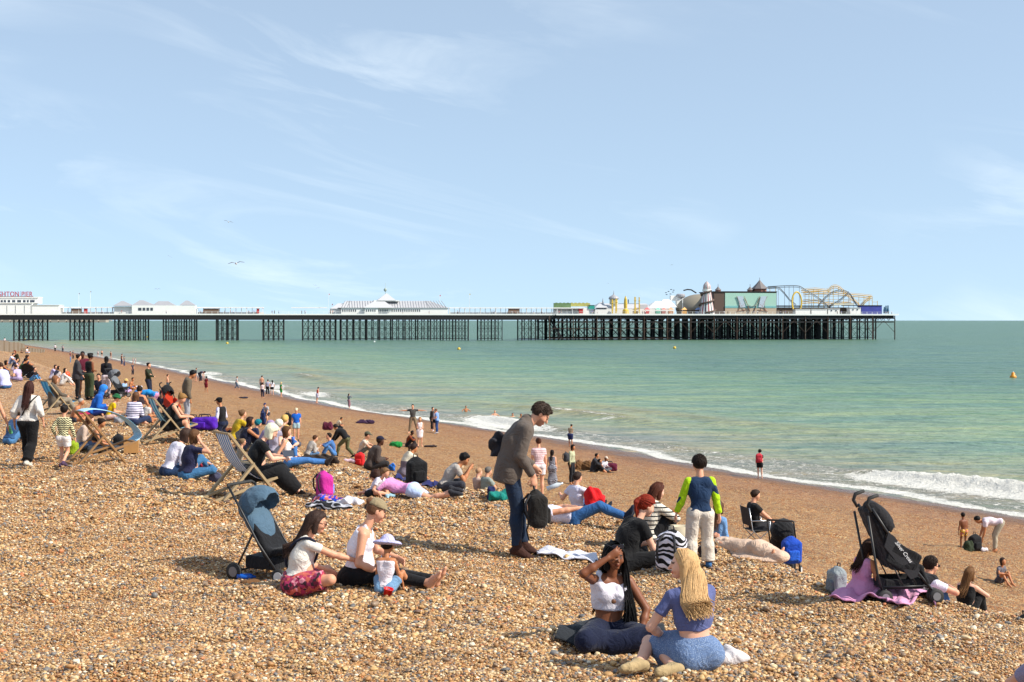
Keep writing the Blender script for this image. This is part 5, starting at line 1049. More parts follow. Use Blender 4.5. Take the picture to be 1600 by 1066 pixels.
PP(262, 691, 626, 84, ('chair', dict(pel=(0, .0, .40), lean=16, lean2=14, pitch=38, hl=(-.08, .50, .58), hr=(.08, .50, .58), fl=(-.1, .50, .07), fr=(.1, .56, .07))), 'woman in black strappy dress bent over her phone in a deckchair', s=1.02, fem=True, fat=.45, tone='w', top=('dress', '101013', 'strap'), hair=('bun', '8a6538'))
PP(84, 648, 594, 55, ('chair', dict(pel=(0, 0, .38), lean=-6)), 'woman in grey-brown cardigan reclining in a blue deckchair', s=1.0, fem=True, tone='w', top=('jacket', '5c5348'), bot=('trousers', '8a8070'), hair=('bob', '7a5034'))
# sitters in the middle ground
G1 = 'people sitting on the shingle bank'
PP(264, 745, 673, 52, ('cross', dict(lean=18, lean2=16, pitch=24)), 'person in white top with a red side panel sitting against the navy T-shirt woman', fem=True, tone='w', top=('long', 'd8d4e2'), bot=('jeans', '1d3456'), hair=('bob', '3a2820'))
heap(at_px(262, 744), (.16, .12, .34), 'dark red side panel cloth hanging at the white top', '7a0f1c', 'red_scarf', 'scarf', seed=3)
PP(293, 749, 673, 56, ('cross', dict(lean=6, lean2=8, pitch=6, hr=(.16, .20, .66), er=(1, .2, -1), hdr=(-.2, -.4, 1), fl=(-.10, .62, .08), kl=(-.3, .3, 1))), 'woman in navy T-shirt holding a hand to her brown hair', fem=True, fat=.45, tone='w', top=('tee', '1e2140'), bot=('jeans', '3a6a94'), shoe=('trainer', '5a4a3a'), hair=('bob', '5e4028'))
o = heap(at_px(318, 738), (.40, .2, .30), 'small bag with a red white and blue flag pattern by the jeans', '252c4a', 'flag_bag', 'bag', 'vstripe', 'b0303c', seed=17)
heap(at_px(337, 752), (.26, .2, .2), 'dark trainers with pale soles below the striped deckchair', '4a4a60', 'trainers', 'shoes', seed=19)
LJ = ('lean_back', dict(lean=-14, pitch=4, yaw=8, fl=(-.10, .86, .09), fr=(.10, .84, .09), kl=(0, 0, .4), kr=(0, 0, .4)))
PP(452, 729, 667, 86, LJ, 'woman in white camisole and jeans leaning back on her arms', fem=True, tone='w', top=('strap', 'e2d8d4'), bot=('jeans', '3f70ac'), shoe=('boot', '241a18'), hair=('bob', '55371f'))
PP(446, 718, 664, 150, ('knees_up', dict(lean=-4, pitch=4, yaw=-10)), 'blonde woman in black top looking towards the camera', fem=True, tone='p', top=('strap', '14141a'), bot=('jeans', '3c6ca4'), hair=('long', 'd0a662'))
q = at_px(459, 719); m = MB(); m.lathe([(.028, 0), (.040, .11), (.001, .11)], n=16); o = m.build('paper_cup', plain('cup_blue', hexc('2f5fb0'), .4), None, True, label='blue paper cup held up by the blonde woman', cat='cup'); o.location = (q[0], q[1] - .1, q[2] + .38)
PP(427, 714, 657, 40, 'knees_up', 'person with fluffy white curls behind the leaning woman in jeans', fem=True, tone='p', top=('tee', 'a8a0b0'), bot=('trousers', '50505a'), hair=('curly', 'ded4c0'))
PP(436, 706, 651, 30, 'cross', 'person with golden curls farthest back in the blonde group', fem=True, tone='p', top=('tee', '8a8a94'), bot=('trousers', '50505a'), hair=('curly', 'c8a05a'))
PP(407, 708, 659, 74, ('cross', dict(pitch=18)), 'person in mauve headscarf and mauve jacket looking down', fem=True, tone='t', top=('hood', '8f7e9c'), bot=('trousers', '40404a'), hair=('none', '000000'), hat=('scarf', '9a86a4'))
PP(394, 698, 657, 50, 'cross', 'child in teal beanie and navy coat beside the mauve headscarf', kid=.8, tone='w', top=('hood', '1a2342'), bot=('trousers', '202838'), hat=('beanie', '0f6e7a'))
PP(366, 690, 641, 58, ('knees_up', dict(lean=16)), 'grey-brown haired person in mustard yellow shirt', fem=True, tone='w', top=('shirt', 'b89a18'), bot=('trousers', '3a3a40'), hair=('bun', '6a4e36'))
PP(378, 706, 652, 66, ('knees_up', dict(lean=12)), 'dark-haired woman in sleeveless navy top behind the striped deckchair', fem=True, tone='t', top=('tank', '14182e'), bot=('trousers', '14182e'), hair=('long', '2c1812'))
heap(at_px(390, 702), (.5, .3, .16), 'white and yellow clothes heaped beside the navy top woman', 'd8d2c0', seed=31)
PP(348, 674, 622, 292, ('kneel', dict(lean=8, pitch=12)), 'kneeling woman in black cap and black T-shirt over white sleeves', fem=True, tone='t', top=('tee', '111114', None, None, 'cfcadc'), bot=('trousers', '16203a'), hair=('bun', '17110f'), hat=('cap', '0c0c10'))
holdall(at_px(320, 672), 8, 'bright purple holdall bag on the shingle', '4a12a0', 1.1)
holdall(at_px(300, 668), 20, 'black bag beside the purple holdall', '121218', .9)
PP(291, 669, 580, 78, ('stand', dict(lean=4, lean2=10, pitch=32, hl=(-.2, .08, .82), hr=(.22, .12, .84))), 'man in khaki hooded jacket and pale grey joggers standing', tone='t', top=('hood', '5f5445'), bot=('trousers', '9c9ca2'), shoe=('trainer', 'c8c4c0'), hair=('short', '0f0d0e'))
q = pushchair(at_px(262, 652), 130, .95, 'red and black pushchair between the deckchair and the standing man', '101014', 'a82c10', script=False)
PP(251, 645, 608, 160, 'crouch', 'dark-haired toddler in navy by the red pushchair', kid=1, tone='w', top=('tee', '202a48'), bot=('trousers', '202838'), hair=('short', '1a1210'))
PP(238, 648, 612, 280, ('bend', dict(lean=70)), 'child in bright blue hoodie and pink leggings bending forward', fem=True, kid=.9, tone='w', top=('hood', '1f86cc'), bot=('leggings', 'c48ab0'), hat=('hood', '1f86cc'))
PP(232, 625, 562, 100, 'arms_crossed', 'man with tied-back hair and arms folded in dark green jumper', tone='w', top=('long', '282e1c'), bot=('trousers', '151b30'), shoe=('trainer', '222222'), hair=('bun', '17120f'))
PP(226, 662, 625, 60, 'cross', 'boy with dark hair sitting beside the turquoise deckchair', kid=.6, tone='t', top=('tee', 'd8d0c8'), bot=('shorts', '28344a'), hair=('short', '24170f'))
PP(207, 664, 614, 12, ('cross', dict(lean=10)), 'woman from behind in white and navy striped jumper', fem=True, fat=.3, tone='w', top=('long', 'd4cfe0', 'hstripe', '242a58'), bot=('jeans', '1e2a4a'), hair=('bob', '5e3f2a'))
PP(216, 650, 603, 355, 'cross', 'bare-shouldered person with dark bun seen from behind', fem=True, tone='t', top=('bikini', '2a2028'), bot=('shorts', '2a2a30'), hair=('bun', '1d1512'))
heap(at_px(186, 660), (.4, .25, .2), 'light grey towel bundle beside the striped jumper woman', '8f8f94', 'towel_bundle', 'towel', seed=43)
PP(191, 615, 592, 110, ('cross', dict(pitch=12)), 'woman in straw bucket hat and pale denim shirt', fem=True, tone='t', top=('long', '8fb0d4'), bot=('trousers', 'b89ac8'), hair=('bob', '1a1412'), hat=('bucket', 'c8a868'))
heap(at_px(190, 616), (.5, .3, .3), 'black shoulder bag in front of the bucket hat woman', '15171c', 'shoulder_bag', 'bag', seed=47)
PP(203, 609, 590, 110, 'cross', 'shirtless boy sitting on a blue towel', kid=.4, tone='t', bot=('shorts', '1e56a0'), hair=('short', '17110f'))
PP(170, 656, 617, 62, ('cross', dict(pitch=16)), 'child in green bucket hat and yellow T-shirt', kid=.8, tone='w', top=('tee', 'd8b000'), bot=('shorts', 'c8a8a0'), hair=('short', '3a2a20'), hat=('bucket', '14552e'))
PP(145, 650, 603, 72, ('cross', dict(lean=20)), 'person in royal blue hooded top sitting with the hood up', fem=True, tone='w', top=('hood', '155cb4'), bot=('trousers', '1c3a8a'), hat=('hood', '2a7ad0'))
m = MB(); m.box((0, 0, .12), (.26, .05, .24)); o = m.build('lime_book', plain('lime', hexc('7fbf1a'), .5), None, label='lime green carrier card standing by the blue hooded person', cat='card', bevel=.004); o.name = 'green_bag'; o.location = tuple(at_px(149, 648)); o.rotation_euler = (R(-12), 0, R(8))
heap(at_px(132, 650), (.5, .3, .16), 'dark pink blanket roll beside the blue hooded person', 'a01848', 'blanket', 'blanket', seed=53)
PP(155, 618, 584, 175, ('cross', dict(lean=2)), 'man in navy top sitting behind the olive trousers woman', tone='w', top=('tee', '1a1c2e'), bot=('trousers', '1a1c26'), hair=('short', '2a1a12'))
PP(166, 622, 557, 348, ('stand', dict(hl=(-.1, .26, 1.0))), 'woman in white trousers with very long black hair', fem=True, tone='b', top=('long', '191822'), bot=('trousers', 'd6c8d0'), shoe=('trainer', '8a5a68'), hair=('vlong', '0e0b0c'))
PP(139, 625, 553, 30, ('hold_front', dict(pitch=8)), 'woman in black vest and wide olive trousers', fem=True, fat=.2, tone='b', top=('tank', '0d0d0f'), bot=('wide', '353f28'), shoe=('trainer', '1a1a1a'), hair=('afro', '120e0e'))
PP(131, 622, 549, 170, 'stand', 'man in maroon T-shirt facing the camera behind the group', tone='d', top=('tee', '5e1a2e'), bot=('shorts', '2c3240'), shoe=('trainer', '202024'), hair=('crop', '120e0d'))
PP(120, 625, 554, 62, ('hold_front', dict(pitch=6, hr=(.2, .18, .92))), 'woman in dark grey cardigan and black leggings standing in the group', fem=True, fat=.3, tone='w', top=('jacket', '373538'), bot=('leggings', '0e0e11'), shoe=('trainer', '101010'), hair=('bun', '191210'))
pram(at_px(181, 621), 110, 1.0, 'silver grey pram beside the woman in white trousers', '6a6e74')
PP(112, 662, 623, 84, ('cross', dict(lean=22)), 'grey-haired shirtless man sitting beyond the chevron girl', tone='t', bot=('shorts', '3a3a44'), hair=('crop', 'a8a098'))
PP(123, 704, 649, 76, ('cross', dict(lean=14, pitch=20)), 'woman with long brown waves and cream sleeves beside the chevron girl', fem=True, tone='p', top=('long', 'c0a898'), bot=('jeans', '4a5a7a'), hair=('vlong', '4a2c1a'))
PP(146, 708, 655, 84, ('legs_out', dict(lean=14, pitch=20)), 'tanned person with dark hair sitting inside the wind-blown deckchair view', fem=True, tone='t', top=('bikini', '1a1a20'), bot=('trousers', '3a3f48'), hair=('bun', '25160f'))
bag(at_px(116, 712), 90, 'lime green bag behind the chevron girl', '8aa018', .7)
bag(at_px(186, 706), 90, 'black rucksack between the deckchair and the paper bag', '101014', .85)
m = MB(); m.box((0, 0, .17), (.30, .18, .34)); o = m.build('paper_bag', plain('kraft', hexc('a87c48'), .8), None, label='brown kraft paper bag standing on the shingle', cat='paper bag', bevel=.006); o.location = tuple(at_px(205, 708)); o.rotation_euler = (0, 0, R(12))
# ---- far left cluster
GL = [(8, 607, 566, 300, 'cross', 'man in lavender shirt leaning at the left edge', dict(top=('shirt', 'b9bce8'), bot=('jeans', '2f5a8a'), hair=('short', '3a2418'), fat=.4)),
 (30, 596, 570, 290, 'cross', 'person in white and purple T-shirt behind the lavender shirt', dict(top=('tee', 'b8a8cc'), bot=('trousers', '8a7a9a'), hair=('short', '3a2a20'))),
 (2, 590, 563, 80, 'knees_up', 'bare-armed person at the very left edge', dict(top=('tank', '1c1c22'), bot=('trousers', '2a2a33'), hair=('bob', '17110f'), tone='t', fem=True)),
 (16, 570, 552, 90, 'knees_up', 'person in pale lavender shirt sitting upright far left', dict(top=('shirt', 'c6c8de'), bot=('jeans', '5a6a8a'), hair=('short', '2a2a30'))),
 (27, 566, 547, 200, 'cross', 'red-haired person in dark olive top far left', dict(top=('long', '33331f'), bot=('trousers', '2a2a24'), hair=('bob', '6a3018'), fem=True)),
 (20, 580, 559, 80, 'knees_up', 'person in navy top and pale trousers far left', dict(top=('tee', '1c2440'), bot=('trousers', 'b8a8b8'), hair=('short', '17110f'))),
 (36, 584, 555, 60, 'knees_up', 'broad-backed person in navy blue shirt', dict(top=('tee', '20284a'), bot=('trousers', '20283c'), hair=('short', '2a1a12'), tone='t')),
 (31, 590, 560, 80, 'cross', 'person in moss green top beside the navy shirt', dict(top=('tee', '34502c'), bot=('trousers', '283020'), hair=('short', '1a1210'), tone='t')),
 (50, 596, 574, 100, 'knees_up', 'person in black under the black umbrella', dict(top=('long', '15151a'), bot=('jeans', '4a86b8'), hair=('short', '17110f'))),
 (80, 593, 570, 75, 'knees_up', 'person in lilac top on the left of the trio', dict(top=('long', 'b0a8cc'), bot=('trousers', 'c8c0cc'), hair=('bob', '2a1c16'), fem=True)),
 (86, 595, 572, 60, 'knees_up', 'dark-haired woman in slate top in the middle of the trio', dict(top=('tee', '343648'), bot=('trousers', 'c0b8b8'), hair=('long', '1d1310'), fem=True)),
 (97, 603, 576, 70, 'knees_up', 'woman in white with long black hair on the right of the trio', dict(top=('long', 'd6d0cc'), bot=('trousers', 'd0c8c0'), hair=('long', '0e0b0c'), fem=True)),
 (41, 553, 541, 90, 'cross', 'tiny seated figure in white near the stone groyne', dict(top=('tee', 'd8d4dc'), bot=('trousers', 'b0b0c0'), hair=('short', '17110f'))),
 (33, 552, 546, 90, 'cross', 'tiny seated figure in black near the stone groyne', dict(top=('tee', '17171c'), bot=('trousers', '17171c'), hair=('short', '17110f'))),
 (42, 546, 540, 90, 'cross', 'tiny seated figure in navy against the low groyne', dict(top=('tee', '20284a'), bot=('trousers', '222230'), hair=('short', '17110f')))]
for px, b, tp, hd, ps, lb, kw in GL: PP(px, b, tp, hd, ps, lb, group='people sitting at the far left of the beach', **kw)
q = at_px(46, 594); r = empty('umbrella', (q[0], q[1], q[2] + .50), 0, .98, label='black umbrella tipped on its side as a sun shade', cat='umbrella'); r.rotation_euler = (R(-58), 0, R(-28)); r.location.z -= .12
m = MB(); m.lathe([(.001, .17), (.18, .15), (.36, .09), (.50, 0), (.49, -.01), (.35, .075), (.17, .135), (.001, .155)], n=8); m.build('canopy', BLKF, r); m = MB(); m.tube([(0, 0, .16), (0, 0, -.5)], .008, 6); m.build('shaft', STEEL, r, True)
ball_obj(at_px(104, 592), .17, plain('orange', hexc('d0481a'), .5), 'beach_ball', 'round orange bag beside the long-haired trio', 'ball')
heap(at_px(110, 597), (.6, .4, .25), 'black and white bag to the right of the trio', '17181c', 'beach_bag', 'bag', seed=61)
# ================================================================ MIDDLE
PP(536, 714, 664, 292, ('bend', dict(lean=38, lean2=26, pitch=30, pel=(0, -.15, .80), fl=(-.12, .22, .08), fr=(.12, -.42, .08), hl=(-.2, .45, .60), hr=(.15, .5, .66))), 'boy in black hoodie lunging forward over the seated child', kid=.3, tone='t', top=('hood', '0f0f13'), bot=('trousers', '5a5a3c'), shoe=('trainer', '202020'), hair=('short', '1d1410'))
PP(521, 713, 677, 262, 'knees_up', 'child in blue denim jacket sitting under the boy in black hoodie', kid=.5, tone='w', top=('long', '3e68a0', 'denim'), bot=('jeans', '4a78b0'), hair=('short', '1d1410'))
PP(481, 714, 680, 62, 'cross', 'boy in light grey hooded top sitting alone', kid=.5, tone='w', top=('hood', 'a8a29c'), bot=('jeans', '5a7aa0'), hair=('short', '4a2f1c'))
heap(at_px(500, 722), (.9, .3, .2), 'brown and black coats lying beyond the jeans legs', '2c2018', 'coats', 'coats', seed=67)
heap(at_px(545, 722), (.62, .3, .14), 'pale pink and white clothes on the stones', 'd4b8c4', seed=71)
PP(563, 712, 674, 90, 'knees_up', 'child in olive cap behind the red rucksack', kid=.7, tone='w', top=('tee', 'c8b8a8'), bot=('trousers', '6a6a60'), hair=('short', '3a2a20'), hat=('cap', '4f5040'))
bag(at_px(562, 728), 200, 'bright red rucksack leaning on the grey hoodie man', 'c41c1e', 1.0)
PP(578, 734, 675, 70, ('cross', dict(lean=20, pitch=4)), 'person in dark cap and grey-brown hoodie beside the red rucksack', tone='d', top=('hood', '463c38'), bot=('trousers', '2c2a2c'), hair=('short', '2a1c14'), hat=('cap', '181830'))
bag(at_px(600, 738), 120, 'black rucksack next to the grey-brown hoodie', '121317', .9)
heap(at_px(612, 736), (.3, .2, .3), 'blue bag and clear plastic behind the black rucksack', '2a66b8', 'blue_bag', 'bag', seed=73)
PP(631, 747, 690, 58, ('knees_up', dict(lean=16, pitch=14)), 'woman with ponytail in cream and mauve-grey fleece', fem=True, tone='t', top=('hood', 'd6ceb8', 'half', '.42|6f6672'), bot=('trousers', '6a6670'), hair=('pony', '2a1c18'))
bag(at_px(651, 758), 150, 'large black rucksack standing on a navy blanket', '0d0d10', 1.05)
towel([at_px(618, 752), at_px(672, 766), at_px(690, 758), at_px(640, 746)], 'navy blue blanket under the large black rucksack', '141a5a', name='blanket', cat='blanket')
PP(694, 768, 710, 86, ('cross', dict(lean=26, lean2=22, pitch=26, hl=(-.06, .50, .44), hr=(.06, .50, .44), er=(.4, -.6, -1), fl=(.10, .34, .07), fr=(-.08, .38, .07))), 'young man in grey T-shirt hunched over food', tone='t', top=('tee', 'a8a098'), bot=('trousers', '33343c'), shoe=('trainer', 'c8c8d0'), hair=('curly', '0f0c0c'))
q = at_px(722, 766); ball_obj((q[0] - .02, q[1], q[2] + .34), .05, plain('wrap', hexc('b89a78'), .7), 'sandwich', 'wrapped sandwich in the hands of the hunched young man', 'food')
PP(580, 777, 731, 112, ('cross', dict(lean=34, lean2=10, pitch=20, hl=(-.12, .45, .10), hr=(.25, .40, .08), fl=(.10, .5, .07), fr=(-.1, .48, .07))), 'girl in white T-shirt and black shorts leaning on one arm', fem=True, kid=.35, tone='w', top=('tee', 'dcd6e0'), bot=('shorts', '101014'), shoe=('trainer', '8fb4c4'), hair=('pony', '7a5a3c'))
PP(642, 781, 744, 286, ('prone', dict(lean=82, fl=(-.16, -.80, .09), fr=(.10, -.72, .12))), 'girl lying on her front in pink T-shirt and pale shorts', dz=.05, fem=True, kid=.15, tone='w', s=.92, top=('tee', 'cf8cc0'), bot=('shorts', 'b8c8ea'), shoe=('trainer', '2a2a30'), hair=('bob', '3a2218'))
# unicorn rucksack and clothes
q = bag(at_px(507, 778), 60, 'hot pink and violet children\'s rucksack standing open', 'c02c90', .95, None, None, '7a8ad8')
heap(at_px(512, 786), (.62, .34, .16), 'violet and blue patterned clothes under the pink rucksack', '3a2ab0', 'patterned_clothes', 'clothes', 'floral', '1c50c0', seed=83)
heap(at_px(520, 794), (.80, .3, .12), 'black clothes with white piping on the shingle', '121216', 'black_clothes', 'clothes', 'zebra', 'b0b0b8', seed=79)
heap(at_px(545, 788), (.44, .3, .13), 'white crumpled T-shirt beside the pink rucksack', 'd8d6de', 'white_shirt', 'clothes', seed=89)
heap(at_px(581, 794), (.26, .16, .10), 'pair of black shoes lying near the beige cap', '0c0c10', 'black_shoes', 'shoes', seed=97)
# group right of the blazer man
PP(842, 778, 685, 350, ('stand', dict(pitch=8)), 'woman in pink striped T-shirt and white shorts behind the blazer man', fem=True, tone='w', top=('tee', 'dcc2c4', 'hstripe', 'b89098'), bot=('shorts', 'd8d0d4'), hair=('bun', '4a2c20'))
PP(863, 763, 703, 10, 'stand', 'girl with long dark hair in black patterned dress', fem=True, kid=.2, tone='w', top=('ldress', '24242c', 'zebra', 'a8a8b4'), shoe=('trainer', 'd0ccd4'), hair=('vlong', '1c1210'))
PP(893, 757, 695, 120, ('stand', dict(pitch=10)), 'woman in pale green jumper and dark trousers carrying a bag', fem=True, tone='t', top=('long', 'aeb090'), bot=('trousers', '14161c'), hair=('bob', '17110f'))
q = at_px(885, 757); bag((q[0], q[1] - .05, q[2] + .85), 120, 'dark grey shoulder bag on the pale green jumper woman', '33343a', .8)
PP(891, 699, 663, 10, 'hold_front', 'woman in beige top and navy skirt standing at the water', fem=True, tone='t', top=('tee', '8c7c68'), bot=('skirt', '1a2450'), hair=('bun', '17110f'))
PP(927, 737, 709, 100, 'knees_up', 'man in dark jacket sitting with a child near the waterline', tone='t', top=('jacket', '2a2a30'), bot=('trousers', '1c1c22'), hair=('short', '120e0d'))
PP(933, 738, 717, 100, 'knees_up', 'small child in black between the man and the white top woman', kid=1, tone='t', top=('long', '17171c'), bot=('trousers', '17171c'), hair=('short', '120e0d'))
PP(941, 738, 713, 130, 'cross', 'woman in white top and pale cap beside the maroon bag', fem=True, tone='t', top=('long', 'd0ccd4'), bot=('trousers', '4a4a50'), hair=('bob', '1c1412'), hat=('cap', 'c8b8a8'))
holdall(at_px(952, 738), 5, 'maroon holdall near the waterline', '5a1430', 1.3); heap(at_px(910, 734), (1.0, .5, .5), 'tan and black bags beside the man in dark jacket', '6a4a2c', 'bags', 'bags', seed=103)
PP(903, 812, 738, 52, ('lean_back', dict(lean=-10, pitch=6, hl=(-.52, -.05, .40), el=(-.5, -.5, -1), hr=(.20, .50, .34), er=(1, 0, -.6), fl=(-.1, .74, .08), fr=(.1, .70, .08))), 'man in white T-shirt sitting with an arm stretched out behind him', Y=20.6, tone='w', top=('tee', 'd6d4e8'), bot=('jeans', '3f6ea0'), shoe=('trainer', '20242e'), hair=('short', '2f2019'))
q = at_px(929, 0, 20.4); heap((q[0], q[1], q[2] + .22), (.36, .22, .30), 'bright red cloth held by the white T-shirt man', 'c80f18', 'red_cloth', 'cloth', seed=107)
q = at_px(850, 0, 20.3); m = MB(); m.lathe([(.001, 0), (.034, .0), (.036, .17), (.014, .22), (.014, .25), (.001, .25)], n=14); o = m.build('plastic_bottle', plain('clear_plastic', (.6, .65, .68), .15), None, True, label='clear plastic bottle at the end of the white T-shirt man\'s arm', cat='bottle'); o.location = (q[0] + .04, q[1], q[2] + .40); o.rotation_euler = (0, R(70), 0)
PP(895, 817, 790, 96, ('supine', dict(lean=-82, hr=(.12, .12, .26), hl=(-.12, .02, .24), er=(1, -.2, 0), el=(-1, 0, 0), fl=(-.10, .80, .10), fr=(.12, .78, .14))), 'man lying on his back in white T-shirt and blue jeans', Y=19.6, s=.95, tone='w', top=('tee', 'd8d6ea'), bot=('jeans', '2c5a90'), shoe=('trainer', '1c2436'), hair=('short', '2f2019'))
PP(752, 778, 749, 60, ('cross', dict(lean=-20)), 'fair bald person lying low behind the crest of the bank', Y=24.3, tone='p', s=.62, top=('tee', 'c8a898'), bot=('shorts', 'c8a080'), hair=('bald', 'b08868'))
PP(763, 778, 748, 60, ('cross', dict(lean=-12)), 'grey-haired person in grey-green shirt beside the teal bag', Y=24.0, tone='w', s=.66, top=('shirt', '8a938c'), bot=('shorts', '8a7a60'), hair=('crop', '6a645e'))
heap(at_px(782, 780), (.46, .26, .18), 'teal and red beach bag on the crest of the bank', '0f7a70', 'beach_bag', 'bag', seed=109); heap(at_px(768, 780), (.2, .2, .26), 'navy bag with a white stripe beside the teal bag', '18204c', 'navy_bag', 'bag', seed=113)
# lower beach
PP(463, 690, 638, 172, ('stand', dict(pitch=10)), 'man in royal blue T-shirt pale shorts and cap walking up the beach', tone='w', top=('tee', '1660c4'), bot=('shorts', '9ab4bc'), shoe=('trainer', '303038'), hair=('crop', '4a3a30'), hat=('cap', 'd0c2a8'))
bag(at_px(449, 666), 180, 'tall black rucksack on its own beside the man in royal blue', '0c0c10', 1.5)
PP(417, 664, 630, 200, ('bend', dict(lean=24, lean2=16, pitch=20, pel=(0, -.08, .80))), 'person in navy cap and grey T-shirt holding a navy coat', tone='w', top=('tee', 'a4a8b0'), bot=('shorts', '2a2a33'), hair=('short', '2a1c16'), hat=('cap', '23305a'))
heap(at_px(411, 664), (.4, .3, .9), 'navy coat hanging in the hands of the person in navy cap', '1c2a52', 'navy_coat', 'coat', seed=127)
PP(526, 674, 653, 80, 'crouch', 'person in cream shirt crouching over bags on the lower beach', tone='t', top=('tee', 'c4b49a'), bot=('trousers', '1a1a22'), hair=('short', '17110f'))
heap(at_px(513, 672), (.8, .5, .5), 'maroon bag beside the crouching cream shirt', '5a1c34', 'bag', 'bag', seed=131); heap(at_px(574, 663), (1.6, .6, .35), 'red and navy clothes left alone on the lower beach', '3a2440', seed=137); heap(at_px(619, 698), (.95, .5, .36), 'bright green bag on the lower beach', '127a34', 'green_bag', 'bag', seed=139)
heap(at_px(380, 622), (1.2, .3, .14), 'small dark clothing item lying near the shoreline', '24243a', seed=149); heap(at_px(218, 606), (.8, .4, .15), 'small white towel lying beside the dark green jumper man', 'd8d4e0', 'towel', 'towel', seed=151)
heap(at_px(672, 699), (.8, .3, .12), 'pair of dark flat shoes behind the towel-wrapped child', '2a1c1c', 'shoes', 'shoes', seed=157)
PP(637, 699, 673, 95, ('knees_up', dict(pitch=16)), 'man in rust brown jumper sitting on the lower beach', tone='d', top=('long', '7a3a1c'), bot=('trousers', '15151a'), hair=('crop', '120e0d'))
PP(656, 698, 652, 170, ('hold_front', dict(pitch=10)), 'blonde child wrapped in a white towel', fem=True, kid=.4, tone='w', top=('poncho', 'dccfd0'), hair=('bob', '9a7040'))
PP(645, 678, 632, 185, ('arms_out', dict(fl=(-.30, .0, .08), fr=(.22, 0, .08))), 'man stretching both arms out at the edge of the surf', tone='w', top=('tee', '4c4a48'), bot=('trousers', '7a6a54'), hair=('short', '1c1412'))
PP(674, 673, 636, 100, 'stand', 'person in black on the left of the chatting three', tone='w', top=('long', '0f0f13'), bot=('trousers', '0f0f13'), hair=('short', '120e0d'))
PP(679, 675, 640, 200, 'stand', 'person in pale T-shirt and black shorts in the middle of the chatting three', tone='w', top=('tee', 'd8ccd8'), bot=('shorts', '17171c'), shoe=('trainer', 'd0ccd0'), hair=('short', '2a1c16'))
PP(683, 678, 639, 280, ('hold_front', dict(pitch=12)), 'man in light blue shirt and jeans on the right of the chatting three', tone='w', top=('shirt', '7a9ed8'), bot=('jeans', '1f3e74'), shoe=('trainer', 'b0b0b8'), hair=('crop', '6a4a34'))
for px, b, tp, lb, tn, kw in ((728, 644, 633, 'swimmer with dark hair and one arm raised in the water', 't', dict(hair=('short', '17110f'))), (773, 655, 641, 'pale bald swimmer standing chest-deep', 'w', dict(hair=('bald', 'a07a5c'))), (801, 652, 643, 'dark-haired swimmer to the right of the bald swimmer', 'w', dict(hair=('bob', '17110f'))), (814, 653, 645, 'brown-haired swimmer low in the water nearest the blazer man', 't', dict(hair=('bob', '3a2018')))):
    PP(px, b, tp, 170, 'swim', lb, water=True, s=1.0, wz=(-.05 if b == 644 else .12 if b == 655 else -.30), tone=tn, group='swimmers in the sea', **kw)
PP(1187, 748, 703, 14, 'stand', 'person with curly dark hair in black standing at the wash', fem=True, tone='p', top=('tee', '121217'), bot=('shorts', '14141a'), hair=('afro', '17100e'))
q = at_px(1185, 748); bag((q[0], q[1] - .22, q[2] + .92), 190, 'coral red rucksack worn by the person at the wash', 'b8323e', 1.15, straps=False)
PP(1506, 858, 801, 352, 'stand', 'shirtless boy in yellow shorts with a green headband', kid=.7, tone='b', bot=('shorts', 'd8a400', 'floral', 'e0c050'), hair=('short', '120d0c'))
q = at_px(1506, 858)
PP(1556, 862, 809, 282, ('bend', dict(lean=80, lean2=14, pitch=-40)), 'man in pale pink shirt bending right down to the stones', tone='t', s=1.0, top=('shirt', 'dcccd4'), bot=('trousers', 'aaa08c'), hair=('short', '120e0d'))
bag(at_px(1524, 861), 160, 'black rucksack between the boy and the bending man', '141418', 1.1); heap(at_px(1514, 861), (.4, .3, .35), 'dark green bag leaning on the black rucksack', '26301c', 'green_bag', 'bag', seed=163); heap(at_px(1536, 861), (.35, .25, .14), 'white cloth under the hand of the bending man', 'c8c0c4', 'white_cloth', 'cloth', seed=167)
PP(1562, 912, 871, 150, ('knees_up', dict(lean=4, hl=(-.24, .02, .06), hr=(.10, .36, .40))), 'girl in grey patterned dress sitting on the lower beach', fem=True, kid=.5, tone='t', top=('tee', '5f5a62', 'dots', 'a8a4ac'), bot=('shorts', '4a464e'), hair=('bob', '3a2a22'))
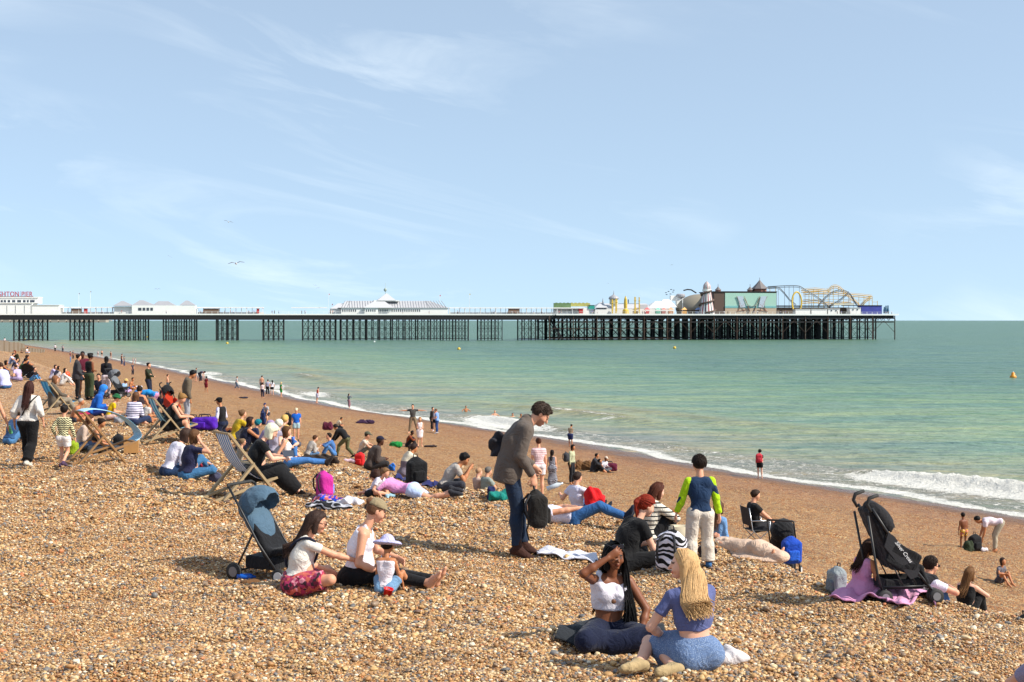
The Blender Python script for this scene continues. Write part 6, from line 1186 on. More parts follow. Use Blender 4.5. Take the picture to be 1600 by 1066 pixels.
# waterline walkers
WL = [(7, 541, 525, 20, 'stand', 'figure in white top and black shorts on the stone groyne', dict(top=('tee', 'd8d4dc'), bot=('shorts', '17171c'), hair=('short', '17110f'), kid=0)),
 (86, 550, 538, 0, 'stand', 'distant figure in white top at the far waterline', dict(top=('tee', 'dcd8e0'), bot=('trousers', '17171c'), hair=('short', '17110f'))),
 (98, 551, 539, 0, 'stand', 'distant figure in grey top right of the white one', dict(top=('tee', '8f8a90'), bot=('trousers', '24283a'), hair=('short', '17110f'))),
 (110, 568, 549, 90, 'stand', 'figure in maroon top and jeans beyond the standing group', dict(top=('tee', '5a2030'), bot=('jeans', '5a7aa0'), hair=('short', '17110f'))),
 (114, 562, 548, 90, 'stand', 'darker figure behind the maroon top', dict(top=('tee', '2a2a33'), bot=('trousers', '2a2a33'), hair=('short', '17110f'))),
 (153, 557, 548, 0, 'stand', 'pale figure wading in the far foam', dict(top=('tee', 'c8b8b8'), bot=('shorts', '8a6a60'), hair=('short', '2a1c16'))),
 (159, 558, 547, 0, 'stand', 'bare-backed figure wading beside the pale one', dict(bot=('shorts', '17171c'), hair=('short', '2a1c16'))),
 (173, 561, 549, 0, 'stand', 'wading figure in dark swimwear right of the pair', dict(top=('bikini', '17171c'), bot=('brief', '17171c'), hair=('short', '2a1c16'), fem=True)),
 (190, 571, 553, 60, 'stand', 'figure in red-brown top by the foam', dict(top=('tee', '6a4034'), bot=('jeans', '3a4a6a'), hair=('short', '17110f'))),
 (194, 573, 557, 280, 'stand', 'figure in dark blue jeans facing the red-brown top', dict(top=('tee', '5a5a60'), bot=('jeans', '24365a'), hair=('short', '17110f'))),
 (208, 569, 559, 90, 'stand', 'figure in pink wading in the foam on the left', dict(top=('tee', 'b88a90'), bot=('shorts', '8a5a60'), hair=('short', '17110f'), fem=True)),
 (212, 569, 559, 270, 'stand', 'figure in white and pink wading in the foam on the right', dict(top=('tee', 'c8b0b0'), bot=('shorts', '9a6a70'), hair=('short', '17110f'), fem=True)),
 (207, 587, 567, 120, 'stand', 'slim figure in dark navy standing on the lower beach', dict(top=('tee', '3a3c4a'), bot=('trousers', '17192a'), hair=('short', '17110f'))),
 (262, 613, 585, 70, 'stand', 'shirtless boy in grey shorts walking towards the sea', dict(bot=('shorts', '5a6a74'), hair=('short', '3a2018'), kid=.5)),
 (306, 596, 575, 90, 'stand', 'figure in dark top standing beside the bending one in the wash', dict(top=('tee', '24262c'), bot=('shorts', '8a7a70'), hair=('short', '17110f'))),
 (313, 597, 577, 110, ('bend', dict(lean=60)), 'figure in slate clothes bending over in the wash', dict(top=('tee', '3c3e50'), bot=('trousers', '2a2c3a'), hair=('short', '17110f'))),
 (322, 613, 588, 20, 'stand', 'figure in deep red dress at the waterline', dict(top=('dress', '6a1020'), hair=('bob', '17110f'), fem=True, tone='t')),
 (369, 609, 588, 70, 'walk', 'walker in white and black with a dark bag', dict(top=('tee', 'b8b8bc'), bot=('jeans', '3a4a60'), hair=('short', '17110f'))),
 (409, 612, 587, 10, 'stand', 'tall shirtless man behind the group at the wash', dict(bot=('shorts', '5a4a44'), hair=('short', '2a1c16'), tone='w')),
 (410, 622, 598, 10, 'stand', 'person in white vest and navy trousers at the front of the group', dict(top=('tank', 'dcd0d4'), bot=('trousers', '1c2440'), hair=('bun', '17110f'), fem=True)),
 (418, 618, 593, 20, 'stand', 'person in grey T-shirt and black trousers in the wash group', dict(top=('tee', 'a8a8bc'), bot=('trousers', '14161c'), hair=('short', '17110f'))),
 (425, 618, 594, 350, 'stand', 'person in white T-shirt and black shorts in the wash group', dict(top=('tee', 'd8d4dc'), bot=('shorts', '14141a'), hair=('long', '17110f'), fem=True)),
 (439, 621, 597, 60, 'stand', 'blonde person in bright green dress at the waterline', dict(top=('dress', '12882e'), hair=('bob', 'd0b880'), fem=True)),
 (496, 630, 605, 60, 'stand', 'person in red top and white skirt at the waterline', dict(top=('tank', 'c42010'), bot=('skirt', 'c8c4d8'), hair=('curly', '17110f'), fem=True)),
 (545, 638, 615, 60, 'phone_up', 'woman in long mauve skirt photographing the sea', dict(top=('long', '5a6470'), bot=('lskirt', '8a6068'), hair=('long', '17110f'), fem=True))]
for px, b, tp, hd, ps, lb, kw in WL: PP(px, b, tp, hd, ps, lb, group='people along the waterline', smin=.45, **kw)
# ================================================================ THE PIER (far across the bay)
PA = np.array([-222.9, 613.0]); PB = np.array([184.0, 675.0]); PU_ = (PB - PA) / np.linalg.norm(PB - PA); PN_ = np.array([-PU_[1], PU_[0]])
ROTP = math.atan2(PU_[1], PU_[0]); ZD = 11.8
def uat(px, v=0):
    k = (px - 800) / FPX; o = PA + PN_ * v
    return (k * o[1] - o[0]) / (PU_[0] - k * PU_[1])
def pw(u, v, z): q = PA + PU_ * u + PN_ * v; return (q[0], q[1], z)
def zat(py, px, v=0): return CAMZ - (py - HORIZ) / FPX * pw(uat(px, v), v, 0)[1]
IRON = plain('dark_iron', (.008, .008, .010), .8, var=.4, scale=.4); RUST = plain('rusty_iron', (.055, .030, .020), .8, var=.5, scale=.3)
PW_ = plain('pier_white', (.80, .80, .77), .6, var=.05, scale=.3); PG_ = plain('roof_lead', (.34, .34, .36), .5, var=.12, scale=.4); GLS = plain('dark_window', (.05, .06, .08), .2); BRICK = plain('turret_brick', (.30, .12, .08), .8); YEL = plain('yellow_steel', (.62, .42, .05), .5, var=.15, scale=1); ORG = plain('orange_steel', (.55, .36, .12), .55, var=.2, scale=1); TRK = plain('track_blue', (.06, .09, .12), .5)
MINT = plain('mint_wall', (.34, .54, .45), .6, var=.05, scale=.2); BRN = plain('brown_wall', (.10, .065, .05), .8); TEAL = plain('teal_box', (.02, .30, .24), .5); CAN = plain('tent_canvas', (.25, .22, .17), .75, var=.1, scale=.3); SAND = plain('sand_mural', (.45, .36, .26), .7); BLU = plain('blue_booth', (.04, .05, .30), .5, var=.4, scale=.6); REDB = plain('pier_red', (.45, .03, .03), .5)
def pbox(m, px0, px1, py0, py1, v0, v1):     # box given by its front-face outline
    a, b = uat(px0, v0), uat(px1, v0); z1, z0 = zat(py0, (px0 + px1) / 2, v0), zat(py1, (px0 + px1) / 2, v0)
    return ubox(m, a, b, v0, v1, z0, z1)
def ubox(m, a, b, v0, v1, z0, z1):
    pts = [pw(u, v, z) for z in (z0, z1) for v in (v0, v1) for u in (a, b)]
    return m.poly(pts, [[0, 2, 3, 1], [4, 5, 7, 6], [0, 1, 5, 4], [2, 6, 7, 3], [0, 4, 6, 2], [1, 3, 7, 5]])
def hip(m, px0, px1, pye, pyt, r0, r1, v0, v1, ov=.5):
    a, b = uat(px0, v0) - ov, uat(px1, v0) + ov; ze, zt = zat(pye, px0, v0), zat(pyt, px0, v0); vm = (v0 + v1) / 2; c, d = uat(r0, vm), uat(r1, vm)
    return m.poly([pw(a, v0 - ov, ze), pw(b, v0 - ov, ze), pw(b, v1 + ov, ze), pw(a, v1 + ov, ze), pw(c, vm, zt), pw(d, vm, zt)], [[0, 1, 5, 4], [2, 3, 4, 5], [1, 2, 5], [3, 0, 4], [3, 2, 1, 0]])
def prt(name, mat, par, fn, smooth=False):
    m = MB(); fn(m); o = m.build(name, mat, None, smooth); o.parent = par; o.matrix_parent_inverse = Matrix.Translation(par.location).inverted(); return o
def thing(name, label, cat, px, v=5, group=None):
    return empty(name, pw(uat(px, v), v, ZD), 0, 1, label=label, cat=cat, group=group)
PIER = thing('pier', 'long iron pier on dark stilts stretching across the bay', 'pier', 700, 0)
HW, HE = uat(-160), uat(1402); UH = uat(868)
def dk(m): ubox(m, HW, UH, 0, 15, ZD - .45, ZD); ubox(m, UH, HE, -1, 52, ZD - .45, ZD)
prt('deck', plain('deck_planks', (.16, .12, .09), .8), PIER, dk)
def fas(m):
    ubox(m, HW, UH - .1, -.25, -.02, ZD - .45, ZD + .12); ubox(m, UH, HE + .2, -1.3, -1.02, ZD - .45, ZD + .12)
prt('fascia', PW_, PIER, fas)
def gird(m):
    for v in (.05, 7.5, 14.4): ubox(m, HW, UH, v, v + .3, ZD - 2.6, ZD - .5)
    for v in (-.6, 12, 25, 38, 51):
        ubox(m, UH, HE - 2, v, v + .3, ZD - 2.1, ZD - .5); ubox(m, UH, HE - 2, v, v + .3, ZD - 3.9, ZD - 3.3)
        u = UH
        while u < HE - 4: m.bar(pw(u, v + .15, ZD - 2.8), pw(u + 1.8, v + .15, ZD - .9), .22, .22); m.bar(pw(u + 1.8, v + .15, ZD - .9), pw(u + 3.6, v + .15, ZD - 2.8), .22, .22); u += 3.6
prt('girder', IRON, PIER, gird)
def rail(v, a, b, name):
    def f(m):
        for z in (.45, 1.12): ubox(m, a, b, v - .03, v + .03, ZD + z, ZD + z + .07)
        u = a
        while u < b: ubox(m, u, u + .12, v - .06, v + .06, ZD, ZD + 1.25); u += 2.6
    prt(name, PW_, PIER, f)
rail(0, HW, UH, 'railing'); rail(-1, UH, HE, 'railing'); 
def trestle(px0, px1, n, rows=(1, 13.5)):
    def f(m):
        for v in rows:
            us = np.linspace(uat(px0), uat(px1), n)
            for i, u in enumerate(us):
                q = [Vector(pw(u, v, z)) for z in (-3, ZD - 1.5)]; m.tube(q, .22 if i % 2 else .34, 6)
            for z in (.6, 5.2, ZD - 2.4): m.bar(pw(us[0], v, z), pw(us[-1], v, z), .14, .16)
            if v in (rows[0], rows[-1]):
                for a, b in zip(us[:-1], us[1:]):
                    for z0, z1 in ((.6, 5.2), (5.2, ZD - 2.4)): m.bar(pw(a, v, z0), pw(b, v, z1), .12, .12); m.bar(pw(a, v, z1), pw(b, v, z0), .12, .12)
        for u in np.linspace(uat(px0), uat(px1), n)[::2]: m.bar(pw(u, rows[0], 5.2), pw(u, rows[-1], 5.2), .12, .12); m.bar(pw(u, rows[0], .6), pw(u, rows[-1], .6), .12, .12)
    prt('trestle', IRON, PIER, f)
for a, b, n in ((-60, -18, 6), (21, 66, 7), (109, 139, 5), (179, 227, 7), (255, 304, 7), (338, 370, 5), (411, 443, 5), (473, 525, 7), (533, 732, 21), (752, 785, 4), (816, 848, 4)): trestle(a, b, n)
for k, v in enumerate((-.6, 6, 12, 18, 25, 32, 38, 45, 51)):
    def f(m, k=k, v=v):
        u0, u1 = uat(858 + (0 if k < 3 else 4)), uat(1398, 0) - (0 if k in (0,) else 3 + 2 * k)
        us = np.arange(u0, u1, 4.1 if k else 11.2) + (k % 3) * 1.3
        if k: us = us[us < uat(1345) + (30 if k < 3 else 0)]
        for u in us: m.tube([pw(u, v, -3), pw(u, v, ZD - .6)], .36 if k else .26, 6)
        for z in (.7, 5.2): m.bar(pw(us[0], v, z), pw(us[-1] if k else uat(1050), v, z), .16, .2)
        for a, b in zip(us[:-1], us[1:]):
            if k == 0: mid = (a + b) / 2; m.bar(pw(a, v, 3.2), pw(mid, v, ZD - 3), .16, .16); m.bar(pw(b, v, 3.2), pw(mid, v, ZD - 3), .16, .16)
            elif k % 2: m.bar(pw(a, v, .7), pw(b, v, 5.2), .12, .12); m.bar(pw(a, v, 5.2), pw(b, v, ZD - 2.8), .12, .12); m.bar(pw(b, v, .7), pw(a, v, 5.2), .12, .12)
            else: m.bar(pw(a, v, 5.2), pw(b, v, .7), .12, .12)
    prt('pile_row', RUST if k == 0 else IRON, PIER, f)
prt('stairway', IRON, PIER, lambda m: (m.bar(pw(uat(861), 2, 9.6), pw(uat(880), 2, .3), .7, .9), m.bar(pw(uat(857), 2, 9.6), pw(uat(876), 2, .3), .3, .4)))
# glazed wind shelter running along the deck
WS = thing('wind_shelter', 'low white roofed wind shelter running along the pier deck', 'shelter', 400, 7)
prt('roof', PW_, WS, lambda m: [ubox(m, uat(a), uat(b), 5.2, 9.0, ZD + 2.7, ZD + 3.15) for a, b in ((93, 176), (307, 412), (455, 512), (704, 918))])
def fr(m):
    for a, b in ((93, 176), (307, 412), (704, 918)):
        for u in np.arange(uat(a), uat(b), 2.4): ubox(m, u, u + .26, 7.0, 7.16, ZD, ZD + 2.75)
        for u in np.arange(uat(a), uat(b), 7.2): ubox(m, u, u + .22, 5.4, 5.6, ZD, ZD + 2.75)
        ubox(m, uat(a), uat(b), 7.0, 7.12, ZD + .02, ZD + .9)
prt('frame', PW_, WS, fr)
for a, b, mt, lb in ((111, 127, 'BRN', 'brown hut under the wind shelter near the entrance building'), (131, 136, 'RED', 'small red kiosk beside the brown hut'), (318, 342, 'BRN', 'dark kiosk in the shelter right of the white pavilion'), (401, 405, 'RED', 'round red sign board beyond the white pavilion'), (795, 812, 'BRN', 'grey brown stall halfway along the right half of the pier'), (905, 911, 'RED', 'red stall near the fairground entrance')):
    t_ = thing('kiosk', lb, 'kiosk', a); prt('wall', dict(BRN=plain('hut_brown', (.16, .10, .07), .8), RED=REDB)[mt], t_, lambda m: pbox(m, a, b, 482.6, 490, 3, 5)); prt('roof', PG_, t_, lambda m: pbox(m, a - .6, b + .6, 481.9, 482.5, 2.7, 5.3))
# entrance building with sign
EB = thing('entrance_building', 'white two storey entrance building with a red rooftop sign', 'building', 10)
prt('wall', PW_, EB, lambda m: (pbox(m, -150, 50, 474, 491, 1, 14), pbox(m, 50.3, 92, 477, 491, 1, 14), pbox(m, -150, 59.5, 464.5, 473.8, 3, 13)))
prt('cornice', plain('cornice_white', (.74, .74, .71), .5), EB, lambda m: (pbox(m, -150, 60, 463.8, 465.4, 2.6, 13.4), pbox(m, -150, 50.6, 472.8, 474.2, .6, 14.2), pbox(m, 50.6, 92.5, 476.3, 477.2, .7, 14.2)))
for a, b in ((-8, -2), (1, 4.5), (6, 9.5), (12, 16), (19, 24), (27, 33), (36, 40), (42, 45), (47, 54)): prt('window', GLS, EB, lambda m: pbox(m, a, b, 469, 472.6, 2.9, 3.1))
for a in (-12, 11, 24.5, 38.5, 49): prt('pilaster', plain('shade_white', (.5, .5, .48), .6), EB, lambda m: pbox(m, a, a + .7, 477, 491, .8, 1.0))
cu = bpy.data.curves.new('sign', 'FONT'); cu.body = 'BRIGHTON PIER'; cu.size = 3.0; cu.extrude = .12; cu.offset = .05; cu.space_character = 1.05; o = bpy.data.objects.new('sign', cu); COL.objects.link(o); bpy.context.view_layer.update()
me = bpy.data.meshes.new_from_object(o.evaluated_get(bpy.context.evaluated_depsgraph_get())); bpy.data.objects.remove(o)
xs_ = [v_.co.x for v_ in me.vertices]; wd = max(xs_) - min(xs_); tw_ = uat(51) - uat(-18)
q = pw(uat(-18, 3), 3, zat(463.3, 20, 3)); o = link('sign_lettering', me, plain('sign_red', (.42, .08, .10), .5), None); o.parent = EB; o.matrix_parent_inverse = Matrix.Translation(EB.location).inverted()
o.location = q; o.rotation_euler = (R(90), 0, ROTP); o.scale = (tw_ / wd, 1, 1)
prt('sign_frame', IRON, EB, lambda m: (pbox(m, -18, 52, 463.2, 463.9, 3.2, 3.5), [pbox(m, a, a + .3, 455, 464, 3.4, 3.5) for a in range(-18, 52, 5)]))
# small pavilion
SP = thing('pavilion', 'small white pavilion with grey hipped roofs on the left of the pier', 'building', 255)
prt('wall', PW_, SP, lambda m: (pbox(m, 206, 305, 477.5, 491, 1.5, 12), pbox(m, 178, 206, 479, 491, 3, 10)))
for a, b in ((216, 221), (223, 227), (229, 233), (235, 239)): prt('window', GLS, SP, lambda m: pbox(m, a, b, 481, 485.5, 1.4, 1.6))
for a in ((178, 206, 478, 470, 190, 193), (207, 241, 477.5, 469, 218, 224), (240, 272, 477.5, 470.5, 247, 263), (282, 303, 477, 469.4, 290, 294)): prt('roof', PG_, SP, lambda m: hip(m, *a, 2, 11))
# large hall
LH = thing('hall', 'long white hall with ribbed hipped roof and central pyramid', 'building', 600)
prt('wall', PW_, LH, lambda m: (pbox(m, 533, 700, 480.5, 491, 2, 13), pbox(m, 516, 533, 482, 491, 4, 11), pbox(m, 570, 591, 481, 491, .6, 2)))
rib = plain('ribbed_roof', (.50, .50, .52), .45, var=.05)
r1 = prt('roof', rib, LH, lambda m: hip(m, 530, 700, 481, 470, 541, 672, 2, 13)); prt('roof', rib, LH, lambda m: hip(m, 518, 545, 482.5, 474, 528, 538, 4, 11)); prt('roof', rib, LH, lambda m: hip(m, 569, 614, 481, 470, 585, 600, .6, 8))
def ribs(m):
    for px in np.arange(534, 698, 4.2): m.bar(pw(uat(px), 1.4, zat(480.8, px, 1.4)), pw(uat(px + 6 * math.copysign(1, 615 - px) * (0 if 545 < px < 670 else 1)), 7.2, zat(470.2, px, 7) + .05), .16, .14)
prt('roof_ribs', plain('rib_grey', (.25, .25, .27), .5), LH, ribs)
prt('lantern', PW_, LH, lambda m: pbox(m, 584, 624, 469.3, 471, 4, 11)); prt('pyramid_roof', rib, LH, lambda m: hip(m, 590, 618, 469.6, 458.5, 603, 605, 4, 11, .3))
m = MB(); q = pw(uat(603.7), 7.5, 0); m.lathe([(.001, -1.0), (.5, -.6), (.85, 0), (.5, .6), (.08, .9), (.08, 3), (.001, 3.1)], (q[0], q[1], zat(453, 604, 7.5)), 12); m.lathe([(.1, -2.4), (.1, 0)], (q[0], q[1], zat(453, 604, 7.5)), 6)
o = m.build('ball_finial', plain('verdigris', (.32, .38, .34), .6), None, True); o.parent = LH; o.matrix_parent_inverse = Matrix.Translation(LH.location).inverted()
for s_, e_ in ((535, 557), (572, 588), (591, 606), (612, 655)):
    for px in np.arange(s_, e_, 3.3): prt('window', GLS, LH, lambda m: pbox(m, px, px + 1.5, 483.6, 487.4, (.5 if s_ == 572 else 1.9), (.7 if s_ == 572 else 2.1)))
for px, py, c in ((123, 458, 'grey'), (141, 455, 'grey'), (513.5, 459, 'pink'), (518.5, 475, 'dark red'), (687, 461, 'red'), (733.5, 459, 'yellow')):
    t_ = thing('flagpole', 'thin white pole with a small %s flag at pixel-thin height %s' % (c, {123: 'left of the pavilion', 141: 'beside the first pole', 513.5: 'by the hall', 518.5: 'on the hall corner', 687: 'right of the hall', 733.5: 'far right of the hall'}[px]) if False else '%s flag on a thin pole %s' % (c, {123: 'farthest left on the pier', 141: 'just left of the small pavilion', 513.5: 'at the left end of the long hall', 518.5: 'low on the corner of the long hall', 687: 'at the right end of the long hall', 733.5: 'beyond the right end of the long hall'}[px]), 'flagpole', px)
    prt('pole', PW_, t_, lambda m: m.tube([pw(uat(px, 3), 3, ZD), pw(uat(px, 3), 3, zat(py, px, 3))], .07, 5)); prt('flag', plain('flag_' + c, dict(grey=(.2, .2, .2), pink=(.5, .2, .2), red=(.45, .05, .05), yellow=(.5, .4, .08)).get(c, (.2, .02, .03)), .7), t_, lambda m: pbox(m, px, px + 1.6, py, py + 2, 3, 3.05))
# fairground
t_ = thing('fairground_facade', 'green and yellow scalloped fairground sign wall', 'sign wall', 890)
prt('board', plain('green_board', (.10, .17, .07), .7, var=.6, scale=.4), t_, lambda m: [pbox(m, a, a + 3.1, 473 + (a % 2) * .6, 481, 8, 8.4) for a in range(865, 892, 3)]); prt('board', plain('yellow_board', (.38, .36, .10), .7, var=.5, scale=.5), t_, lambda m: [pbox(m, a, a + 3.1, 473 + (a % 2) * .8, 479, 8, 8.4) for a in range(892, 920, 3)])
prt('base', PW_, t_, lambda m: pbox(m, 866, 920, 481, 491, 8.4, 12))
t_ = thing('teal_booth', 'small teal green booth beside the scalloped sign wall', 'booth', 924); prt('wall', TEAL, t_, lambda m: pbox(m, 919.5, 929, 477, 483, 8, 11)); prt('roof', PG_, t_, lambda m: pbox(m, 919, 929.5, 476.6, 477, 7.8, 11.2))
t_ = thing('arcade_hall', 'low white arcade hall with sloping striped roof', 'building', 970); prt('wall', PW_, t_, lambda m: pbox(m, 930, 1050, 483, 491, 8, 24)); prt('roof', rib, t_, lambda m: (hip(m, 931, 948, 481, 472, 938, 941, 8, 20), hip(m, 940, 1016, 482.5, 474, 944, 1010, 9, 23), pbox(m, 1000, 1012, 476, 483, 8, 9)))
prt('spire', PG_, t_, lambda m: m.tube([pw(uat(942, 12), 12, zat(473, 942)), pw(uat(942, 12), 12, zat(465, 942))], [.5, .05], 6))
t_ = thing('domed_tower', 'round tower with white onion dome and spire', 'tower', 959)
def lat(m, px, py0, v, prof, n=14): q = pw(uat(px, v), v, 0); m.lathe(prof, (q[0], q[1], zat(py0, px, v)), n)
prt('drum', plain('cream', (.5, .48, .36), .6), t_, lambda m: lat(m, 959, 476, 10, [(2.0, 0), (2.0, 2.4)])); prt('dome', PG_, t_, lambda m: lat(m, 959, 468, 10, [(2.3, 0), (2.5, .5), (2.0, 1.3), (.9, 1.9), (.25, 2.4), (.06, 4.2)], 16)); prt('shaft', PW_, t_, lambda m: lat(m, 959, 490, 10, [(1.2, 0), (1.2, 4.2)]))
for px, py, w_, lb in ((957, 468, 1, 'yellow steel ride post below the onion dome'), (963, 467, 1.2, 'second yellow ride post right of the onion dome'), (992.5, 464, 1, 'tall thin yellow post right of the rocket ride'), (999, 464.5, .7, 'thinner yellow green post beside the tall one')):
    t_ = thing('ride_post', lb, 'post', px); prt('post', YEL, t_, lambda m: pbox(m, px - w_, px + w_, py, 490, 3, 3.6)); prt('cross_arm', YEL, t_, lambda m: pbox(m, px - w_ * 2, px + w_ * 2, py + 5, py + 5.8, 2.8, 3))
t_ = thing('rocket_ride', 'yellow rocket-shaped tower ride on a spreading base', 'ride', 977); prt('rocket', YEL, t_, lambda m: lat(m, 977.5, 482, 4, [(.75, 0), (.85, 2), (.65, 4.4), (.15, 5.8)])); prt('base', YEL, t_, lambda m: lat(m, 977.5, 485, 4, [(1.6, -1.6), (1.4, 0), (.7, .8)])); prt('rocket_fin', TRK, t_, lambda m: pbox(m, 981, 982.5, 468, 474, 4, 4.3)); prt('arm', TRK, t_, lambda m: pbox(m, 966, 1000, 474.5, 475.2, 5, 5.3))
t_ = thing('white_tent', 'white peaked marquee behind the fairground stalls', 'marquee', 1035); prt('canopy', PW_, t_, lambda m: (hip(m, 1014, 1046, 482, 470.5, 1024, 1036, 20, 34), hip(m, 1030, 1056, 480, 468, 1036, 1046, 22, 34), pbox(m, 1012, 1054, 481, 490, 21, 33)))
t_ = thing('dome_tent', 'wide beige dome of stretched canvas', 'dome', 1082, 22)
prt('canopy', CAN, t_, lambda m: lat(m, 1092, 485.5, 24, [(11.2 * math.cos(a), 8.0 * math.sin(a)) for a in np.linspace(0, 1.55, 9)], 22), True); prt('base_wall', BRN, t_, lambda m: lat(m, 1092, 491, 24, [(11, 0), (11, 1.7)], 22))
t_ = thing('saucer_tower', 'white ride tower with round saucer cabin', 'ride', 1063, 30); prt('tower', PW_, t_, lambda m: (pbox(m, 1058, 1069, 464, 484, 30, 33), pbox(m, 1048, 1058, 462, 470, 31, 33), pbox(m, 1066.3, 1067.2, 466, 490, 9, 9.4))); prt('saucer', PG_, t_, lambda m: lat(m, 1063.5, 464, 31, [(1.0, -1), (2.3, .1), (2.3, 1.0), (1.6, 1.5)], 16)); prt('gantry', IRON, t_, lambda m: [pbox(m, a, a + 2, b, b + 1, 30, 31) for a, b in ((1040, 457), (1044, 455), (1048, 452), (1052, 453), (1041, 460), (1047, 459), (1051, 456))] and m.tube([pw(uat(x, 31), 31, zat(y, x, 31)) for x, y in ((1068, 454), (1074, 452.5), (1080, 453), (1088, 458))], .35, 6))
# helter skelter
t_ = thing('helter_skelter', 'striped conical helter skelter tower with spiral slide', 'helter skelter', 1104, 3); HX = uat(1104.5, 3)
mst, tt_, pp_ = mat_new('tower_stripes'); geo = N(tt_, 'ShaderNodeAttribute', attribute_name='u').outputs['Fac']; tt_.links.new(ramp(tt_, M_(tt_, 'FRACT', M_(tt_, 'MULTIPLY', geo, 7)), [(0, (.66, .64, .62)), (.30, (.35, .03, .04)), (.5, (.66, .64, .62)), (.80, (.03, .03, .05))], 'CONSTANT'), pp_.inputs['Base Color'])
q0 = pw(HX, 3, 0); nn = 42; prof = [(3.75, ZD), (3.0, ZD + 4), (2.2, ZD + 9), (1.75, ZD + 11.6), (1.85, ZD + 11.7), (1.85, ZD + 13.0), (1.6, ZD + 13.9), (.9, ZD + 14.9), (.1, ZD + 15.6)]
V = []; U = []
for r_, z_ in prof:
    for k in range(nn + 1): a = 2 * PI * k / nn; V.append((q0[0] + r_ * math.cos(a), q0[1] + r_ * math.sin(a), z_)); U.append(k / nn + 1e-4)
me = np_mesh('tower', V, grid_faces(len(prof), nn + 1)); vattr(me, 'u', U); o = link('tower', me, mst, t_); o.matrix_parent_inverse = Matrix.Translation(t_.location).inverted()
def slide(m):
    pts = []
    for k in range(70): a = -.6 - k / 69 * 4.4 * PI; f_ = k / 69; r_ = 2.25 + 2.05 * f_; pts.append((q0[0] + r_ * math.cos(a), q0[1] + r_ * math.sin(a), ZD + 11.2 - 10.4 * f_))
    m.tube(pts, .42, 6)
prt('slide', BRN, t_, slide); prt('balcony', PW_, t_, lambda m: m.lathe([(2.2, 0), (2.2, .9)], (q0[0], q0[1], ZD + 10.9), 16))
# long hall with mural
t_ = thing('mural_hall', 'brown hall whose mint green side shows a painting of two deckchairs', 'building', 1165, 6)
prt('wall', BRN, t_, lambda m: pbox(m, 1116, 1213.5, 456.5, 491, 6, 30)); prt('roof', IRON, t_, lambda m: pbox(m, 1115, 1214.5, 455.3, 456.6, 5.6, 30.4)); prt('mural_sky', MINT, t_, lambda m: pbox(m, 1133, 1213, 458, 482, 5.8, 6)); prt('mural_sea', plain('mural_sea', (.18, .42, .42), .6), t_, lambda m: pbox(m, 1133, 1213, 478, 481, 5.6, 5.8)); prt('mural_sand', SAND, t_, lambda m: pbox(m, 1133, 1213, 482, 491, 5.6, 5.8))
def chairs(m, w_=.22):
    for cx_, s_ in ((1160, 1), (1190, -1)):
        P_ = lambda x, y: pw(uat(cx_ + s_ * x, 5.4), 5.4, zat(y, 1170, 5.4))
        for a, b in (((-9, 463), (3, 487)), ((-9, 487), (4, 474)), ((-10, 487), (6, 484)), ((-6, 486), (-4, 470)), ((3, 463), (12, 486))): m.bar(P_(*a), P_(*b), w_, .1)
prt('mural_chairs', plain('mural_wood', (.30, .12, .08), .7), t_, chairs)
def canv(m):
    for cx_, s_ in ((1160, 1), (1190, -1)): P_ = lambda x, y, v: pw(uat(cx_ + s_ * x, v), v, zat(y, 1170, v)); pts = [(-8, 463), (1, 463), (5, 480), (-3, 481)]; m.poly([P_(x, y, 5.30) for x, y in pts] + [P_(x, y, 5.5) for x, y in pts], [[0, 1, 2, 3], [7, 6, 5, 4], [0, 4, 5, 1], [1, 5, 6, 2], [2, 6, 7, 3], [3, 7, 4, 0]])
prt('mural_canvas', plain('mural_canvas', (.42, .50, .58), .7, var=.3, scale=3), t_, canv)
prt('mural_figures', plain('mural_skin', (.35, .24, .18), .7), t_, lambda m: [m.bar(pw(uat(a, 5.2), 5.2, zat(b, 1170, 5.2)), pw(uat(c, 5.2), 5.2, zat(d, 1170, 5.2)), .5, .1) for a, b, c, d in ((1163, 466, 1168, 476), (1168, 476, 1175, 479), (1187, 466, 1182, 476), (1182, 476, 1175, 479), (1168, 478, 1172, 488), (1182, 478, 1178, 488))])
for px, w_, py, lb in ((1122, 9, 452, 'small brick turret with pointed roof beside the helter skelter'), (1172, 9, 452, 'small brick turret left of the octagonal one'), (1187, 22, 450, 'large octagonal brick turret above the mural hall')):
    t_ = thing('turret', lb, 'turret', px, 16); r_ = w_ * .15
    prt('wall', BRICK, t_, lambda m: lat(m, px, 457, 16, [(r_, 0), (r_, zat(py + 1.5, px, 16) - zat(457, px, 16))], 8)); prt('roof', plain('slate', (.16, .14, .14), .6), t_, lambda m: lat(m, px, py + 1.5, 16, [(r_ * 1.25, 0), (r_ * .5, r_ * .75), (.12, r_ * 1.3), (.1, r_ * 1.3 + 1.0), (.02, r_ * 1.3 + 1.3)], 8))
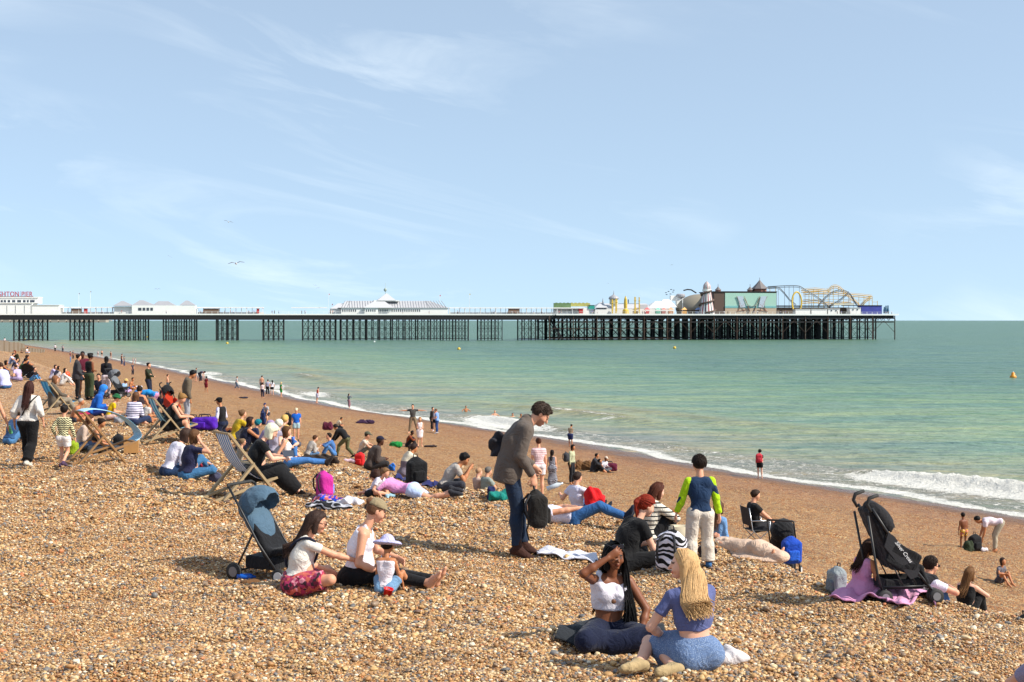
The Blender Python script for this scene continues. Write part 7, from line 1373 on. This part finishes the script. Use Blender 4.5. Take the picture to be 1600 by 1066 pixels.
# roller coasters
def tr(pts, v, n=24): return [pw(uat(x, v), v, zat(y, x, v)) for x, y in [(c[0], c[1]) for c in curve([(p_[0], p_[1], 0) for p_ in pts], n)]]
t_ = thing('roller_coaster', 'dark tracked roller coaster with a long sloping drop', 'roller coaster', 1280, 14)
for P_, v in (([(1200, 448), (1230, 446.5), (1248, 447), (1256, 451), (1280, 466), (1296, 480), (1302, 484)], 12), ([(1198, 449), (1215, 449), (1224, 456), (1234, 468), (1244, 476)], 20), ([(1278, 478), (1290, 464), (1304, 455), (1318, 453.5), (1328, 459), (1336, 472), (1342, 480)], 18), ([(1296, 478), (1310, 470), (1322, 460), (1326, 456)], 22)):
    prt('track', TRK, t_, lambda m: (m.tube(tr(P_, v), .22, 6), m.tube([(x, y, z - .7) for x, y, z in tr(P_, v)], .14, 5)))
prt('supports', plain('support_grey', (.30, .33, .36), .5), t_, lambda m: [m.tube([pw(uat(x, 14), 14, ZD), pw(uat(x, 14), 14, zat(y, x, 14))], .12, 5) for x, y in ((1216, 449), (1226, 447), (1233, 447), (1240, 447), (1249, 447), (1258, 453), (1268, 459), (1288, 466), (1296, 459), (1310, 455), (1326, 455), (1334, 470))])
t_ = thing('loop', 'bright yellow vertical coaster loop', 'coaster loop', 1245, 8); prt('loop_track', YEL, t_, lambda m: m.tube([pw(uat(1245 + 8 * math.sin(a), 8), 8 + 1.2 * a / PI, zat(473 - 16.5 * math.cos(a) * (1 if math.cos(a) > 0 else 1.05), 1245, 8)) for a in np.linspace(-PI * .98, PI * .98, 34)], .40, 7))
t_ = thing('wild_mouse', 'orange and yellow framework coaster with many uprights', 'roller coaster', 1310, 30)
for P_, v in (([(1252, 454), (1275, 452), (1292, 454), (1300, 448), (1308, 447.5), (1315, 452), (1325, 461), (1340, 474), (1346, 484)], 28), ([(1255, 458), (1280, 456), (1300, 457), (1320, 459), (1327, 460)], 32), ([(1327, 460), (1345, 461.5), (1363, 463.5)], 30), ([(1252, 472), (1275, 470), (1300, 474), (1330, 472)], 34), ([(1344, 478), (1352, 470), (1360, 464)], 32)):
    prt('track', ORG, t_, lambda m: (m.tube(tr(P_, v, 18), .26, 5), m.tube([(x, y, z - .9) for x, y, z in tr(P_, v, 18)], .22, 5), m.tube([(x, y, z + .7) for x, y, z in tr(P_, v, 18)], .10, 4)))
prt('upright', YEL, t_, lambda m: [m.tube([pw(uat(x, v), v, ZD), pw(uat(x, v), v, zat(y, x, v))], .14, 5) for v in (28, 36) for x, y in ((1203, 448), (1212, 449), (1258, 452), (1264, 453), (1271, 452), (1279, 454), (1287, 455), (1294, 452), (1302, 448), (1310, 449), (1318, 455), (1326, 460), (1334, 462), (1342, 463), (1350, 463), (1358, 464), (1363, 464), (1371, 470))])
prt('cross_rail', ORG, t_, lambda m: [m.tube([pw(uat(x0, 29), 29, zat(y, x0, 29)), pw(uat(x1, 29), 29, zat(y, x1, 29))], .09, 4) for x0, x1, y in ((1255, 1326, 463), (1255, 1335, 468), (1258, 1300, 460), (1326, 1363, 469), (1258, 1340, 474), (1200, 1212, 456), (1363, 1371, 472))])
for a, b, y, mt, lb in ((1243, 1266, 483.5, PW_, 'white hut at the left of the fairground hut row'), (1268, 1292, 483.5, PW_, 'white hut second in the fairground hut row'), (1294, 1312, 483, PW_, 'white hut with two round windows below the wild coaster'), (1328, 1345, 481.5, PW_, 'taller white hut with two dark windows'), (1346, 1378, 478, BLU, 'dark blue booth with painted front near the pier end')):
    t_ = thing('hut', lb, 'hut', a, 3); prt('wall', mt, t_, lambda m: pbox(m, a, b, y, 491, 3, 7)); prt('roof', IRON if mt is BLU else PW_, t_, lambda m: pbox(m, a - .5, b + .5, y - .6, y, 2.7, 7.3))
    if 'window' in lb:
        for k in (.3, .7): prt('window', GLS, t_, lambda m: pbox(m, a + (b - a) * k - .8, a + (b - a) * k + .8, y + 1.5, y + 3.5, 2.8, 2.95))
t_ = thing('ride_platform', 'dark raised ride platform under the coasters with cream canopy', 'platform', 1290, 12); prt('platform', IRON, t_, lambda m: pbox(m, 1214, 1300, 477.5, 479, 9, 26)); prt('panel', plain('platform_brown', (.14, .10, .07), .8, var=.5, scale=.5), t_, lambda m: pbox(m, 1214, 1345, 480.5, 490.8, 10, 10.4)); prt('canopy', plain('cream_canopy', (.6, .58, .45), .6), t_, lambda m: pbox(m, 1303, 1334, 474.5, 476.5, 8, 12)); prt('roof', IRON, t_, lambda m: pbox(m, 1322, 1378, 477, 478, 6, 12))
t_ = thing('blue_statues', 'cluster of tall blue figures at the very end of the pier', 'sculpture', 1384, 4); prt('figure', plain('blue_figures', (.02, .10, .18), .6, var=.5), t_, lambda m: [lat(m, px, 490, 4, [(.5, 0), (.55, 1.6), (.35, 2.6), (.3, h_)], 7) for px, h_ in ((1382, 3.2), (1384.5, 3.8), (1387.5, 3.9))])
for a, c, lb in ((1008, (.5, .05, .05), 'red ball-shaped stall left of the umbrellas'), (1045, (.45, .20, .08), 'orange ride car beside the dome tent'), (1025, (.10, .35, .25), 'green and yellow striped parasol stall'), (1066, (.6, .30, .06), 'yellow orange slide stall in front of the dome tent'), (1088, (.12, .2, .4), 'blue stall at the foot of the helter skelter'), (990, (.4, .25, .05), 'ochre fence stall under the rocket ride'), (1034, (.35, .12, .1), 'brown red stall between the parasols')):
    t_ = thing('fairground_stall', lb, 'stall', a, 4); mt = plain('stall' + str(a), c, .6, var=.4, scale=.8); prt('counter', mt, t_, lambda m: pbox(m, a, a + 7, 486, 490.5, 4, 6)); prt('awning', plain('awning' + str(a), tuple(min(1, x * 1.3 + .08) for x in c), .6), t_, lambda m: hip(m, a, a + 7, 484, 480.5, a + 3, a + 4, 4, 6, .2))
# visitors on the pier
SRC = []; SHN = ('red', 'white', 'black', 'blue')
for i, (c1, c2) in enumerate((('b03030', '202838'), ('d8d4dc', '2a3a5a'), ('1c1c24', '17171c'), ('4a60b8', 'c8c0b0'))):
    r_, _ = person((0, 640, 0), [0, 90, 180, 250][i], 'stand', 1.0, top=('tee', c1), bot=('trousers', c2), h=.055, label='x', group='visitors strolling on the pier deck'); SRC.append(r_)
def copy_tree(o, parent=None):
    c = o.copy(); COL.objects.link(c); c.parent = parent
    for ch in [x for x in o.children]: copy_tree(ch, c)
    return c
SPOTS = [(80, 'in front of the entrance building'), (112, 'at the brown hut'), (160, 'left of the small pavilion'), (190, 'at the grey left wing of the pavilion'), (250, 'before the windowless pavilion wall'), (315, 'just right of the pavilion'), (360, 'in the open stretch right of the pavilion'), (395, 'near the round red sign'), (430, 'midway between pavilion and hall'), (480, 'a little left of the long hall'), (525, 'at the left wing of the long hall'), (562, 'left of the hall porch'), (582, 'at the hall porch'), (622, 'right of the hall porch'), (665, 'at the right end of the hall'), (720, 'right of the hall by the shelter'), (765, 'above the four-legged trestle'), (803, 'at the grey brown stall'), (845, 'before the scalloped sign wall'), (880, 'below the green sign boards'), (935, 'by the teal booth'), (1010, 'at the foot of the marquee'), (1130, 'right of the helter skelter'), (1175, 'before the mural'), (1225, 'under the start of the coaster'), (1320, 'between the white huts'), (1390, 'at the very end of the pier')]
rv = random.Random(5); n_ = 0
for px, wh in SPOTS:
    for k in rv.sample(range(4), 3 if px > 300 else 2):
        v = rv.uniform(.8, 3.4) if px < 860 else rv.uniform(-.2, 2); o = SRC[k] if SRC[k]['label'] == 'x' else copy_tree(SRC[k]); tag(o, 'pier visitor in %s T-shirt %s' % (SHN[k], wh)); o.location = pw(uat(px + rv.uniform(-10, 10)), v, ZD + .01); o.rotation_euler = (0, 0, rv.uniform(0, 6))
# distant harbour wall, groyne, buoys, gulls
m = MB()
for i in range(26): x0 = (-150 + i * 12.5 - 800) / FPX * 5200; m.box((x0, 5200, 4.6), (24, 40, 9.2))
m.box(((10 - 800) / FPX * 5200, 5230, 6.5), (760, 20, 3)); m.build('harbour_wall', plain('far_stone', (.34, .30, .25), .9), None, label='low stone harbour wall on the horizon behind the pier', cat='harbour wall')
stone = plain('groyne_stone', (.22, .17, .12), .9, var=.35, scale=.6, bmp=.5)
for (x0, y0, x1, y1, hh, lb) in ((-20, 546, 34, 548, 1.35, 'weathered concrete groyne reaching into the sea on the far left'), (35, 549, 66, 550.5, .6, 'lower broken end of the groyne beside the water')):
    a = ground_at(x0, y0, 200); b = ground_at(x1, y1, 200); m = MB(); n = 7
    for i in range(n):
        p0 = a + (b - a) * i / n; p1 = a + (b - a) * (i + 1) / n; m.bar(p0 + Vector((0, 0, hh / 2 - .3)), p1 + Vector((-.25, 0, hh / 2 - .3)), 1.6, hh + .6 + .12 * (i % 3))
    m.build('groyne', stone, None, label=lb, cat='groyne')
for px, py, r_, lb in ((717, 546.5, .62, 'yellow mooring buoy floating between the hall and the bathers'), (1054, 544.5, .6, 'yellow buoy floating in front of the helter skelter'), (585, 534.5, .45, 'pale buoy just in front of the long hall'), (230, 527, .5, 'small buoy under the left half of the pier'), (355, 537.5, .62, 'orange yellow buoy left of the pier\'s middle'), (39, 531, .5, 'small yellow buoy behind the leftmost trestle')):
    Y_ = CAMZ * FPX / (py - HORIZ); ball_obj(((px - 800) / FPX * Y_, Y_, -.32), r_ * .85, YEL if r_ > .48 else PW_, 'buoy', lb, 'buoy', 'small buoys floating in the bay')
Y_ = CAMZ * FPX / 90.5; r_ = empty('buoy', ((1583 - 800) / FPX * Y_, Y_, -.2), 0, 1, label='larger orange yellow buoy near the right edge of the sea', cat='buoy'); m = MB(); m.lathe([(.3, 0), (.52, .2), (.5, .5), (.32, .62), (.28, .95), (.12, 1.1), (.001, 1.12)], n=18); m.build('float', plain('orange_buoy', hexc('d88a10'), .45), r_, True); m = MB(); m.tube([(0, 0, .9), (0, 0, 1.25)], .05, 6); m.build('ring', STEEL, r_, True)
GUL = plain('gull_white', (.55, .54, .52), .7); GUD = plain('gull_grey', (.12, .12, .13), .7)
def gull(px, py, wpx, bank, lb):
    Y_ = 1.35 * FPX / wpx; r_ = empty('seagull', ((px - 800) / FPX * Y_, Y_, CAMZ - (py - HORIZ) / FPX * Y_), R(bank * 2), 1, label=lb, cat='seagull', group='seagulls flying over the sea'); r_.rotation_euler = (R(8), R(bank), R(20))
    m = MB(); m.tube([(0, -.26, .0), (0, -.16, .01), (0, 0, 0), (0, .14, .02), (0, .22, .03), (0, .28, .02)], [.02, .06, .085, .06, .045, .01], 8); m.build('body', GUL, r_, True)
    for s_ in (-1, 1):
        m = MB(); pts = [(s_ * .04, .07, .02), (s_ * .30, .12, .13), (s_ * .62, -.02, .06), (s_ * .68, -.06, .04), (s_ * .55, -.08, .06), (s_ * .30, -.04, .11), (s_ * .05, -.09, .02)]
        m.poly([(x, y, z) for x, y, z in pts] + [(x, y, z + .018) for x, y, z in pts], [list(range(7)), list(range(13, 6, -1))] + [[i, (i + 1) % 7, (i + 1) % 7 + 7, i + 7] for i in range(7)]); m.build('wing', GUD, r_)
for a in ((369, 412, 26, -6, 'largest gull gliding above the left half of the pier'), (357, 347, 15, 12, 'dark gull highest in the sky on the left'), (246, 452, 9, 0, 'small gull just above the small pavilion'), (265, 401, 7, 30, 'tiny gull left of the largest one'), (394, 561, 9, 40, 'gull skimming the water left of the bathers'), (434, 564, 8, 0, 'gull low over the water beside the skimming one'), (950, 443, 5, 10, 'speck of a gull above the domed tower'), (1050, 414, 5, -20, 'speck of a gull left of the helter skelter'), (492, 446, 6, 10, 'tiny gull left of the long hall'), (497, 450, 6, -20, 'tiny gull a little lower left of the long hall')): gull(*a)
# ================================================================ PEBBLES (real stones close by, instanced on scattered points)
def scatter(n, y0, y1, dens_fall):
    Y = []; X = []
    rg = np.random.default_rng(11)
    yy_ = rg.uniform(y0, y1, n * 3); keep = rg.uniform(0, 1, n * 3) < (yy_ / y1) * np.minimum(1, (dens_fall / yy_) ** 2.2); yy_ = yy_[keep][:n]
    xx_ = rg.uniform(-.43, .43, len(yy_)) * yy_ + rg.uniform(-.6, .6, len(yy_)); return xx_, yy_
px_, py_ = scatter(1250000, 6.5, 40, 14)
tt = shore_t(px_, py_); k = tt < .22; px_, py_ = px_[k], py_[k]
pz_ = ground_z(px_, py_); rg = np.random.default_rng(4)
n = len(px_); size = np.exp(rg.normal(math.log(.0086), .34, n)) * np.clip(py_ / 16, 1, 1.45); size = np.where(rg.uniform(0, 1, n) < .010, size * 1.9, size)
size = size * (1 + .22 * np.sin(px_ * 1.1 + py_ * .5 + np.sin(py_ * .8)) * np.sin(px_ * .35 - py_ * .6 + 1)); size = np.clip(size, .005, .038)
me = bpy.data.meshes.new('pebbles'); me.vertices.add(n); me.vertices.foreach_set('co', np.stack([px_, py_, pz_ + size * (.05 + .95 * np.random.default_rng(8).uniform(0, 1, n) ** 1.5)], -1).astype(np.float32).ravel())
vattr(me, 'size', size); vattr(me, 'rx', rg.uniform(0, 6.28, n)); vattr(me, 'rz', rg.uniform(0, 6.28, n)); vattr(me, 'tint', rg.uniform(0, 1, n)); vattr(me, 'ax', rg.uniform(.75, 1.5, n)); vattr(me, 'az', rg.uniform(.45, .95, n))
me.update()
m, t, p = mat_new('pebble'); tn = N(t, 'ShaderNodeAttribute', attribute_name='tint', attribute_type='INSTANCER').outputs['Fac']
tc = N(t, 'ShaderNodeTexCoord').outputs['Object']
PB2 = [(0.0, hexc('94662f')), (.16, hexc('b08448')), (.30, hexc('c9a164')), (.45, hexc('ad7a3c')), (.60, hexc('d6bc90')), (.71, hexc('80664c')), (.79, hexc('6c6a6a')), (.87, hexc('e8dac0')), (.91, hexc('62402a')), (.955, hexc('c07038')), (.98, hexc('4a4a4e'))]
c_ = ramp(t, tn, PB2, 'CONSTANT'); nz = noise(t, tc, 2.2, 3)
t.links.new(mixc(t, nz, mixc(t, 1.0, c_, (.80, .76, .72), 'MULTIPLY'), mixc(t, .12, c_, (.95, .88, .76))), p.inputs['Base Color']); p.inputs['Roughness'].default_value = .5; p.inputs['Specular IOR Level'].default_value = .4
o = link('pebbles', me, m, kind='stuff', label='loose rounded beach pebbles in ochre cream and grey')
ng = bpy.data.node_groups.new('scatter_pebbles', 'GeometryNodeTree'); ng.interface.new_socket('Geometry', in_out='INPUT', socket_type='NodeSocketGeometry'); ng.interface.new_socket('Geometry', in_out='OUTPUT', socket_type='NodeSocketGeometry')
gi = ng.nodes.new('NodeGroupInput'); go = ng.nodes.new('NodeGroupOutput'); ico = ng.nodes.new('GeometryNodeMeshIcoSphere'); ico.inputs['Radius'].default_value = 1; ico.inputs['Subdivisions'].default_value = 2
sm = ng.nodes.new('GeometryNodeSetShadeSmooth'); sp_ = ng.nodes.new('GeometryNodeSetPosition'); nt = ng.nodes.new('ShaderNodeTexNoise'); nt.inputs['Scale'].default_value = 1.1; nt.inputs['Detail'].default_value = 1
vs = ng.nodes.new('ShaderNodeVectorMath'); vs.operation = 'SUBTRACT'; vs.inputs[1].default_value = (.5, .5, .5); vm = ng.nodes.new('ShaderNodeVectorMath'); vm.operation = 'SCALE'; vm.inputs['Scale'].default_value = .9
smt = ng.nodes.new('GeometryNodeSetMaterial'); smt.inputs['Material'].default_value = m; iop = ng.nodes.new('GeometryNodeInstanceOnPoints'); mtp = ng.nodes.new('GeometryNodeMeshToPoints')
def attr(nm): a = ng.nodes.new('GeometryNodeInputNamedAttribute'); a.data_type = 'FLOAT'; a.inputs['Name'].default_value = nm; return a.outputs['Attribute']
L_ = ng.links.new
L_(ico.outputs['Mesh'], sp_.inputs['Geometry']); L_(nt.outputs['Color'], vs.inputs[0]); L_(vs.outputs[0], vm.inputs[0]); L_(vm.outputs[0], sp_.inputs['Offset']); L_(sp_.outputs[0], sm.inputs[0]); L_(sm.outputs[0], smt.inputs[0]); L_(smt.outputs[0], iop.inputs['Instance'])
L_(gi.outputs[0], mtp.inputs[0]); L_(mtp.outputs[0], iop.inputs['Points'])
cr_ = ng.nodes.new('ShaderNodeCombineXYZ'); L_(attr('rx'), cr_.inputs[2]); tl_ = ng.nodes.new('ShaderNodeMath'); tl_.operation = 'SINE'; L_(attr('rz'), tl_.inputs[0]); t2_ = ng.nodes.new('ShaderNodeMath'); t2_.operation = 'MULTIPLY'; t2_.inputs[1].default_value = .5; L_(tl_.outputs[0], t2_.inputs[0]); L_(t2_.outputs[0], cr_.inputs[0]); L_(cr_.outputs[0], iop.inputs['Rotation'])
cs_ = ng.nodes.new('ShaderNodeCombineXYZ')
for i_, nm in enumerate(('ax', None, 'az')):
    if nm: q_ = ng.nodes.new('ShaderNodeMath'); q_.operation = 'MULTIPLY'; L_(attr('size'), q_.inputs[0]); L_(attr(nm), q_.inputs[1]); L_(q_.outputs[0], cs_.inputs[i_])
    else: L_(attr('size'), cs_.inputs[i_])
L_(cs_.outputs[0], iop.inputs['Scale']); L_(iop.outputs[0], go.inputs[0])
gm = o.modifiers.new('scatter', 'NODES'); gm.node_group = ng
